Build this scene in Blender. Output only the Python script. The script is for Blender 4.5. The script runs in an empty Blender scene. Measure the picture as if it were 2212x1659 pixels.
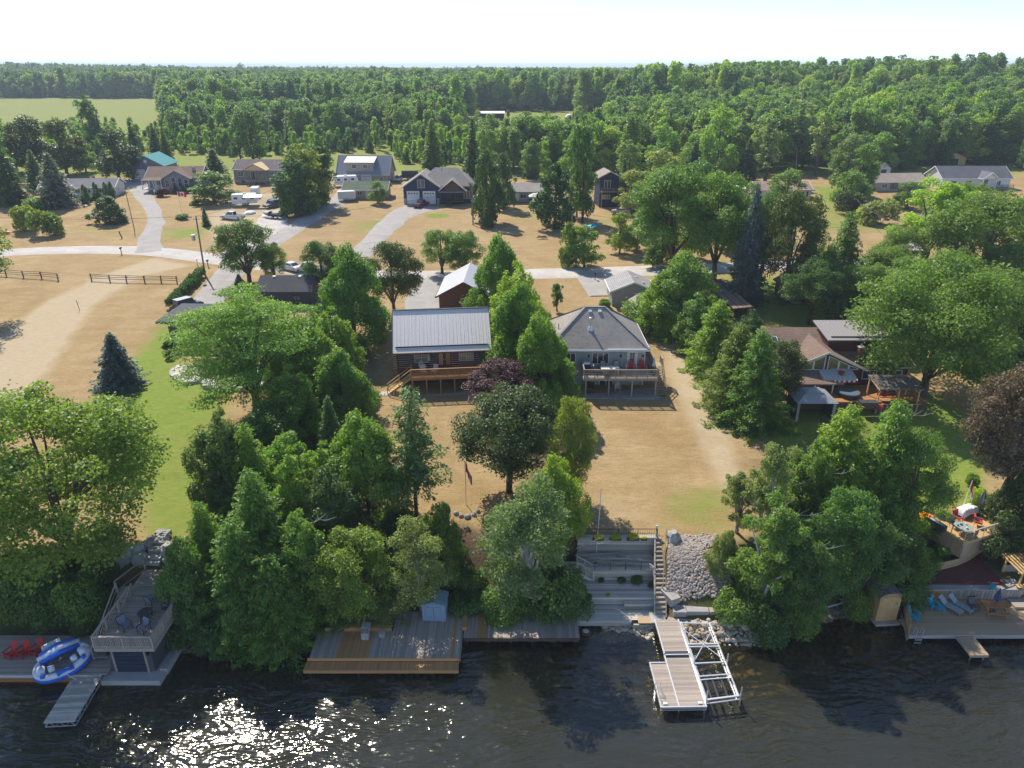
import bpy, math, random
import numpy as np
from mathutils import Vector, Matrix

sc = bpy.context.scene
COL = sc.collection
R = math.radians
rng = np.random.default_rng(7)
random.seed(7)

# ------------------------------------------------------------------ camera, world, sun, exposure
CAM_H, PITCH, FPX, CX, CY = 41.0, R(23.8), 711 * 2212 / 1024, 1106, 829.5
cam = bpy.data.cameras.new('camera')
camo = bpy.data.objects.new('camera', cam)
COL.objects.link(camo)
camo.location = (0, 0, CAM_H)
camo.rotation_euler = (R(90) - PITCH, 0, 0)
cam.sensor_width = 36
cam.lens = 711 / 1024 * 36
cam.clip_end = 30000
sc.camera = camo

SUN_EL, SUN_AZ = R(46), R(-28)          # azimuth clockwise from +Y
world = bpy.data.worlds.new('World')
sc.world = world
world.use_nodes = True
wn = world.node_tree
sky = wn.nodes.new('ShaderNodeTexSky')
sky.sky_type = 'NISHITA'
sky.sun_disc = False
sky.sun_elevation, sky.sun_rotation = SUN_EL, SUN_AZ
sky.altitude = 0
sky.air_density, sky.dust_density, sky.ozone_density = 0.5, 0.0, 0.7
wn.links.new(sky.outputs[0], wn.nodes['Background'].inputs[0])
wn.nodes['Background'].inputs[1].default_value = 0.085
sd = Vector((math.sin(SUN_AZ) * math.cos(SUN_EL), math.cos(SUN_AZ) * math.cos(SUN_EL), math.sin(SUN_EL)))
sl = bpy.data.lights.new('sun', 'SUN')
sl.energy, sl.angle, sl.color = 2.2, R(0.53), (1.0, 0.93, 0.82)
so = bpy.data.objects.new('sun', sl)
COL.objects.link(so)
so.rotation_euler = sd.to_track_quat('Z', 'Y').to_euler()
so.location = sd * 100
sc.view_settings.view_transform = 'Standard'
sc.view_settings.look = 'None'
sc.view_settings.exposure = 1.58
sc.view_settings.gamma = 1
sc.view_settings.use_curve_mapping = False
sc.cycles.max_bounces = 8
sc.cycles.diffuse_bounces = 6
sc.cycles.glossy_bounces = 3
sc.cycles.transmission_bounces = 5
sc.cycles.transparent_max_bounces = 8
sc.cycles.volume_bounces = 0
sc.cycles.sample_clamp_indirect = 4
sc.cycles.use_denoising = True

# ------------------------------------------------------------------ surveying helpers
def ray(vx, vy):
    r, d = (vx - CX) / FPX, (vy - CY) / FPX
    return (r, math.cos(PITCH) - math.sin(PITCH) * d, -(math.sin(PITCH) + math.cos(PITCH) * d))

def at(vx, vy, z):                                   # a sight line met with the level z
    d = ray(vx, vy)
    t = (z - CAM_H) / d[2]
    return (d[0] * t, d[1] * t, z)

def hz(Y, vy):                                       # level of a sight line at distance Y
    d = (vy - CY) / FPX
    s, c = math.sin(PITCH), math.cos(PITCH)
    return CAM_H - (Y * s + d * Y * c) / (c - d * s)

def depth(Y, z):
    return Y * math.cos(PITCH) - (z - CAM_H) * math.sin(PITCH)

SHORE = np.array([(-400, 36), (-60, 43), (-40, 42.7), (-30.5, 43.2), (-26.5, 42.4), (-19.6, 42.2), (-14.9, 44.6), (-4, 45.5), (5.2, 45.0),
                  (8.5, 44.6), (11.7, 43.6), (15, 43.2), (19.4, 42.9), (23, 44.4), (26.5, 46), (30.3, 46.9), (43.6, 48), (60, 49), (400, 44)])
HP = np.array([(-1e4, 3.8), (51, 3.8), (60, 4.3), (76, 5.4), (100, 6.4), (126, 7.4), (150, 7.8), (200, 9), (320, 10.5), (430, 12.0), (780, 15), (1600, 18), (4000, 25), (9000, 26)])

def sstep(a, b, x):
    t = np.clip((x - a) / (b - a), 0, 1)
    return t * t * (3 - 2 * t)

def terrain(x, y):
    x = np.asarray(x, float); y = np.asarray(y, float)
    d = y - np.interp(x, SHORE[:, 0], SHORE[:, 1])
    base = np.interp(y, HP[:, 0], HP[:, 1])
    low = np.where(d < 0, np.maximum(-3.2, d * 0.26 - 0.02), 0.0) + 0.15 * sstep(0, 0.5, d)
    k = sstep(-0.2, 7.2, d)
    z = low * (1 - k) + base * k
    # terraced bank below the grey house
    m = sstep(4.6, 5.2, x) * (1 - sstep(12.2, 12.8, x)) * (1 - sstep(51.0, 51.4, y)) * sstep(44.5, 45.5, y)
    z = z * (1 - m) + np.minimum(z, -0.1 + 0.0 * y) * m
    # mulch shelf behind the sun deck
    m = sstep(31, 32.5, x) * (1 - sstep(51.3, 53.3, y)) * sstep(47.2, 48.2, y)
    z = z * (1 - m) + 1.72 * m
    m = sstep(30.4, 31.0, x) * (1 - sstep(47.6, 48.0, y)) * sstep(40, 41, y)
    z = z * (1 - m) + np.minimum(z, 0.1) * m
    # the low ridge far off
    z = z + 48 * np.exp(-(((x - 3600) / 900) ** 2 + ((y - 4300) / 800) ** 2))
    z = z + 10 * np.exp(-(((x + 900) / 500) ** 2 + ((y - 1500) / 500) ** 2)) + 9 * np.exp(-(((x - 230) / 160) ** 2 + ((y - 480) / 180) ** 2))
    z = z + np.where(y > 60, 0.25 * np.sin(x * 0.05) * np.sin(y * 0.043 + 1), 0)
    return z

def T(x, y):
    return float(terrain(x, y))

def g(vx, vy, up=0.0):                                # the ground point on a sight line
    d = ray(vx, vy)
    t0 = 25.0
    t = t0
    while t < 9000:
        x, y, z = d[0] * t, d[1] * t, CAM_H + d[2] * t
        if z < T(x, y):
            a, b = t0, t
            for _ in range(20):
                m = (a + b) / 2
                if CAM_H + d[2] * m < T(d[0] * m, d[1] * m): b = m
                else: a = m
            return (d[0] * b, d[1] * b, CAM_H + d[2] * b + up)
        t0 = t
        t += max(0.4, t * 0.01)
    return (d[0] * t, d[1] * t, 0)

# ------------------------------------------------------------------ object helpers
def link(o, parent=None):
    COL.objects.link(o)
    if parent is not None: o.parent = parent
    return o

def tag(o, label=None, cat=None, group=None, kind=None):
    if label: o['label'] = label
    if cat: o['category'] = cat
    if group: o['group'] = group
    if kind: o['kind'] = kind
    return o

def thing(name, label, cat, loc=(0, 0, 0), rz=0.0, group=None):
    o = bpy.data.objects.new(name, None)
    o.empty_display_size = 0.3
    link(o)
    o.location = loc
    o.rotation_euler = (0, 0, rz)
    return tag(o, label, cat, group)

def kids(o):
    return [c for c in ALLKIDS.get(o.name, ())]

def copy_tree(o, parent=None):
    c = o.copy()
    link(c, parent)
    for ch in o.children:
        copy_tree(ch, c)
    return c

class MB:
    def __init__(s): s.v, s.f, s.fm = [], [], []
    def add(s, vs, fs, m=0):
        n = len(s.v)
        s.v += [tuple(map(float, p)) for p in vs]
        s.f += [tuple(i + n for i in f) for f in fs]
        s.fm += [m] * len(fs)
        return s
    def box(s, c, d, rz=0.0, rx=0.0, ry=0.0, m=0):
        M = Matrix.Translation(c) @ Matrix.Rotation(rz, 4, 'Z') @ Matrix.Rotation(ry, 4, 'Y') @ Matrix.Rotation(rx, 4, 'X')
        P = [M @ Vector((x * d[0] / 2, y * d[1] / 2, z * d[2] / 2)) for x in (-1, 1) for y in (-1, 1) for z in (-1, 1)]
        return s.add(P, [(0, 1, 3, 2), (4, 6, 7, 5), (0, 4, 5, 1), (2, 3, 7, 6), (0, 2, 6, 4), (1, 5, 7, 3)], m)
    def bar(s, p0, p1, w, h, m=0):
        p0, p1 = Vector(p0), Vector(p1)
        d = p1 - p0
        M = frame(p0, p1)
        P = [M @ Vector((x * d.length, y * w / 2, z * h / 2)) for x in (0, 1) for y in (-1, 1) for z in (-1, 1)]
        return s.add(P, [(0, 1, 3, 2), (4, 6, 7, 5), (0, 4, 5, 1), (2, 3, 7, 6), (0, 2, 6, 4), (1, 5, 7, 3)], m)
    def tube(s, pts, rs, n=7, m=0):
        pts = [Vector(p) for p in pts]
        if not hasattr(rs, '__len__'): rs = [rs] * len(pts)
        V = []
        for i, p in enumerate(pts):
            a, b = pts[max(0, i - 1)], pts[min(len(pts) - 1, i + 1)]
            q = (b - a).to_track_quat('Z', 'Y')
            for k in range(n):
                t = 2 * math.pi * k / n
                V.append(p + q @ Vector((math.cos(t) * rs[i], math.sin(t) * rs[i], 0)))
        F = [(i * n + k, i * n + (k + 1) % n, (i + 1) * n + (k + 1) % n, (i + 1) * n + k) for i in range(len(pts) - 1) for k in range(n)]
        F += [tuple(range(n))[::-1], tuple((len(pts) - 1) * n + k for k in range(n))]
        return s.add(V, F, m)
    def prism(s, poly, z0, z1, m=0):                  # closed solid from an outline in x, y
        n = len(poly)
        if sum(poly[i][0] * poly[(i + 1) % n][1] - poly[(i + 1) % n][0] * poly[i][1] for i in range(n)) < 0: poly = poly[::-1]
        V = [(p[0], p[1], z0) for p in poly] + [(p[0], p[1], z1) for p in poly]
        F = [tuple(range(n))[::-1], tuple(range(n, 2 * n))] + [(i, (i + 1) % n, n + (i + 1) % n, n + i) for i in range(n)]
        return s.add(V, F, m)
    def extr(s, prof, axis, a0, a1, m=0, k=1.0):       # outline in (u, z), pulled along x or y; the ends shrink by k
        n = len(prof)
        f = (lambda u, z, a: (a, u, z)) if axis == 'x' else (lambda u, z, a: (u, a, z))
        V = [f(u, z, a0) for u, z in prof] + [f(u, z, a1) for u, z in prof]
        F = [tuple(range(n)), tuple(range(n, 2 * n))[::-1]] + [(i, n + i, n + (i + 1) % n, (i + 1) % n) for i in range(n)]
        return s.add(V, F, m)
    def slab(s, quad, t, m=0):                         # a sheet of given corners with thickness t downwards
        n = len(quad)
        V = list(quad) + [(p[0], p[1], p[2] - t) for p in quad]
        F = [tuple(range(n)), tuple(range(n, 2 * n))[::-1]] + [(i, n + i, n + (i + 1) % n, (i + 1) % n) for i in range(n)]
        return s.add(V, F, m)
    def mesh(s, name, mats, smooth=False):
        me = bpy.data.meshes.new(name)
        me.from_pydata(s.v, [], s.f)
        for m in (mats if isinstance(mats, (list, tuple)) else [mats]): me.materials.append(m)
        if any(s.fm): me.polygons.foreach_set('material_index', s.fm)
        if smooth: me.polygons.foreach_set('use_smooth', [True] * len(s.f))
        import bmesh
        b = bmesh.new(); b.from_mesh(me); bmesh.ops.recalc_face_normals(b, faces=b.faces); b.to_mesh(me); b.free()
        return me
    def build(s, name, mats, parent=None, smooth=False):
        return link(bpy.data.objects.new(name, s.mesh(name, mats, smooth)), parent)

def frame(p0, p1):
    p0, p1 = Vector(p0), Vector(p1)
    x = (p1 - p0).normalized()
    up = Vector((0, 0, 1)) if abs(x.z) < 0.95 else Vector((0, 1, 0))
    y = up.cross(x).normalized()
    z = x.cross(y)
    M = Matrix((x, y, z)).transposed().to_4x4()
    M.translation = p0
    return M

_unit = {}
def unit(shape, m):
    k = (shape, m.name)
    if k not in _unit:
        b = MB()
        if shape == 'box': b.box((0, 0, 0), (1, 1, 1))
        elif shape == 'cyl': b.tube([(-0.5, 0, 0), (0.5, 0, 0)], [0.5, 0.5], 8)
        elif shape == 'stone':
            r2 = random.Random(5)
            for zz, s in ((-0.5, 0.38), (-0.15, 0.5), (0.25, 0.45), (0.5, 0.25)):
                b.v += [(math.cos(t) * s * r2.uniform(0.85, 1.1), math.sin(t) * s * r2.uniform(0.85, 1.1), zz * r2.uniform(0.85, 1)) for t in np.linspace(0, 2 * math.pi, 8)[:-1]]
            b.f = [(i * 7 + k2, i * 7 + (k2 + 1) % 7, (i + 1) * 7 + (k2 + 1) % 7, (i + 1) * 7 + k2) for i in range(3) for k2 in range(7)] + [tuple(range(7))[::-1], tuple(range(21, 28))]
            b.fm = [0] * len(b.f)
        _unit[k] = b.mesh(shape + '_' + m.name, m, smooth=(shape == 'cyl'))
    return _unit[k]

def bx(name, m, parent, c, s, rz=0.0, rx=0.0, ry=0.0, shape='box'):
    o = bpy.data.objects.new(name, unit(shape, m))
    link(o, parent)
    o.location, o.scale, o.rotation_euler = c, s, (rx, ry, rz)
    return o

def bar(name, m, parent, p0, p1, w, h=None, shape='box'):
    o = bpy.data.objects.new(name, unit(shape, m))
    link(o, parent)
    p0, p1 = Vector(p0), Vector(p1)
    M = frame(p0, p1)
    o.location = (p0 + p1) / 2
    o.rotation_euler = M.to_euler()
    o.scale = ((p1 - p0).length, w, h or w)
    return o

def rod(name, m, parent, p0, p1, d):
    return bar(name, m, parent, p0, p1, d, d, 'cyl')

# ------------------------------------------------------------------ materials
class NT:
    def __init__(s, name):
        s.m = bpy.data.materials.new(name)
        s.m.use_nodes = True
        s.t = s.m.node_tree
        s.t.nodes.clear()
        s.out = s.t.nodes.new('ShaderNodeOutputMaterial')
    def n(s, typ, props=None, **ins):
        o = s.t.nodes.new(typ)
        for k, v in (props or {}).items(): setattr(o, k, v)
        for k, v in ins.items():
            i = o.inputs[int(k[1:])] if k[0] == 'i' and k[1:].isdigit() else o.inputs[k.replace('_', ' ')]
            if isinstance(v, bpy.types.NodeSocket): s.t.links.new(v, i)
            else: i.default_value = v
        return o
    def mix(s, f, a, b, typ='MIX'):
        o = s.t.nodes.new('ShaderNodeMix')
        o.data_type, o.blend_type = 'RGBA', typ
        for i, v in ((0, f), (6, a), (7, b)):
            if isinstance(v, bpy.types.NodeSocket): s.t.links.new(v, o.inputs[i])
            else: o.inputs[i].default_value = v if i == 0 else (*v[:3], 1)
        return o.outputs[2]
    def math(s, op, a, b=0.0):
        return s.n('ShaderNodeMath', {'operation': op}, i0=a, i1=b).outputs[0]
    def ramp(s, f, a, b):
        return s.n('ShaderNodeMapRange', None, i0=f, i1=a, i2=b).outputs[0]
    def done(s, shader):
        s.t.links.new(shader, s.out.inputs[0])
        return s.m

def c3(c, k=1.0): return (min(1, c[0] * k), min(1, c[1] * k), min(1, c[2] * k), 1)

def mat(name, col, rough=0.75, var=0.18, scale=1.5, obj=0.10, metal=0.0, bump=0.0, stretch=(1, 1, 1), worldspace=False, spec=0.3, wear=None):
    t = NT(name)
    tc = t.n('ShaderNodeTexCoord')
    oi = t.n('ShaderNodeObjectInfo')
    if worldspace:
        vec = t.n('ShaderNodeNewGeometry').outputs['Position']
    else:
        vec = t.n('ShaderNodeVectorMath', None, i0=tc.outputs['Object'], i1=t.n('ShaderNodeCombineXYZ', None, X=t.math('MULTIPLY', oi.outputs['Random'], 37.0), Y=t.math('MULTIPLY', oi.outputs['Random'], 91.0)).outputs[0]).outputs[0]
    mp = t.n('ShaderNodeMapping', None, Vector=vec, Scale=stretch)
    nz = t.n('ShaderNodeTexNoise', None, Vector=mp.outputs[0], Scale=scale, Detail=5.0, Roughness=0.65)
    f = t.ramp(nz.outputs[0], 0.3, 0.7)
    c = t.mix(f, c3(col, 1 - var), c3(col, 1 + var))
    if wear:
        n2 = t.n('ShaderNodeTexNoise', None, Vector=mp.outputs[0], Scale=scale * 0.35, Detail=6.0, Roughness=0.7)
        c = t.mix(t.ramp(n2.outputs[0], 0.52, 0.7), c, wear)
    if obj:
        k = t.n('ShaderNodeMapRange', None, i0=oi.outputs['Random'], i3=1 - obj, i4=1 + obj).outputs[0]
        c = t.mix(1.0, c, t.n('ShaderNodeCombineColor', None, i0=k, i1=k, i2=k).outputs[0], 'MULTIPLY')
    b = t.n('ShaderNodeBsdfPrincipled', None, Base_Color=c, Roughness=rough, Metallic=metal, Specular_IOR_Level=spec)
    if bump:
        t.t.links.new(t.n('ShaderNodeBump', None, Strength=bump, Distance=0.05, Height=nz.outputs[0]).outputs[0], b.inputs['Normal'])
    return t.done(b.outputs[0])

def leafmat(name, col, tr=0.36, hue=0.3, tip=None):
    """leaf colour: every leaf differs a little (random per island), every plant too; light passes through the blades"""
    t = NT(name)
    col = (col[0] * 1.62, col[1] * 1.8, col[2] * 2.4)
    ge = t.n('ShaderNodeNewGeometry')
    oi = t.n('ShaderNodeObjectInfo')
    nz = t.n('ShaderNodeTexNoise', None, Vector=t.n('ShaderNodeTexCoord').outputs['Object'], Scale=0.55, Detail=2.0)
    r = ge.outputs['Random Per Island']
    c = t.mix(r, c3(col, 1 - hue * 0.8), c3(tip or (col[0] * 1.35, col[1] * 1.2, col[2] * 0.9), 1 + hue * 0.35))
    c = t.mix(t.math('MULTIPLY', t.ramp(nz.outputs[0], 0.35, 0.65), 0.45), c, (col[0] * 1.6, col[1] * 1.25, col[2] * 0.8))
    k = t.n('ShaderNodeMapRange', None, i0=oi.outputs['Random'], i3=0.74, i4=1.28).outputs[0]
    c = t.mix(1.0, c, t.n('ShaderNodeCombineColor', None, i0=k, i1=t.math('ADD', t.math('MULTIPLY', k, 0.5), 0.5), i2=0.95).outputs[0], 'MULTIPLY')
    c2 = t.mix(1.0, c, (2.0, 2.2, 0.8), 'MULTIPLY')
    d = t.n('ShaderNodeBsdfPrincipled', None, Base_Color=c, Roughness=0.5, Specular_IOR_Level=0.35)
    tl = t.n('ShaderNodeBsdfTranslucent', None, Color=c2)
    return t.done(t.n('ShaderNodeMixShader', None, i0=tr, i1=d.outputs[0], i2=tl.outputs[0]).outputs[0])

def glass(name, col=(0.03, 0.04, 0.05), rough=0.06):
    t = NT(name)
    oi = t.n('ShaderNodeObjectInfo')
    c = t.mix(oi.outputs['Random'], c3(col, 0.6), c3(col, 1.6))
    return t.done(t.n('ShaderNodeBsdfPrincipled', None, Base_Color=c, Roughness=rough, Specular_IOR_Level=0.8).outputs[0])

def planked(name, col, period, axis='x', rough=0.7, var=0.12, dark=0.55, grain=6.0, spec=0.25):
    """cladding whose boards are too fine to tell apart from here: relief plus grain"""
    t = NT(name)
    tc = t.n('ShaderNodeTexCoord')
    sp = t.n('ShaderNodeSeparateXYZ', None, Vector=tc.outputs['Object'])
    u = {'x': 0, 'y': 1, 'z': 2}[axis]
    src = sp.outputs[u] if axis != 'xy' else sp.outputs[0]
    fr = t.math('FRACT', t.math('DIVIDE', t.math('ADD', src, 100.0), period))
    edge = t.math('LESS_THAN', fr, 0.12)
    st = {'x': (grain, grain, 0.6), 'y': (grain, grain, 0.6), 'z': (0.6, 0.6, grain)}[axis]
    nz = t.n('ShaderNodeTexNoise', None, Vector=t.n('ShaderNodeMapping', None, Vector=tc.outputs['Object'], Scale=st).outputs[0], Scale=1.0, Detail=4.0)
    c = t.mix(t.ramp(nz.outputs[0], 0.3, 0.7), c3(col, 1 - var), c3(col, 1 + var))
    c = t.mix(edge, c, c3(col, dark))
    b = t.n('ShaderNodeBsdfPrincipled', None, Base_Color=c, Roughness=rough, Specular_IOR_Level=spec)
    t.t.links.new(t.n('ShaderNodeBump', None, Strength=0.6, Distance=0.02, Height=fr).outputs[0], b.inputs['Normal'])
    return t.done(b.outputs[0])

def shingle(name, col, var=0.2):
    t = NT(name)
    tc = t.n('ShaderNodeTexCoord')
    sp = t.n('ShaderNodeSeparateXYZ', None, Vector=tc.outputs['Object'])
    row = t.math('FRACT', t.math('MULTIPLY', t.math('ADD', sp.outputs[2], 50.0), 9.0))
    br = t.n('ShaderNodeTexVoronoi', None, Vector=t.n('ShaderNodeMapping', None, Vector=tc.outputs['Object'], Scale=(3, 3, 9)).outputs[0], Scale=1.0)
    n1 = t.n('ShaderNodeTexNoise', None, Vector=tc.outputs['Object'], Scale=0.35, Detail=6.0, Roughness=0.7)
    c = t.mix(br.outputs['Color'], c3(col, 1 - var), c3(col, 1 + var))
    c = t.mix(t.ramp(n1.outputs[0], 0.4, 0.7), c, c3(col, 1.3))
    c = t.mix(t.math('LESS_THAN', row, 0.16), c, c3(col, 0.62))
    b = t.n('ShaderNodeBsdfPrincipled', None, Base_Color=c, Roughness=0.9, Specular_IOR_Level=0.12)
    t.t.links.new(t.n('ShaderNodeBump', None, Strength=0.5, Distance=0.02, Height=row).outputs[0], b.inputs['Normal'])
    return t.done(b.outputs[0])

M = {}
M['white'] = mat('white_paint', (0.78, 0.78, 0.76), 0.5, 0.05)
M['offwhite'] = mat('cream_paint', (0.66, 0.64, 0.56), 0.6, 0.06)
M['alu'] = mat('aluminium', (0.72, 0.72, 0.73), 0.38, 0.06, metal=0.6)
M['steel'] = mat('galvanised_steel', (0.5, 0.52, 0.54), 0.4, 0.1, metal=0.7)
M['black'] = mat('black_metal', (0.02, 0.02, 0.022), 0.45, 0.1)
M['charcoal'] = mat('charcoal_fabric', (0.05, 0.055, 0.065), 0.8, 0.12)
M['glass'] = glass('window_glass', (0.035, 0.045, 0.055))
M['curtain'] = glass('window_curtained', (0.30, 0.25, 0.18), 0.25)
M['rubber'] = mat('tyre_rubber', (0.02, 0.02, 0.02), 0.9, 0.1)
M['weathered'] = mat('weathered_grey_wood', (0.38, 0.32, 0.27), 0.8, 0.28, 2.0, 0.20, stretch=(1.2, 7, 7), bump=0.2)
M['silver_wood'] = mat('silvered_timber', (0.52, 0.48, 0.41), 0.8, 0.3, 2.0, 0.30, stretch=(1.5, 7, 7), bump=0.3, wear=(0.16, 0.13, 0.09, 1))
M['new_wood'] = mat('new_cedar_boards', (0.46, 0.25, 0.10), 0.65, 0.22, 2.0, 0.14, stretch=(1.2, 7, 7))
M['tan_wood'] = mat('tan_deck_boards', (0.44, 0.31, 0.18), 0.65, 0.18, 2.0, 0.10, stretch=(1.2, 7, 7))
M['honey_wood'] = mat('honey_timber', (0.55, 0.36, 0.15), 0.6, 0.18, 2.0, 0.08, stretch=(1.2, 7, 7))
M['red_wood'] = mat('stained_cedar', (0.42, 0.19, 0.07), 0.6, 0.18, 2.0, 0.10, stretch=(1.2, 7, 7))
M['dark_wood'] = mat('dark_timber', (0.10, 0.065, 0.045), 0.75, 0.25, 2.0, 0.12, stretch=(1.2, 7, 7))
M['rail_grey'] = mat('greyed_rails', (0.31, 0.26, 0.205), 0.85, 0.25, 2.0, 0.15, stretch=(1.2, 7, 7))
M['concrete'] = mat('concrete', (0.42, 0.40, 0.37), 0.85, 0.15, 0.8, wear=(0.25, 0.23, 0.2, 1))
M['stone'] = mat('grey_stone', (0.36, 0.34, 0.32), 0.85, 0.22, 1.2, 0.18, bump=0.4)
M['armour'] = mat('armour_stone', (0.34, 0.33, 0.32), 0.85, 0.25, 1.2, 0.15, bump=0.5, wear=(0.45, 0.38, 0.28, 1))
M['boulder'] = mat('shore_boulder', (0.42, 0.36, 0.29), 0.7, 0.2, 1.2, 0.35, bump=0.3)
M['red'] = mat('red_plastic', (0.55, 0.035, 0.03), 0.45, 0.06, obj=0.05)
M['teal'] = mat('turquoise_plastic', (0.0, 0.36, 0.50), 0.45, 0.06, obj=0.05)
M['bark'] = mat('grey_brown_bark', (0.12, 0.095, 0.07), 0.9, 0.3, 4.0, 0.2, stretch=(3, 3, 0.6), bump=0.4)
M['pale_bark'] = mat('pale_bark', (0.42, 0.40, 0.36), 0.85, 0.3, 4.0, 0.1, stretch=(2, 2, 3))
M['deadwood'] = mat('bleached_branch', (0.46, 0.43, 0.39), 0.85, 0.15)
# ------------------------------------------------------------------ the ground, one sheet to the horizon
def inpoly(px, py, poly):
    c = np.zeros(px.shape, bool)
    n = len(poly)
    for i in range(n):
        x0, y0 = poly[i]; x1, y1 = poly[(i + 1) % n]
        if y0 == y1: continue
        k = ((y0 > py) != (y1 > py)) & (px < (x1 - x0) * (py - y0) / (y1 - y0) + x0)
        c ^= k
    return c

def soft(px, py, poly, w):                            # 1 inside an outline, falling to 0 over w metres
    d = np.full(px.shape, 1e9)
    n = len(poly)
    for i in range(n):
        x0, y0 = poly[i]; x1, y1 = poly[(i + 1) % n]
        l2 = (x1 - x0) ** 2 + (y1 - y0) ** 2 + 1e-9
        t = np.clip(((px - x0) * (x1 - x0) + (py - y0) * (y1 - y0)) / l2, 0, 1)
        d = np.minimum(d, np.hypot(px - x0 - t * (x1 - x0), py - y0 - t * (y1 - y0)))
    s = np.where(inpoly(px, py, poly), d, -d)
    return sstep(-w, w, s)

def gp(*vs): return [g(vx, vy)[:2] for vx, vy in vs]

def vnoise(x, y, s, seed=0):                          # smooth value noise
    r = np.random.default_rng(seed)
    tab = r.random((64, 64))
    u, v = x / s, y / s
    i, j = np.floor(u).astype(int), np.floor(v).astype(int)
    fu, fv = u - i, v - j
    fu, fv = fu * fu * (3 - 2 * fu), fv * fv * (3 - 2 * fv)
    q = lambda a, b: tab[a % 64, b % 64]
    return (q(i, j) * (1 - fu) + q(i + 1, j) * fu) * (1 - fv) + (q(i, j + 1) * (1 - fu) + q(i + 1, j + 1) * fu) * fv

ys = list(np.arange(-60, 20, 4.0)) + list(np.arange(20, 60, 0.4)) + list(np.arange(60, 110, 0.6)) + list(np.arange(110, 250, 1.2))
while ys[-1] < 9000: ys.append(ys[-1] * 1.045)
xs = list(np.arange(0, 46, 0.5)) + list(np.arange(46, 180, 1.3))
while xs[-1] < 9000: xs.append(xs[-1] * 1.09)
xs = [-x for x in xs[:0:-1]] + xs
GX, GY = np.meshgrid(np.array(xs), np.array(ys))
GZ = terrain(GX, GY)
ny, nx = GX.shape

def grid_mesh(name, X, Y, Z, m, cols=None, smooth=True):
    ny, nx = X.shape
    me = bpy.data.meshes.new(name)
    co = np.stack([X, Y, Z], -1).reshape(-1, 3)
    i = np.arange((ny - 1) * (nx - 1)); i = i // (nx - 1) * nx + i % (nx - 1)
    q = np.stack([i, i + 1, i + nx + 1, i + nx], 1).astype(np.int32)
    me.vertices.add(len(co)); me.vertices.foreach_set('co', co.ravel())
    me.loops.add(q.size); me.loops.foreach_set('vertex_index', q.ravel())
    me.polygons.add(len(q)); me.polygons.foreach_set('loop_start', np.arange(0, q.size, 4, dtype=np.int32))
    me.update(calc_edges=True)
    if smooth: me.polygons.foreach_set('use_smooth', np.ones(len(q), bool))
    if cols is not None:
        a = me.attributes.new('zone', 'FLOAT_COLOR', 'POINT')
        a.data.foreach_set('color', np.concatenate([cols, np.ones((len(co), 1))], 1).astype(np.float32).ravel())
    me.materials.append(m)
    return link(bpy.data.objects.new(name, me))

nz1, nz2 = vnoise(GX, GY, 5.0, 1), vnoise(GX, GY, 1.6, 2)
green = np.zeros_like(GX); pale = np.zeros_like(GX); dirt = np.zeros_like(GX)
def put(a, poly, w, k=1.0): np.maximum(a, soft(GX, GY, poly, w) * k, out=a)
# watered lawn beside the modern house, down to the stone steps
put(green, gp((415, 640), (350, 700), (300, 760), (235, 820), (190, 900), (230, 1000), (300, 1100), (330, 1170), (400, 1170), (460, 1080), (480, 900), (500, 830), (400, 820), (385, 745)), 2.5, 1.0)
put(green, gp((410, 660), (345, 720), (320, 800), (380, 820), (385, 745)), 1.2, 1.25)
put(green, gp((1590, 600), (1640, 700), (1830, 720), (2150, 700), (2150, 620), (1850, 590)), 4, 1.0)
put(green, gp((1650, 880), (1900, 850), (2020, 850), (2140, 950), (2110, 1080), (2010, 1125), (1900, 1135), (1780, 1100), (1660, 960)), 2.0, 1.2)
put(green, gp((1450, 1050), (1560, 1050), (1600, 1120), (1540, 1150), (1420, 1130)), 3, 0.55)
put(green, gp((1010, 945), (1050, 945), (1050, 1000), (1000, 1000)), 2.5, 0.4)
put(green, gp((350, 495), (450, 490), (450, 510), (360, 520)), 4, 0.75)
put(green, gp((760, 480), (880, 465), (800, 500), (760, 505)), 6, 0.6)
put(green, gp((918, 467), (930, 462), (958, 462), (972, 466), (960, 471), (930, 471)), 0.8, 1.2)
put(green, gp((215, 470), (300, 500), (250, 520), (150, 500)), 8, 0.35)
put(green, gp((1750, 410), (1800, 400), (1850, 470), (1950, 500), (1750, 500)), 8, 0.7)
put(green, gp((1750, 405), (1860, 395), (1880, 430), (1780, 450)), 5, 0.9)
put(green, gp((1560, 560), (1640, 600), (1640, 640), (1560, 620)), 4, 0.8)
put(green, gp((1100, 455), (1180, 455), (1180, 475), (1100, 475)), 6, 0.5)
put(green, gp((1300, 455), (1380, 455), (1380, 500), (1260, 490)), 6, 0.4)
green = np.where(GY > 220, np.maximum(green, sstep(222, 246, GY) * 0.72), green)
# worn tracks
put(pale, gp((330, 558), (215, 598), (95, 655), (-30, 750), (-60, 900), (60, 860), (200, 660), (300, 597), (410, 574)), 2.0, 1.1)
put(pale, gp((1425, 715), (1440, 800), (1480, 900), (1560, 1060), (1620, 1060), (1560, 900), (1500, 790), (1450, 715)), 1.2, 0.75)
put(pale, gp((990, 450), (1040, 490), (1100, 560), (1100, 500)), 5, 0.5)
put(pale, gp((1250, 1100), (1420, 1140), (1420, 1110), (1300, 1060)), 2.0, 0.4)
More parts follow.
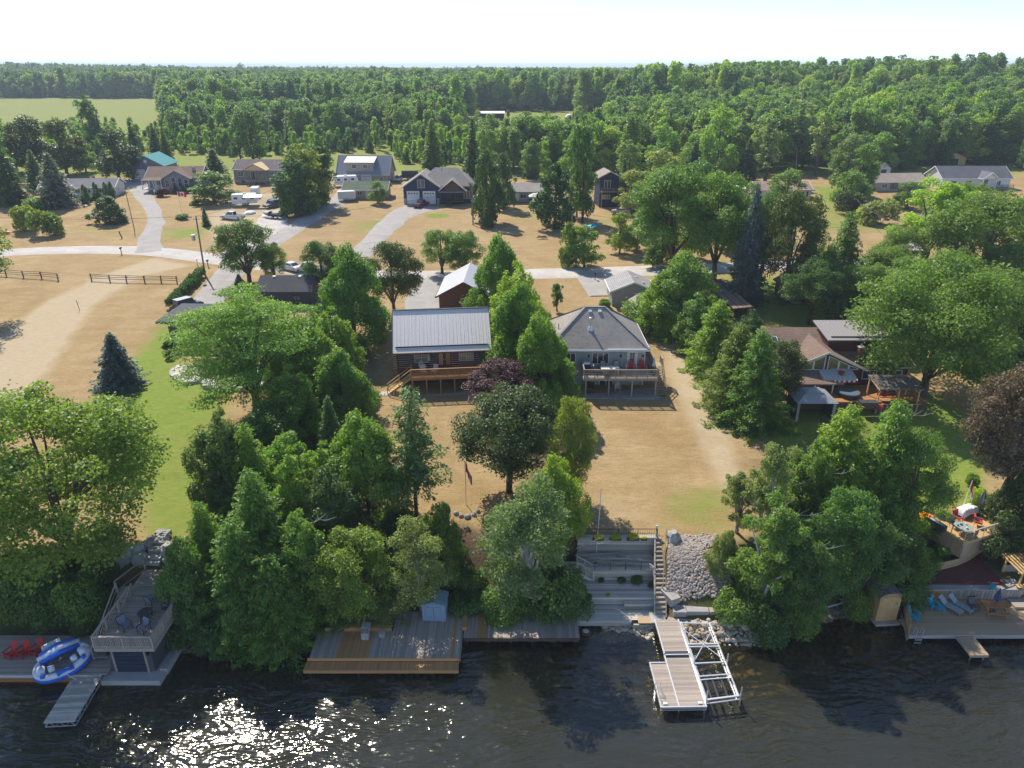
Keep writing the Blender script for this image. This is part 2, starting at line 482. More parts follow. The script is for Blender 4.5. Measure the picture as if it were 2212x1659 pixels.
# soil under the trees and on the bank
dsh = GY - np.interp(GX, SHORE[:, 0], SHORE[:, 1])
dirt = np.maximum(dirt, (1 - sstep(5.0, 8.5, dsh + (nz1 - 0.5) * 3)) * sstep(-0.2, 0.3, dsh))
put(dirt, gp((560, 900), (680, 700), (830, 760), (800, 880), (860, 1100), (860, 1300), (420, 1340), (450, 1000)), 2.5, 0.8)
put(dirt, gp((1100, 560), (1050, 620), (1060, 800), (1150, 900), (1215, 880), (1170, 660)), 2.0, 0.8)
put(dirt, gp((1470, 640), (1500, 760), (1600, 890), (1690, 900), (1640, 640)), 3, 0.75)
put(dirt, gp((1130, 1000), (1200, 880), (1240, 950), (1230, 1140), (1130, 1160)), 2.0, 0.6)
put(dirt, gp((1600, 1000), (1900, 880), (1900, 1130), (1650, 1200)), 4, 0.6)
# bare yard of the building site
put(pale, gp((500, 420), (640, 418), (610, 480), (560, 520), (470, 530), (450, 470)), 4, 1.0)
put(dirt, gp((480, 425), (640, 420), (620, 450), (470, 470)), 5, 0.35)
dirt = np.where(GY > 262, np.maximum(dirt, 0.25 * nz1), dirt)
zone = np.stack([green, pale, dirt], -1).reshape(-1, 3).clip(0, 1.4)

t = NT('lawn_and_soil')
at_ = t.n('ShaderNodeAttribute', {'attribute_name': 'zone'})
sp = t.n('ShaderNodeSeparateColor', None, Color=at_.outputs['Color'])
pos = t.n('ShaderNodeNewGeometry').outputs['Position']
n1 = t.n('ShaderNodeTexNoise', None, Vector=pos, Scale=0.16, Detail=6.0, Roughness=0.65)
n2 = t.n('ShaderNodeTexNoise', None, Vector=t.n('ShaderNodeMapping', None, Vector=pos, Scale=(0.8, 2.2, 1)).outputs[0], Scale=1.4, Detail=6.0, Roughness=0.75)
n3 = t.n('ShaderNodeTexNoise', None, Vector=pos, Scale=9.0, Detail=3.0, Roughness=0.7)
dry = t.mix(t.ramp(n1.outputs[0], 0.36, 0.64), (0.32, 0.208, 0.088), (0.42, 0.300, 0.150))
dry = t.mix(t.math('MULTIPLY', t.ramp(n2.outputs[0], 0.45, 0.7), 0.85), dry, (0.25, 0.175, 0.078))
dry = t.mix(t.math('MULTIPLY', t.ramp(n3.outputs[0], 0.48, 0.66), 0.6), dry, (0.54, 0.40, 0.22))
grn = t.mix(t.ramp(n2.outputs[0], 0.3, 0.7), (0.15, 0.21, 0.028), (0.25, 0.32, 0.055))
grn = t.mix(t.math('MULTIPLY', t.ramp(n1.outputs[0], 0.45, 0.7), 0.6), grn, (0.27, 0.25, 0.07))
pal = t.mix(t.ramp(n2.outputs[0], 0.3, 0.7), (0.42, 0.32, 0.19), (0.52, 0.42, 0.28))
soil = t.mix(t.ramp(n3.outputs[0], 0.35, 0.65), (0.10, 0.065, 0.04), (0.20, 0.14, 0.085))
soil = t.mix(t.ramp(n1.outputs[0], 0.45, 0.6), soil, (0.09, 0.11, 0.03))
n5 = t.n('ShaderNodeTexNoise', None, Vector=pos, Scale=0.45, Detail=8.0, Roughness=0.7)
edge = t.math('MULTIPLY', t.math('SUBTRACT', n5.outputs[0], 0.5), 1.0)
def thr(s): return t.ramp(t.math('ADD', s, edge), 0.18, 0.82)
mow = t.n('ShaderNodeTexNoise', None, Vector=t.n('ShaderNodeMapping', None, Vector=pos, Rotation=(0, 0, R(6)), Scale=(0.30, 1.1, 1)).outputs[0], Scale=0.8, Detail=4.0, Roughness=0.65).outputs[0]
mow2 = t.n('ShaderNodeTexNoise', None, Vector=t.n('ShaderNodeMapping', None, Vector=pos, Rotation=(0, 0, R(-38)), Scale=(0.22, 0.9, 1)).outputs[0], Scale=0.7, Detail=4.0, Roughness=0.65).outputs[0]
mow = t.mix(t.ramp(t.n('ShaderNodeSeparateXYZ', None, Vector=pos).outputs[0], -18, -22), mow, mow2)
dry = t.mix(t.math('MULTIPLY', t.ramp(mow, 0.50, 0.70), 0.30), dry, (0.24, 0.165, 0.07))
dry = t.mix(t.math('MULTIPLY', t.ramp(mow, 0.46, 0.30), 0.28), dry, (0.55, 0.40, 0.21))
weed = t.n('ShaderNodeTexNoise', None, Vector=pos, Scale=0.55, Detail=7.0, Roughness=0.8)
dry = t.mix(t.math('MULTIPLY', t.ramp(weed.outputs[0], 0.56, 0.70), 0.55), dry, (0.20, 0.19, 0.06))
c = t.mix(thr(sp.outputs[1]), dry, pal)
c = t.mix(thr(sp.outputs[0]), c, grn)
c = t.mix(thr(sp.outputs[2]), c, soil)
# lake bed below the water line: stones, then silt, its darkening with depth painted for light the water absorbs
z = t.n('ShaderNodeSeparateXYZ', None, Vector=pos).outputs[2]
vo = t.n('ShaderNodeTexVoronoi', None, Vector=pos, Scale=2.6)
bed = t.mix(vo.outputs['Color'], (0.17, 0.115, 0.035), (0.42, 0.30, 0.12))
bed = t.mix(t.ramp(vo.outputs['Distance'], 0.35, 0.6), bed, (0.05, 0.035, 0.012))
bed = t.mix(t.ramp(n1.outputs[0], 0.42, 0.62), bed, (0.06, 0.05, 0.018))
bed = t.mix(t.ramp(z, -0.9, -2.4), bed, (0.018, 0.020, 0.014))
c = t.mix(t.ramp(z, 0.05, -0.12), c, bed)
b = t.n('ShaderNodeBsdfPrincipled', None, Base_Color=c, Roughness=0.95, Specular_IOR_Level=0.15)
hh = t.math('ADD', t.math('MULTIPLY', n3.outputs[0], 0.5), n2.outputs[0])
t.t.links.new(t.n('ShaderNodeBump', None, Strength=0.7, Distance=0.12, Height=hh).outputs[0], b.inputs['Normal'])
ground = grid_mesh('ground', GX, GY, GZ, t.done(b.outputs[0]), zone)
tag(ground, 'dry tan summer lawn with green patches and soil, reaching to the horizon', kind='structure')

# ------------------------------------------------------------------ lake water
t = NT('lake_water')
pos = t.n('ShaderNodeNewGeometry').outputs['Position']
warp = t.n('ShaderNodeTexNoise', None, Vector=pos, Scale=0.10, Detail=2.0)
pw = t.n('ShaderNodeVectorMath', {'operation': 'ADD'}, i0=pos, i1=t.n('ShaderNodeVectorMath', {'operation': 'SCALE'}, i0=warp.outputs['Color'], Scale=4.0).outputs[0]).outputs[0]
def ripple(rot, sc_, det, st): return t.n('ShaderNodeTexNoise', None, Vector=t.n('ShaderNodeMapping', None, Vector=pw, Rotation=(0, 0, R(rot)), Scale=st).outputs[0], Scale=sc_, Detail=det, Roughness=0.5).outputs[0]
wa = ripple(-30, 0.9, 2.0, (0.40, 1.3, 1))
wb = ripple(-22, 2.2, 1.0, (0.45, 1.3, 1))
wc = ripple(35, 5.0, 1.0, (0.7, 1, 1))
gust = t.ramp(t.n('ShaderNodeTexNoise', None, Vector=pos, Scale=0.11, Detail=3.0).outputs[0], 0.38, 0.62)
h = t.math('ADD', t.math('MULTIPLY', wa, 0.34), t.math('ADD', t.math('MULTIPLY', wb, 0.115), t.math('MULTIPLY', wc, 0.022)))
calm = t.ramp(t.n('ShaderNodeSeparateXYZ', None, Vector=pos).outputs[1], 45.0, 39.5)
st = t.math('MULTIPLY', t.math('ADD', t.math('MULTIPLY', calm, 0.8), 0.2), t.math('ADD', t.math('MULTIPLY', gust, 0.6), 0.4))
bmp = t.n('ShaderNodeBump', None, Strength=st, Distance=1.0, Height=h).outputs[0]
gl = t.n('ShaderNodeBsdfGlossy', None, Color=(1, 0.96, 0.88, 1), Roughness=0.09, Normal=bmp)
tr = t.n('ShaderNodeBsdfTransparent', None, Color=(0.80, 0.73, 0.50, 1))
turb = t.math('ADD', t.math('MULTIPLY', t.ramp(t.n('ShaderNodeSeparateXYZ', None, Vector=pos).outputs[1], 43.5, 36.0), 0.34), 0.05)
murk = t.n('ShaderNodeBsdfDiffuse', None, Color=(0.075, 0.078, 0.058, 1))
tr = t.n('ShaderNodeMixShader', None, i0=turb, i1=tr.outputs[0], i2=murk.outputs[0])
fr = t.n('ShaderNodeFresnel', None, IOR=1.55, Normal=bmp)
water_m = t.done(t.n('ShaderNodeMixShader', None, i0=fr.outputs[0], i1=tr.outputs[0], i2=gl.outputs[0]).outputs[0])
wx, wy = np.meshgrid(np.linspace(-400, 400, 60), np.linspace(-60, 56, 40))
water = grid_mesh('water', wx, wy, wx * 0 - 0.0, water_m)
tag(water, 'rippled dark lake water with sun glitter', kind='structure')

# ------------------------------------------------------------------ gravel road and drives, laid a little above the ground
def ribbon(name, pts, widths, m, lift, label, ragged=0.25, step=1.2, seed=1):
    P = np.array(pts, float)
    s = np.concatenate([[0], np.cumsum(np.hypot(*np.diff(P[:, :2], axis=0).T))])
    n = max(8, int(s[-1] / step))
    u = np.linspace(0, s[-1], n)
    # smooth the centre line
    def sm(v):
        v = np.interp(u, s, v)
        k = np.ones(9) / 9
        for _ in range(3):
            e = np.concatenate([np.full(4, v[0]) + (v[0] - v[1:5][::-1]), v, np.full(4, v[-1]) + (v[-1] - v[-5:-1][::-1])])
            v = np.convolve(e, k, 'valid')
        return v
    X, Y = sm(P[:, 0]), sm(P[:, 1])
    W = np.interp(u, s, np.array(widths, float) if hasattr(widths, '__len__') else np.full(len(s), widths))
    tx, ty = np.gradient(X), np.gradient(Y)
    L = np.hypot(tx, ty) + 1e-9
    nx_, ny_ = -ty / L, tx / L
    r = np.random.default_rng(seed)
    rag = lambda: np.convolve(r.normal(0, ragged, n + 4), np.ones(5) / 5, 'valid') * 1.6
    e0, e1 = -W / 2 + rag(), W / 2 + rag()
    k = 7
    f = np.linspace(0, 1, k)[None]
    off = e0[:, None] * (1 - f) + e1[:, None] * f
    GXr, GYr = X[:, None] + nx_[:, None] * off, Y[:, None] + ny_[:, None] * off
    Z = terrain(GXr, GYr) + lift
    Z[:, 0] -= lift + 0.10; Z[:, -1] -= lift + 0.10
    o = grid_mesh(name, GXr, GYr, Z, m)
    return tag(o, label, kind='structure')

def road_mat(name, col, edge=0.0):
    t = NT(name)
    pos = t.n('ShaderNodeNewGeometry').outputs['Position']
    a = t.n('ShaderNodeTexNoise', None, Vector=pos, Scale=0.35, Detail=5.0, Roughness=0.7)
    b_ = t.n('ShaderNodeTexNoise', None, Vector=pos, Scale=7.0, Detail=3.0, Roughness=0.7)
    c = t.mix(t.ramp(a.outputs[0], 0.35, 0.65), c3(col, 0.86), c3(col, 1.08))
    c = t.mix(t.math('MULTIPLY', t.ramp(b_.outputs[0], 0.5, 0.7), 0.4), c, c3(col, 0.75))
    p = t.n('ShaderNodeBsdfPrincipled', None, Base_Color=c, Roughness=0.95, Specular_IOR_Level=0.15)
    t.t.links.new(t.n('ShaderNodeBump', None, Strength=0.5, Distance=0.05, Height=b_.outputs[0]).outputs[0], p.inputs['Normal'])
    return t.done(p.outputs[0])
M['road'] = road_mat('pale_gravel_road', (0.54, 0.50, 0.455))
M['drive'] = road_mat('grey_gravel', (0.40, 0.375, 0.345))
def gv(*vs): return [g(a, b)[:2] for a, b in vs]
ribbon('road', gv((-400, 590), (-120, 556), (20, 544), (120, 540), (240, 538), (350, 543), (470, 560), (600, 577), (720, 592), (860, 596), (1000, 595), (1150, 591), (1390, 585), (1600, 577), (1800, 570), (1950, 566), (2150, 570), (2400, 578), (2700, 580)), 7.4, M['road'], 0.09, 'pale gravel road curving past all the lawns', 0.12)
ribbon('driveway', gv((322, 545), (318, 520), (330, 498), (340, 475), (325, 445), (303, 415), (295, 388)), [7, 5.2, 4.4, 4.2, 4.4, 6, 10], M['drive'], 0.12, 'grey gravel driveway curling up to the garage with the teal roof', 0.3)
ribbon('driveway', gv((500, 560), (545, 525), (585, 490), (600, 455)), [8, 7, 8, 9], M['road'], 0.115, 'pale sandy entrance of the building site', 0.5)
ribbon('driveway', gv((560, 540), (640, 490), (700, 452), (745, 425), (765, 405)), [6, 6, 6.5, 7, 10], M['drive'], 0.125, 'gravel driveway beside the tall dark hedge trees', 0.3)
ribbon('driveway', gv((770, 556), (810, 515), (850, 475), (890, 448), (925, 445)), [6.0, 6, 7.5, 11, 13], M['drive'], 0.12, 'gravel driveway up to the navy house', 0.3)
ribbon('driveway', gv((520, 565), (490, 600), (450, 645), (420, 690)), [8, 6.5, 6.0, 6], M['drive'], 0.12, 'gravel driveway beside the clipped hedge', 0.25)
ribbon('driveway', gv((960, 600), (925, 620), (915, 650), (930, 672)), [9, 8, 9, 9], M['drive'], 0.12, 'gravel parking apron beside the brown garage', 0.3)
ribbon('driveway', gv((1275, 590), (1285, 612), (1300, 640)), [7, 6, 5], M['drive'], 0.12, 'short gravel apron beside the grey garage', 0.2)
ribbon('driveway', gv((1960, 560), (2010, 480), (2060, 440), (2085, 430)), [6, 7, 10, 12], M['drive'], 0.12, 'gravel driveway below the long white house', 0.3)
# ------------------------------------------------------------------ plants: crowns of single leaf faces on branching trunks
def leaf_mesh(name, C, N, L, W, U=None, seed=0):
    """one rhombic face per leaf or spray: centres C, normals N, length L, width W, optional long axis U"""
    r = np.random.default_rng(seed)
    n = len(C)
    N = N / (np.linalg.norm(N, axis=1, keepdims=True) + 1e-9)
    if U is None: U = r.normal(size=(n, 3))
    U = U - (U * N).sum(1, keepdims=True) * N
    U /= np.linalg.norm(U, axis=1, keepdims=True) + 1e-9
    V = np.cross(N, U)
    L, W = np.broadcast_to(L, n)[:, None] / 2, np.broadcast_to(W, n)[:, None] / 2
    bend = N * L * 0.25
    co = np.stack([C - U * L - bend, C + V * W, C + U * L - bend, C - V * W], 1).reshape(-1, 3)
    me = bpy.data.meshes.new(name)
    me.vertices.add(4 * n); me.vertices.foreach_set('co', co.astype(np.float32).ravel())
    me.loops.add(4 * n); me.loops.foreach_set('vertex_index', np.arange(4 * n, dtype=np.int32))
    me.polygons.add(n); me.polygons.foreach_set('loop_start', np.arange(0, 4 * n, 4, dtype=np.int32))
    me.update(calc_edges=True)
    me.materials.append(None)
    return me

def unitv(r, n):
    v = r.normal(size=(n, 3))
    return v / np.linalg.norm(v, axis=1, keepdims=True)

def broad(seed, h, w, nb, nl, leaf, base=0.28, flat=0.75, blob=(0.15, 0.25), top=0.5, lean=0.0, asp=0.7, droop=0.0, sky_=0.5, limbs=8, upright=False, hollow=0.55):
    """a broadleaf tree: clumps of leaves at the ends of the limbs"""
    r = np.random.default_rng(seed)
    cz, rz, rx = h * (base + 1) / 2, h * (1 - base) / 2, w / 2
    D = unitv(r, nb)
    D[:, 2] = np.where(D[:, 2] < -0.8, -D[:, 2], D[:, 2])
    rad = r.uniform(hollow, 1.0, nb)
    B = D * rad[:, None] * np.array([rx, rx, rz])
    if upright: B[:, :2] *= (0.55 + 0.45 * np.clip(1 - (B[:, 2:3] / rz), 0, 1.2))
    else: B[:, :2] *= np.where(B[:, 2:3] < -0.3 * rz, 0.95, 1.0)
    B[:, 2] += cz - droop * np.hypot(B[:, 0], B[:, 1]) * 0.3
    B[:, 0] += lean * B[:, 2]
    S = r.uniform(blob[0] * 0.75, blob[1] * 1.05, nb) * w * (1.0 - 0.30 * rad)
    per = np.maximum(6, (nl * S ** 2 / (S ** 2).sum()).astype(int))
    C, N = [], []
    for b_, s_, k in zip(B, S, per):
        d = unitv(r, k)
        d[:, 2] = np.where((d[:, 2] < -0.35) & (r.random(k) < 0.5), -d[:, 2], d[:, 2])
        rr = 1 + np.where(r.random(k) < 0.06, 0.25, 0) - np.abs(r.normal(0, 0.24, k))
        # lobes on every clump
        lob = 1 + 0.22 * np.sin(d[:, 0] * 5 + seed + b_[0]) * np.sin(d[:, 1] * 5 + b_[1]) + 0.12 * np.sin(d[:, 2] * 7)
        C.append(b_ + d * (rr * lob)[:, None] * np.array([s_, s_, s_ * flat]))
        N.append(d * 0.45 + np.array([0, 0, sky_]) + r.normal(0, 0.5, (k, 3)))
    C, N = np.concatenate(C), np.concatenate(N)
    C[:, 2] = np.maximum(C[:, 2], 0.04)
    L = leaf * r.uniform(0.6, 1.35, len(C))
    crown = leaf_mesh('broad_crown', C, N, L, L * asp, seed=seed)
    # trunk with limbs reaching into the clumps
    tb = MB()
    r0 = 0.022 * h + 0.03 * w * 0.2
    fork = h * max(base, 0.15) * 0.9
    mid = (lean * fork + r.normal(0, 0.1), r.normal(0, 0.1), fork)
    tb.tube([(0, 0, -0.4), (0.02 * h * r.normal() * 0.3, 0, fork * 0.5), mid], [r0 * 1.35, r0 * 1.05, r0 * 0.95], 8)
    for i in np.linspace(0, nb - 1, min(limbs, nb)).astype(int):
        e = B[i]
        m1 = np.array(mid) * 0.55 + e * 0.45 + np.array([0, 0, 0.06 * h])
        m1[:2] *= 0.8
        tb.tube([mid, tuple(m1), tuple(e)], [r0 * 0.6, r0 * 0.36, r0 * 0.1], 5)
    tb.tube([mid, (lean * h * 0.6, 0, h * 0.6), (lean * h * 0.85, 0, h * 0.88)], [r0 * 0.8, r0 * 0.45, r0 * 0.1], 6)
    return crown, tb.mesh('broad_trunk', M['bark'], True)

def cedar(seed, h, w, nb, nl, leaf, tops=1, ragged=0.12, base=0.04):
    """white cedar: a dense cone of upright flattened sprays in soft billows"""
    r = np.random.default_rng(seed)
    C, N, U = [], [], []
    apex = [(0, 0, 1.0)] if tops == 1 else [(r.uniform(-0.22, 0.22) * w, r.uniform(-0.2, 0.2) * w, r.uniform(0.78, 1.0)) for _ in range(tops)]
    for ax, ay, k in apex:
        hh, ww = h * k, w * (1 if tops == 1 else 0.72)
        n_b = nb // tops
        u = r.random(n_b) ** 0.75                      # 0 at the foot
        tz = 1 - np.sqrt(1 - u * 0.985)
        tz = base + (1 - base) * (0.55 * u + 0.45 * tz)
        prof = np.where(tz < 0.22, 0.78 + tz, (1 - tz) ** 0.72 / (0.78 ** 0.72)) * ww / 2
        az = r.uniform(0, 2 * np.pi, n_b)
        lump = 1 + ragged * np.sin(az * 3 + tz * 9 + seed) + r.normal(0, ragged * 0.95, n_b)
        rr = prof * lump * 0.84
        B = np.stack([ax * (1 - 0.3 * tz) + np.cos(az) * rr, ay + np.sin(az) * rr, tz * hh * 0.97], 1)
        S = (0.07 * ww + 0.15 * prof) * r.uniform(0.55, 1.5, n_b)
        per = np.maximum(5, (nl / tops * S ** 2 / (S ** 2).sum()).astype(int))
        for b_, s_, kk, a_ in zip(B, S, per, az):
            d = unitv(r, kk)
            out = np.array([np.cos(a_), np.sin(a_), 0.25])
            d = d + out * 0.55; d /= np.linalg.norm(d, axis=1, keepdims=True)
            rr2 = 1 + np.where(r.random(kk) < 0.07, 0.35, 0) - np.abs(r.normal(0, 0.27, kk))
            C.append(b_ + d * rr2[:, None] * np.array([s_, s_, s_ * 1.25]))
            N.append(d * 0.7 + r.normal(0, 0.55, (kk, 3)) + np.array([0, 0, 0.25]))
            U.append(np.tile(out * 0.8 + np.array([0, 0, 0.9]), (kk, 1)) + r.normal(0, 0.35, (kk, 3)))
    C, N, U = np.concatenate(C), np.concatenate(N), np.concatenate(U)
    C[:, 2] = np.maximum(C[:, 2], 0.05)
    L = leaf * r.uniform(0.6, 1.4, len(C))
    crown = leaf_mesh('cedar_crown', C, N, L, L * 0.42, U, seed)
    tb = MB()
    tb.tube([(0, 0, -0.4), (0, 0, h * 0.5), (0, 0, h * 0.92)], [0.018 * h + 0.05, 0.012 * h, 0.02], 7)
    for a_ in r.uniform(0, 6.28, 6):
        z_ = r.uniform(0.2, 0.6) * h
        tb.tube([(0, 0, z_), (math.cos(a_) * w * 0.36, math.sin(a_) * w * 0.36, z_ + 0.05 * h)], [0.05, 0.015], 4)
    return crown, tb.mesh('cedar_trunk', M['bark'], True)

def spruce(seed, h, w, tiers, per, nl, leaf, base=0.05, ragged=0.15, droop=0.25, power=0.9, skip=0.0, tuft=1.0):
    """tiers of drooping boughs set with flat sprays"""
    r = np.random.default_rng(seed)
    C, N, U = [], [], []
    tb = MB()
    tb.tube([(0, 0, -0.4), (0.01 * h * r.normal(), 0, h * 0.5), (0, 0, h * 0.97)], [0.014 * h + 0.06, 0.010 * h, 0.02], 7)
    wsum = sum((1 - i / tiers) for i in range(tiers)) * per
    for i in range(tiers):
        t_ = i / tiers
        z0 = h * (base + (1 - base) * t_ * 0.99)
        R0 = w / 2 * (1 - t_) ** power + 0.04 * w
        for j in range(per):
            if r.random() < skip: continue
            a_ = 2 * np.pi * (j + 0.5 * (i % 2)) / per + r.normal(0, 0.18)
            ln = R0 * (1 + r.normal(0, ragged))
            if ln <= 0.05: continue
            k = max(4, int(nl * (1 - t_) / wsum))
            s_ = r.random(k) ** 0.65
            lat = r.normal(0, 0.16, k) * ln * (1.15 - s_) * tuft + r.normal(0, 0.03, k) * w * 0.3
            zz = z0 + r.normal(0, 0.010, k) * h - droop * ln * (s_ ** 1.3) + 0.14 * ln * np.clip(s_ - 0.75, 0, 1) * 2 - np.abs(lat) * 0.25
            ca, sa = np.cos(a_), np.sin(a_)
            C.append(np.stack([ca * ln * s_ - sa * lat, sa * ln * s_ + ca * lat, zz], 1))
            out = np.array([ca, sa, -droop * 0.6])
            N.append(np.tile(np.array([0.25 * ca, 0.25 * sa, 0.9]), (k, 1)) + r.normal(0, 0.42, (k, 3)))
            U.append(np.tile(out, (k, 1)) + r.normal(0, 0.4, (k, 3)))
            if ln > 0.12 * h and j % 2 == 0:
                tb.tube([(0, 0, z0), (ca * ln * 0.75, sa * ln * 0.75, z0 - droop * ln * 0.6)], [0.045, 0.012], 4)
    C, N, U = np.concatenate(C), np.concatenate(N), np.concatenate(U)
    C[:, 2] = np.maximum(C[:, 2], 0.05)
    L = leaf * r.uniform(0.6, 1.4, len(C))
    crown = leaf_mesh('spruce_crown', C, N, L, L * 0.40, U, seed)
    return crown, tb.mesh('spruce_trunk', M['bark'], True)

def bush(seed, h, w, nb, nl, leaf, asp=0.7):
    r = np.random.default_rng(seed)
    D = unitv(r, nb); D[:, 2] = np.abs(D[:, 2])
    B = D * r.uniform(0.45, 0.8, nb)[:, None] * np.array([w / 2, w / 2, h * 0.85])
    S = r.uniform(0.16, 0.28, nb) * w
    per = (nl * S ** 2 / (S ** 2).sum()).astype(int) + 4
    C, N = [], []
    for b_, s_, k in zip(B, S, per):
        d = unitv(r, k); d[:, 2] = np.where(d[:, 2] < -0.1, -d[:, 2], d[:, 2])
        C.append(b_ + d * (1 - np.abs(r.normal(0, 0.25, k)))[:, None] * np.array([s_, s_, min(s_, h * 0.35)]))
        N.append(d * 0.5 + np.array([0, 0, 0.45]) + r.normal(0, 0.5, (k, 3)))
    C, N = np.concatenate(C), np.concatenate(N)
    C[:, 2] = np.maximum(C[:, 2], 0.02)
    L = leaf * r.uniform(0.6, 1.35, len(C))
    tb = MB()
    for i in range(5):
        e = B[i]
        tb.tube([(0, 0, -0.2), tuple(e * 0.6), tuple(e)], [0.04, 0.025, 0.01], 4)
    return leaf_mesh('bush_crown', C, N, L, L * asp, seed=seed), tb.mesh('bush_stem', M['bark'], True)

# kind: (crown mesh, trunk mesh, height, width, rounded top?, foot of the crown)
PROTO = {
    'maple':   (*broad(11, 13, 14, 110, 52000, 0.235, 0.08, 0.66, (0.10, 0.18)), 13, 14, 1, .08),
    'maple2':  (*broad(12, 12, 10, 74, 32000, 0.225, 0.24, 0.70, (0.12, 0.21), limbs=10), 12, 10, 1, .24),
    'broad3':  (*broad(13, 12, 8, 60, 25000, 0.22, 0.05, 0.85, (0.14, 0.23)), 12, 8, 1, .05),
    'locust':  (*broad(14, 13, 15, 120, 44000, 0.26, 0.16, 0.30, (0.10, 0.18), asp=0.45, droop=0.35, limbs=16, hollow=0.4), 13, 15, 1, .16),
    'poplar':  (*broad(15, 11, 7, 52, 16000, 0.20, 0.08, 0.75, (0.12, 0.21), limbs=12, hollow=0.4), 11, 7, 1, .08),
    'birch':   (*broad(16, 11, 6, 46, 14000, 0.205, 0.08, 0.85, (0.12, 0.22), limbs=16, hollow=0.35), 11, 6, 1, .08),
    'cedar':   (*cedar(21, 11, 6, 150, 32000, 0.28, 1, 0.26), 11, 6, 0, 0),
    'cedar2':  (*cedar(22, 11, 7, 180, 32000, 0.29, 3, 0.28), 11, 7, 0, 0),
    'cedar3':  (*cedar(23, 8, 5, 100, 19000, 0.27, 1, 0.28), 8, 5, 0, 0),
    'spruce':  (*spruce(31, 9, 5.4, 26, 13, 20000, 0.30), 9, 5.4, 0, 0),
    'hemlock': (*spruce(32, 12, 8.5, 24, 11, 27000, 0.33, 0.06, 0.22, 0.32, 0.75, 0.1, 1.4), 12, 8.5, 0, 0),
    'ragged':  (*spruce(33, 15, 6.2, 21, 8, 13000, 0.36, 0.30, 0.34, 0.22, 0.55, 0.25, 1.5), 15, 6.2, 0, 0),
    'bush':    (*bush(41, 2.6, 4, 22, 7000, 0.20), 2.6, 4, 1, 0),
    'bush2':   (*bush(42, 4, 5, 30, 11000, 0.22), 4, 5, 1, 0),
    # the same kinds with fewer, larger leaves for trees beyond the houses
    'm_broad': (*broad(51, 12, 9, 52, 7600, 0.45, -0.12, 0.75, (0.16, 0.25)), 12, 9, 1, -.12),
    'm_broad2': (*broad(52, 14, 8, 52, 7000, 0.46, -0.10, 0.9, (0.15, 0.26), upright=False), 14, 8, 1, -.10),
    'm_poplar': (*broad(53, 15, 4.6, 38, 3800, 0.46, 0.03, 1.1, (0.16, 0.28), upright=True, hollow=0.4), 15, 4.6, 1, .03),
    'm_cedar': (*cedar(54, 11, 5.5, 90, 5200, 0.55, 1, 0.24), 11, 5.5, 0, 0),
    'm_spruce': (*spruce(55, 14, 6, 24, 10, 5600, 0.60), 14, 6, 0, 0),
    'm_bush':  (*bush(56, 3.5, 5, 18, 2200, 0.40), 3.5, 5, 1, 0),
    'm_thin':  (*broad(57, 14, 4.5, 34, 2400, 0.46, 0.12, 0.9, (0.14, 0.26), upright=True, hollow=0.3, limbs=14), 14, 4.5, 1, .12),
}
LF = {
    'maple': leafmat('maple_leaf', (0.085, 0.128, 0.024)),
    'yellow': leafmat('yellow_green_leaf', (0.085, 0.128, 0.022)),
    'lime': leafmat('lime_leaf', (0.16, 0.225, 0.02)),
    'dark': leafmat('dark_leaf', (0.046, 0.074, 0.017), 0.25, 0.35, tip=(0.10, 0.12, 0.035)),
    'deep': leafmat('deep_green_leaf', (0.050, 0.090, 0.022), 0.35),
    'mid': leafmat('mid_green_leaf', (0.070, 0.120, 0.025)),
    'locust': leafmat('locust_leaf', (0.100, 0.160, 0.036)),
    'silver': leafmat('silver_leaf', (0.115, 0.155, 0.045), 0.35, 0.35, tip=(0.25, 0.27, 0.11)),
    'olive': leafmat('olive_leaf', (0.085, 0.115, 0.022)),
    'cedar': leafmat('cedar_spray', (0.078, 0.135, 0.022), 0.35),
    'cedar_y': leafmat('yellow_cedar_spray', (0.110, 0.165, 0.022), 0.38),
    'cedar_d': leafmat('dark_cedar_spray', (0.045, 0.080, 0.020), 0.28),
    'blue': leafmat('blue_spruce_needles', (0.085, 0.112, 0.080), 0.15, 0.35, tip=(0.20, 0.26, 0.24)),
    'spruce': leafmat('spruce_needles', (0.045, 0.085, 0.032), 0.22),
    'pine': leafmat('pine_needles', (0.060, 0.110, 0.038), 0.25),
    'purple': leafmat('purple_maple_leaf', (0.045, 0.014, 0.022), 0.3, 0.3, tip=(0.085, 0.035, 0.045)),
    'bronze': leafmat('bronze_maple_leaf', (0.085, 0.060, 0.035), 0.25, 0.35, tip=(0.17, 0.115, 0.075)),
    'wood1': leafmat('far_wood_leaf', (0.075, 0.115, 0.026), 0.35),
    'wd1': leafmat('wood_mid_leaf', (0.095, 0.145, 0.034), 0.33),
    'wd2': leafmat('wood_bright_leaf', (0.125, 0.180, 0.034), 0.36),
    'wd3': leafmat('wood_deep_leaf', (0.065, 0.112, 0.034), 0.33),
    'wd4': leafmat('wood_yellow_leaf', (0.150, 0.215, 0.036), 0.36),
    'wd5': leafmat('wood_cedar_spray', (0.055, 0.100, 0.030), 0.35),
    'wd6': leafmat('wood_grey_leaf', (0.125, 0.165, 0.070), 0.33),
    'dead': leafmat('rust_leaf', (0.26, 0.15, 0.04), 0.3),
}
BARK = {'silver': M['pale_bark'], 'birch': M['pale_bark']}

def silhouette(h, w, f, dep):                         # top of the outline as seen under a depression angle
    cz, rz = h * (1 + f) / 2, h * (1 - f) / 2
    return cz + math.sqrt(rz * rz + (0.42 * w * math.tan(dep)) ** 2)

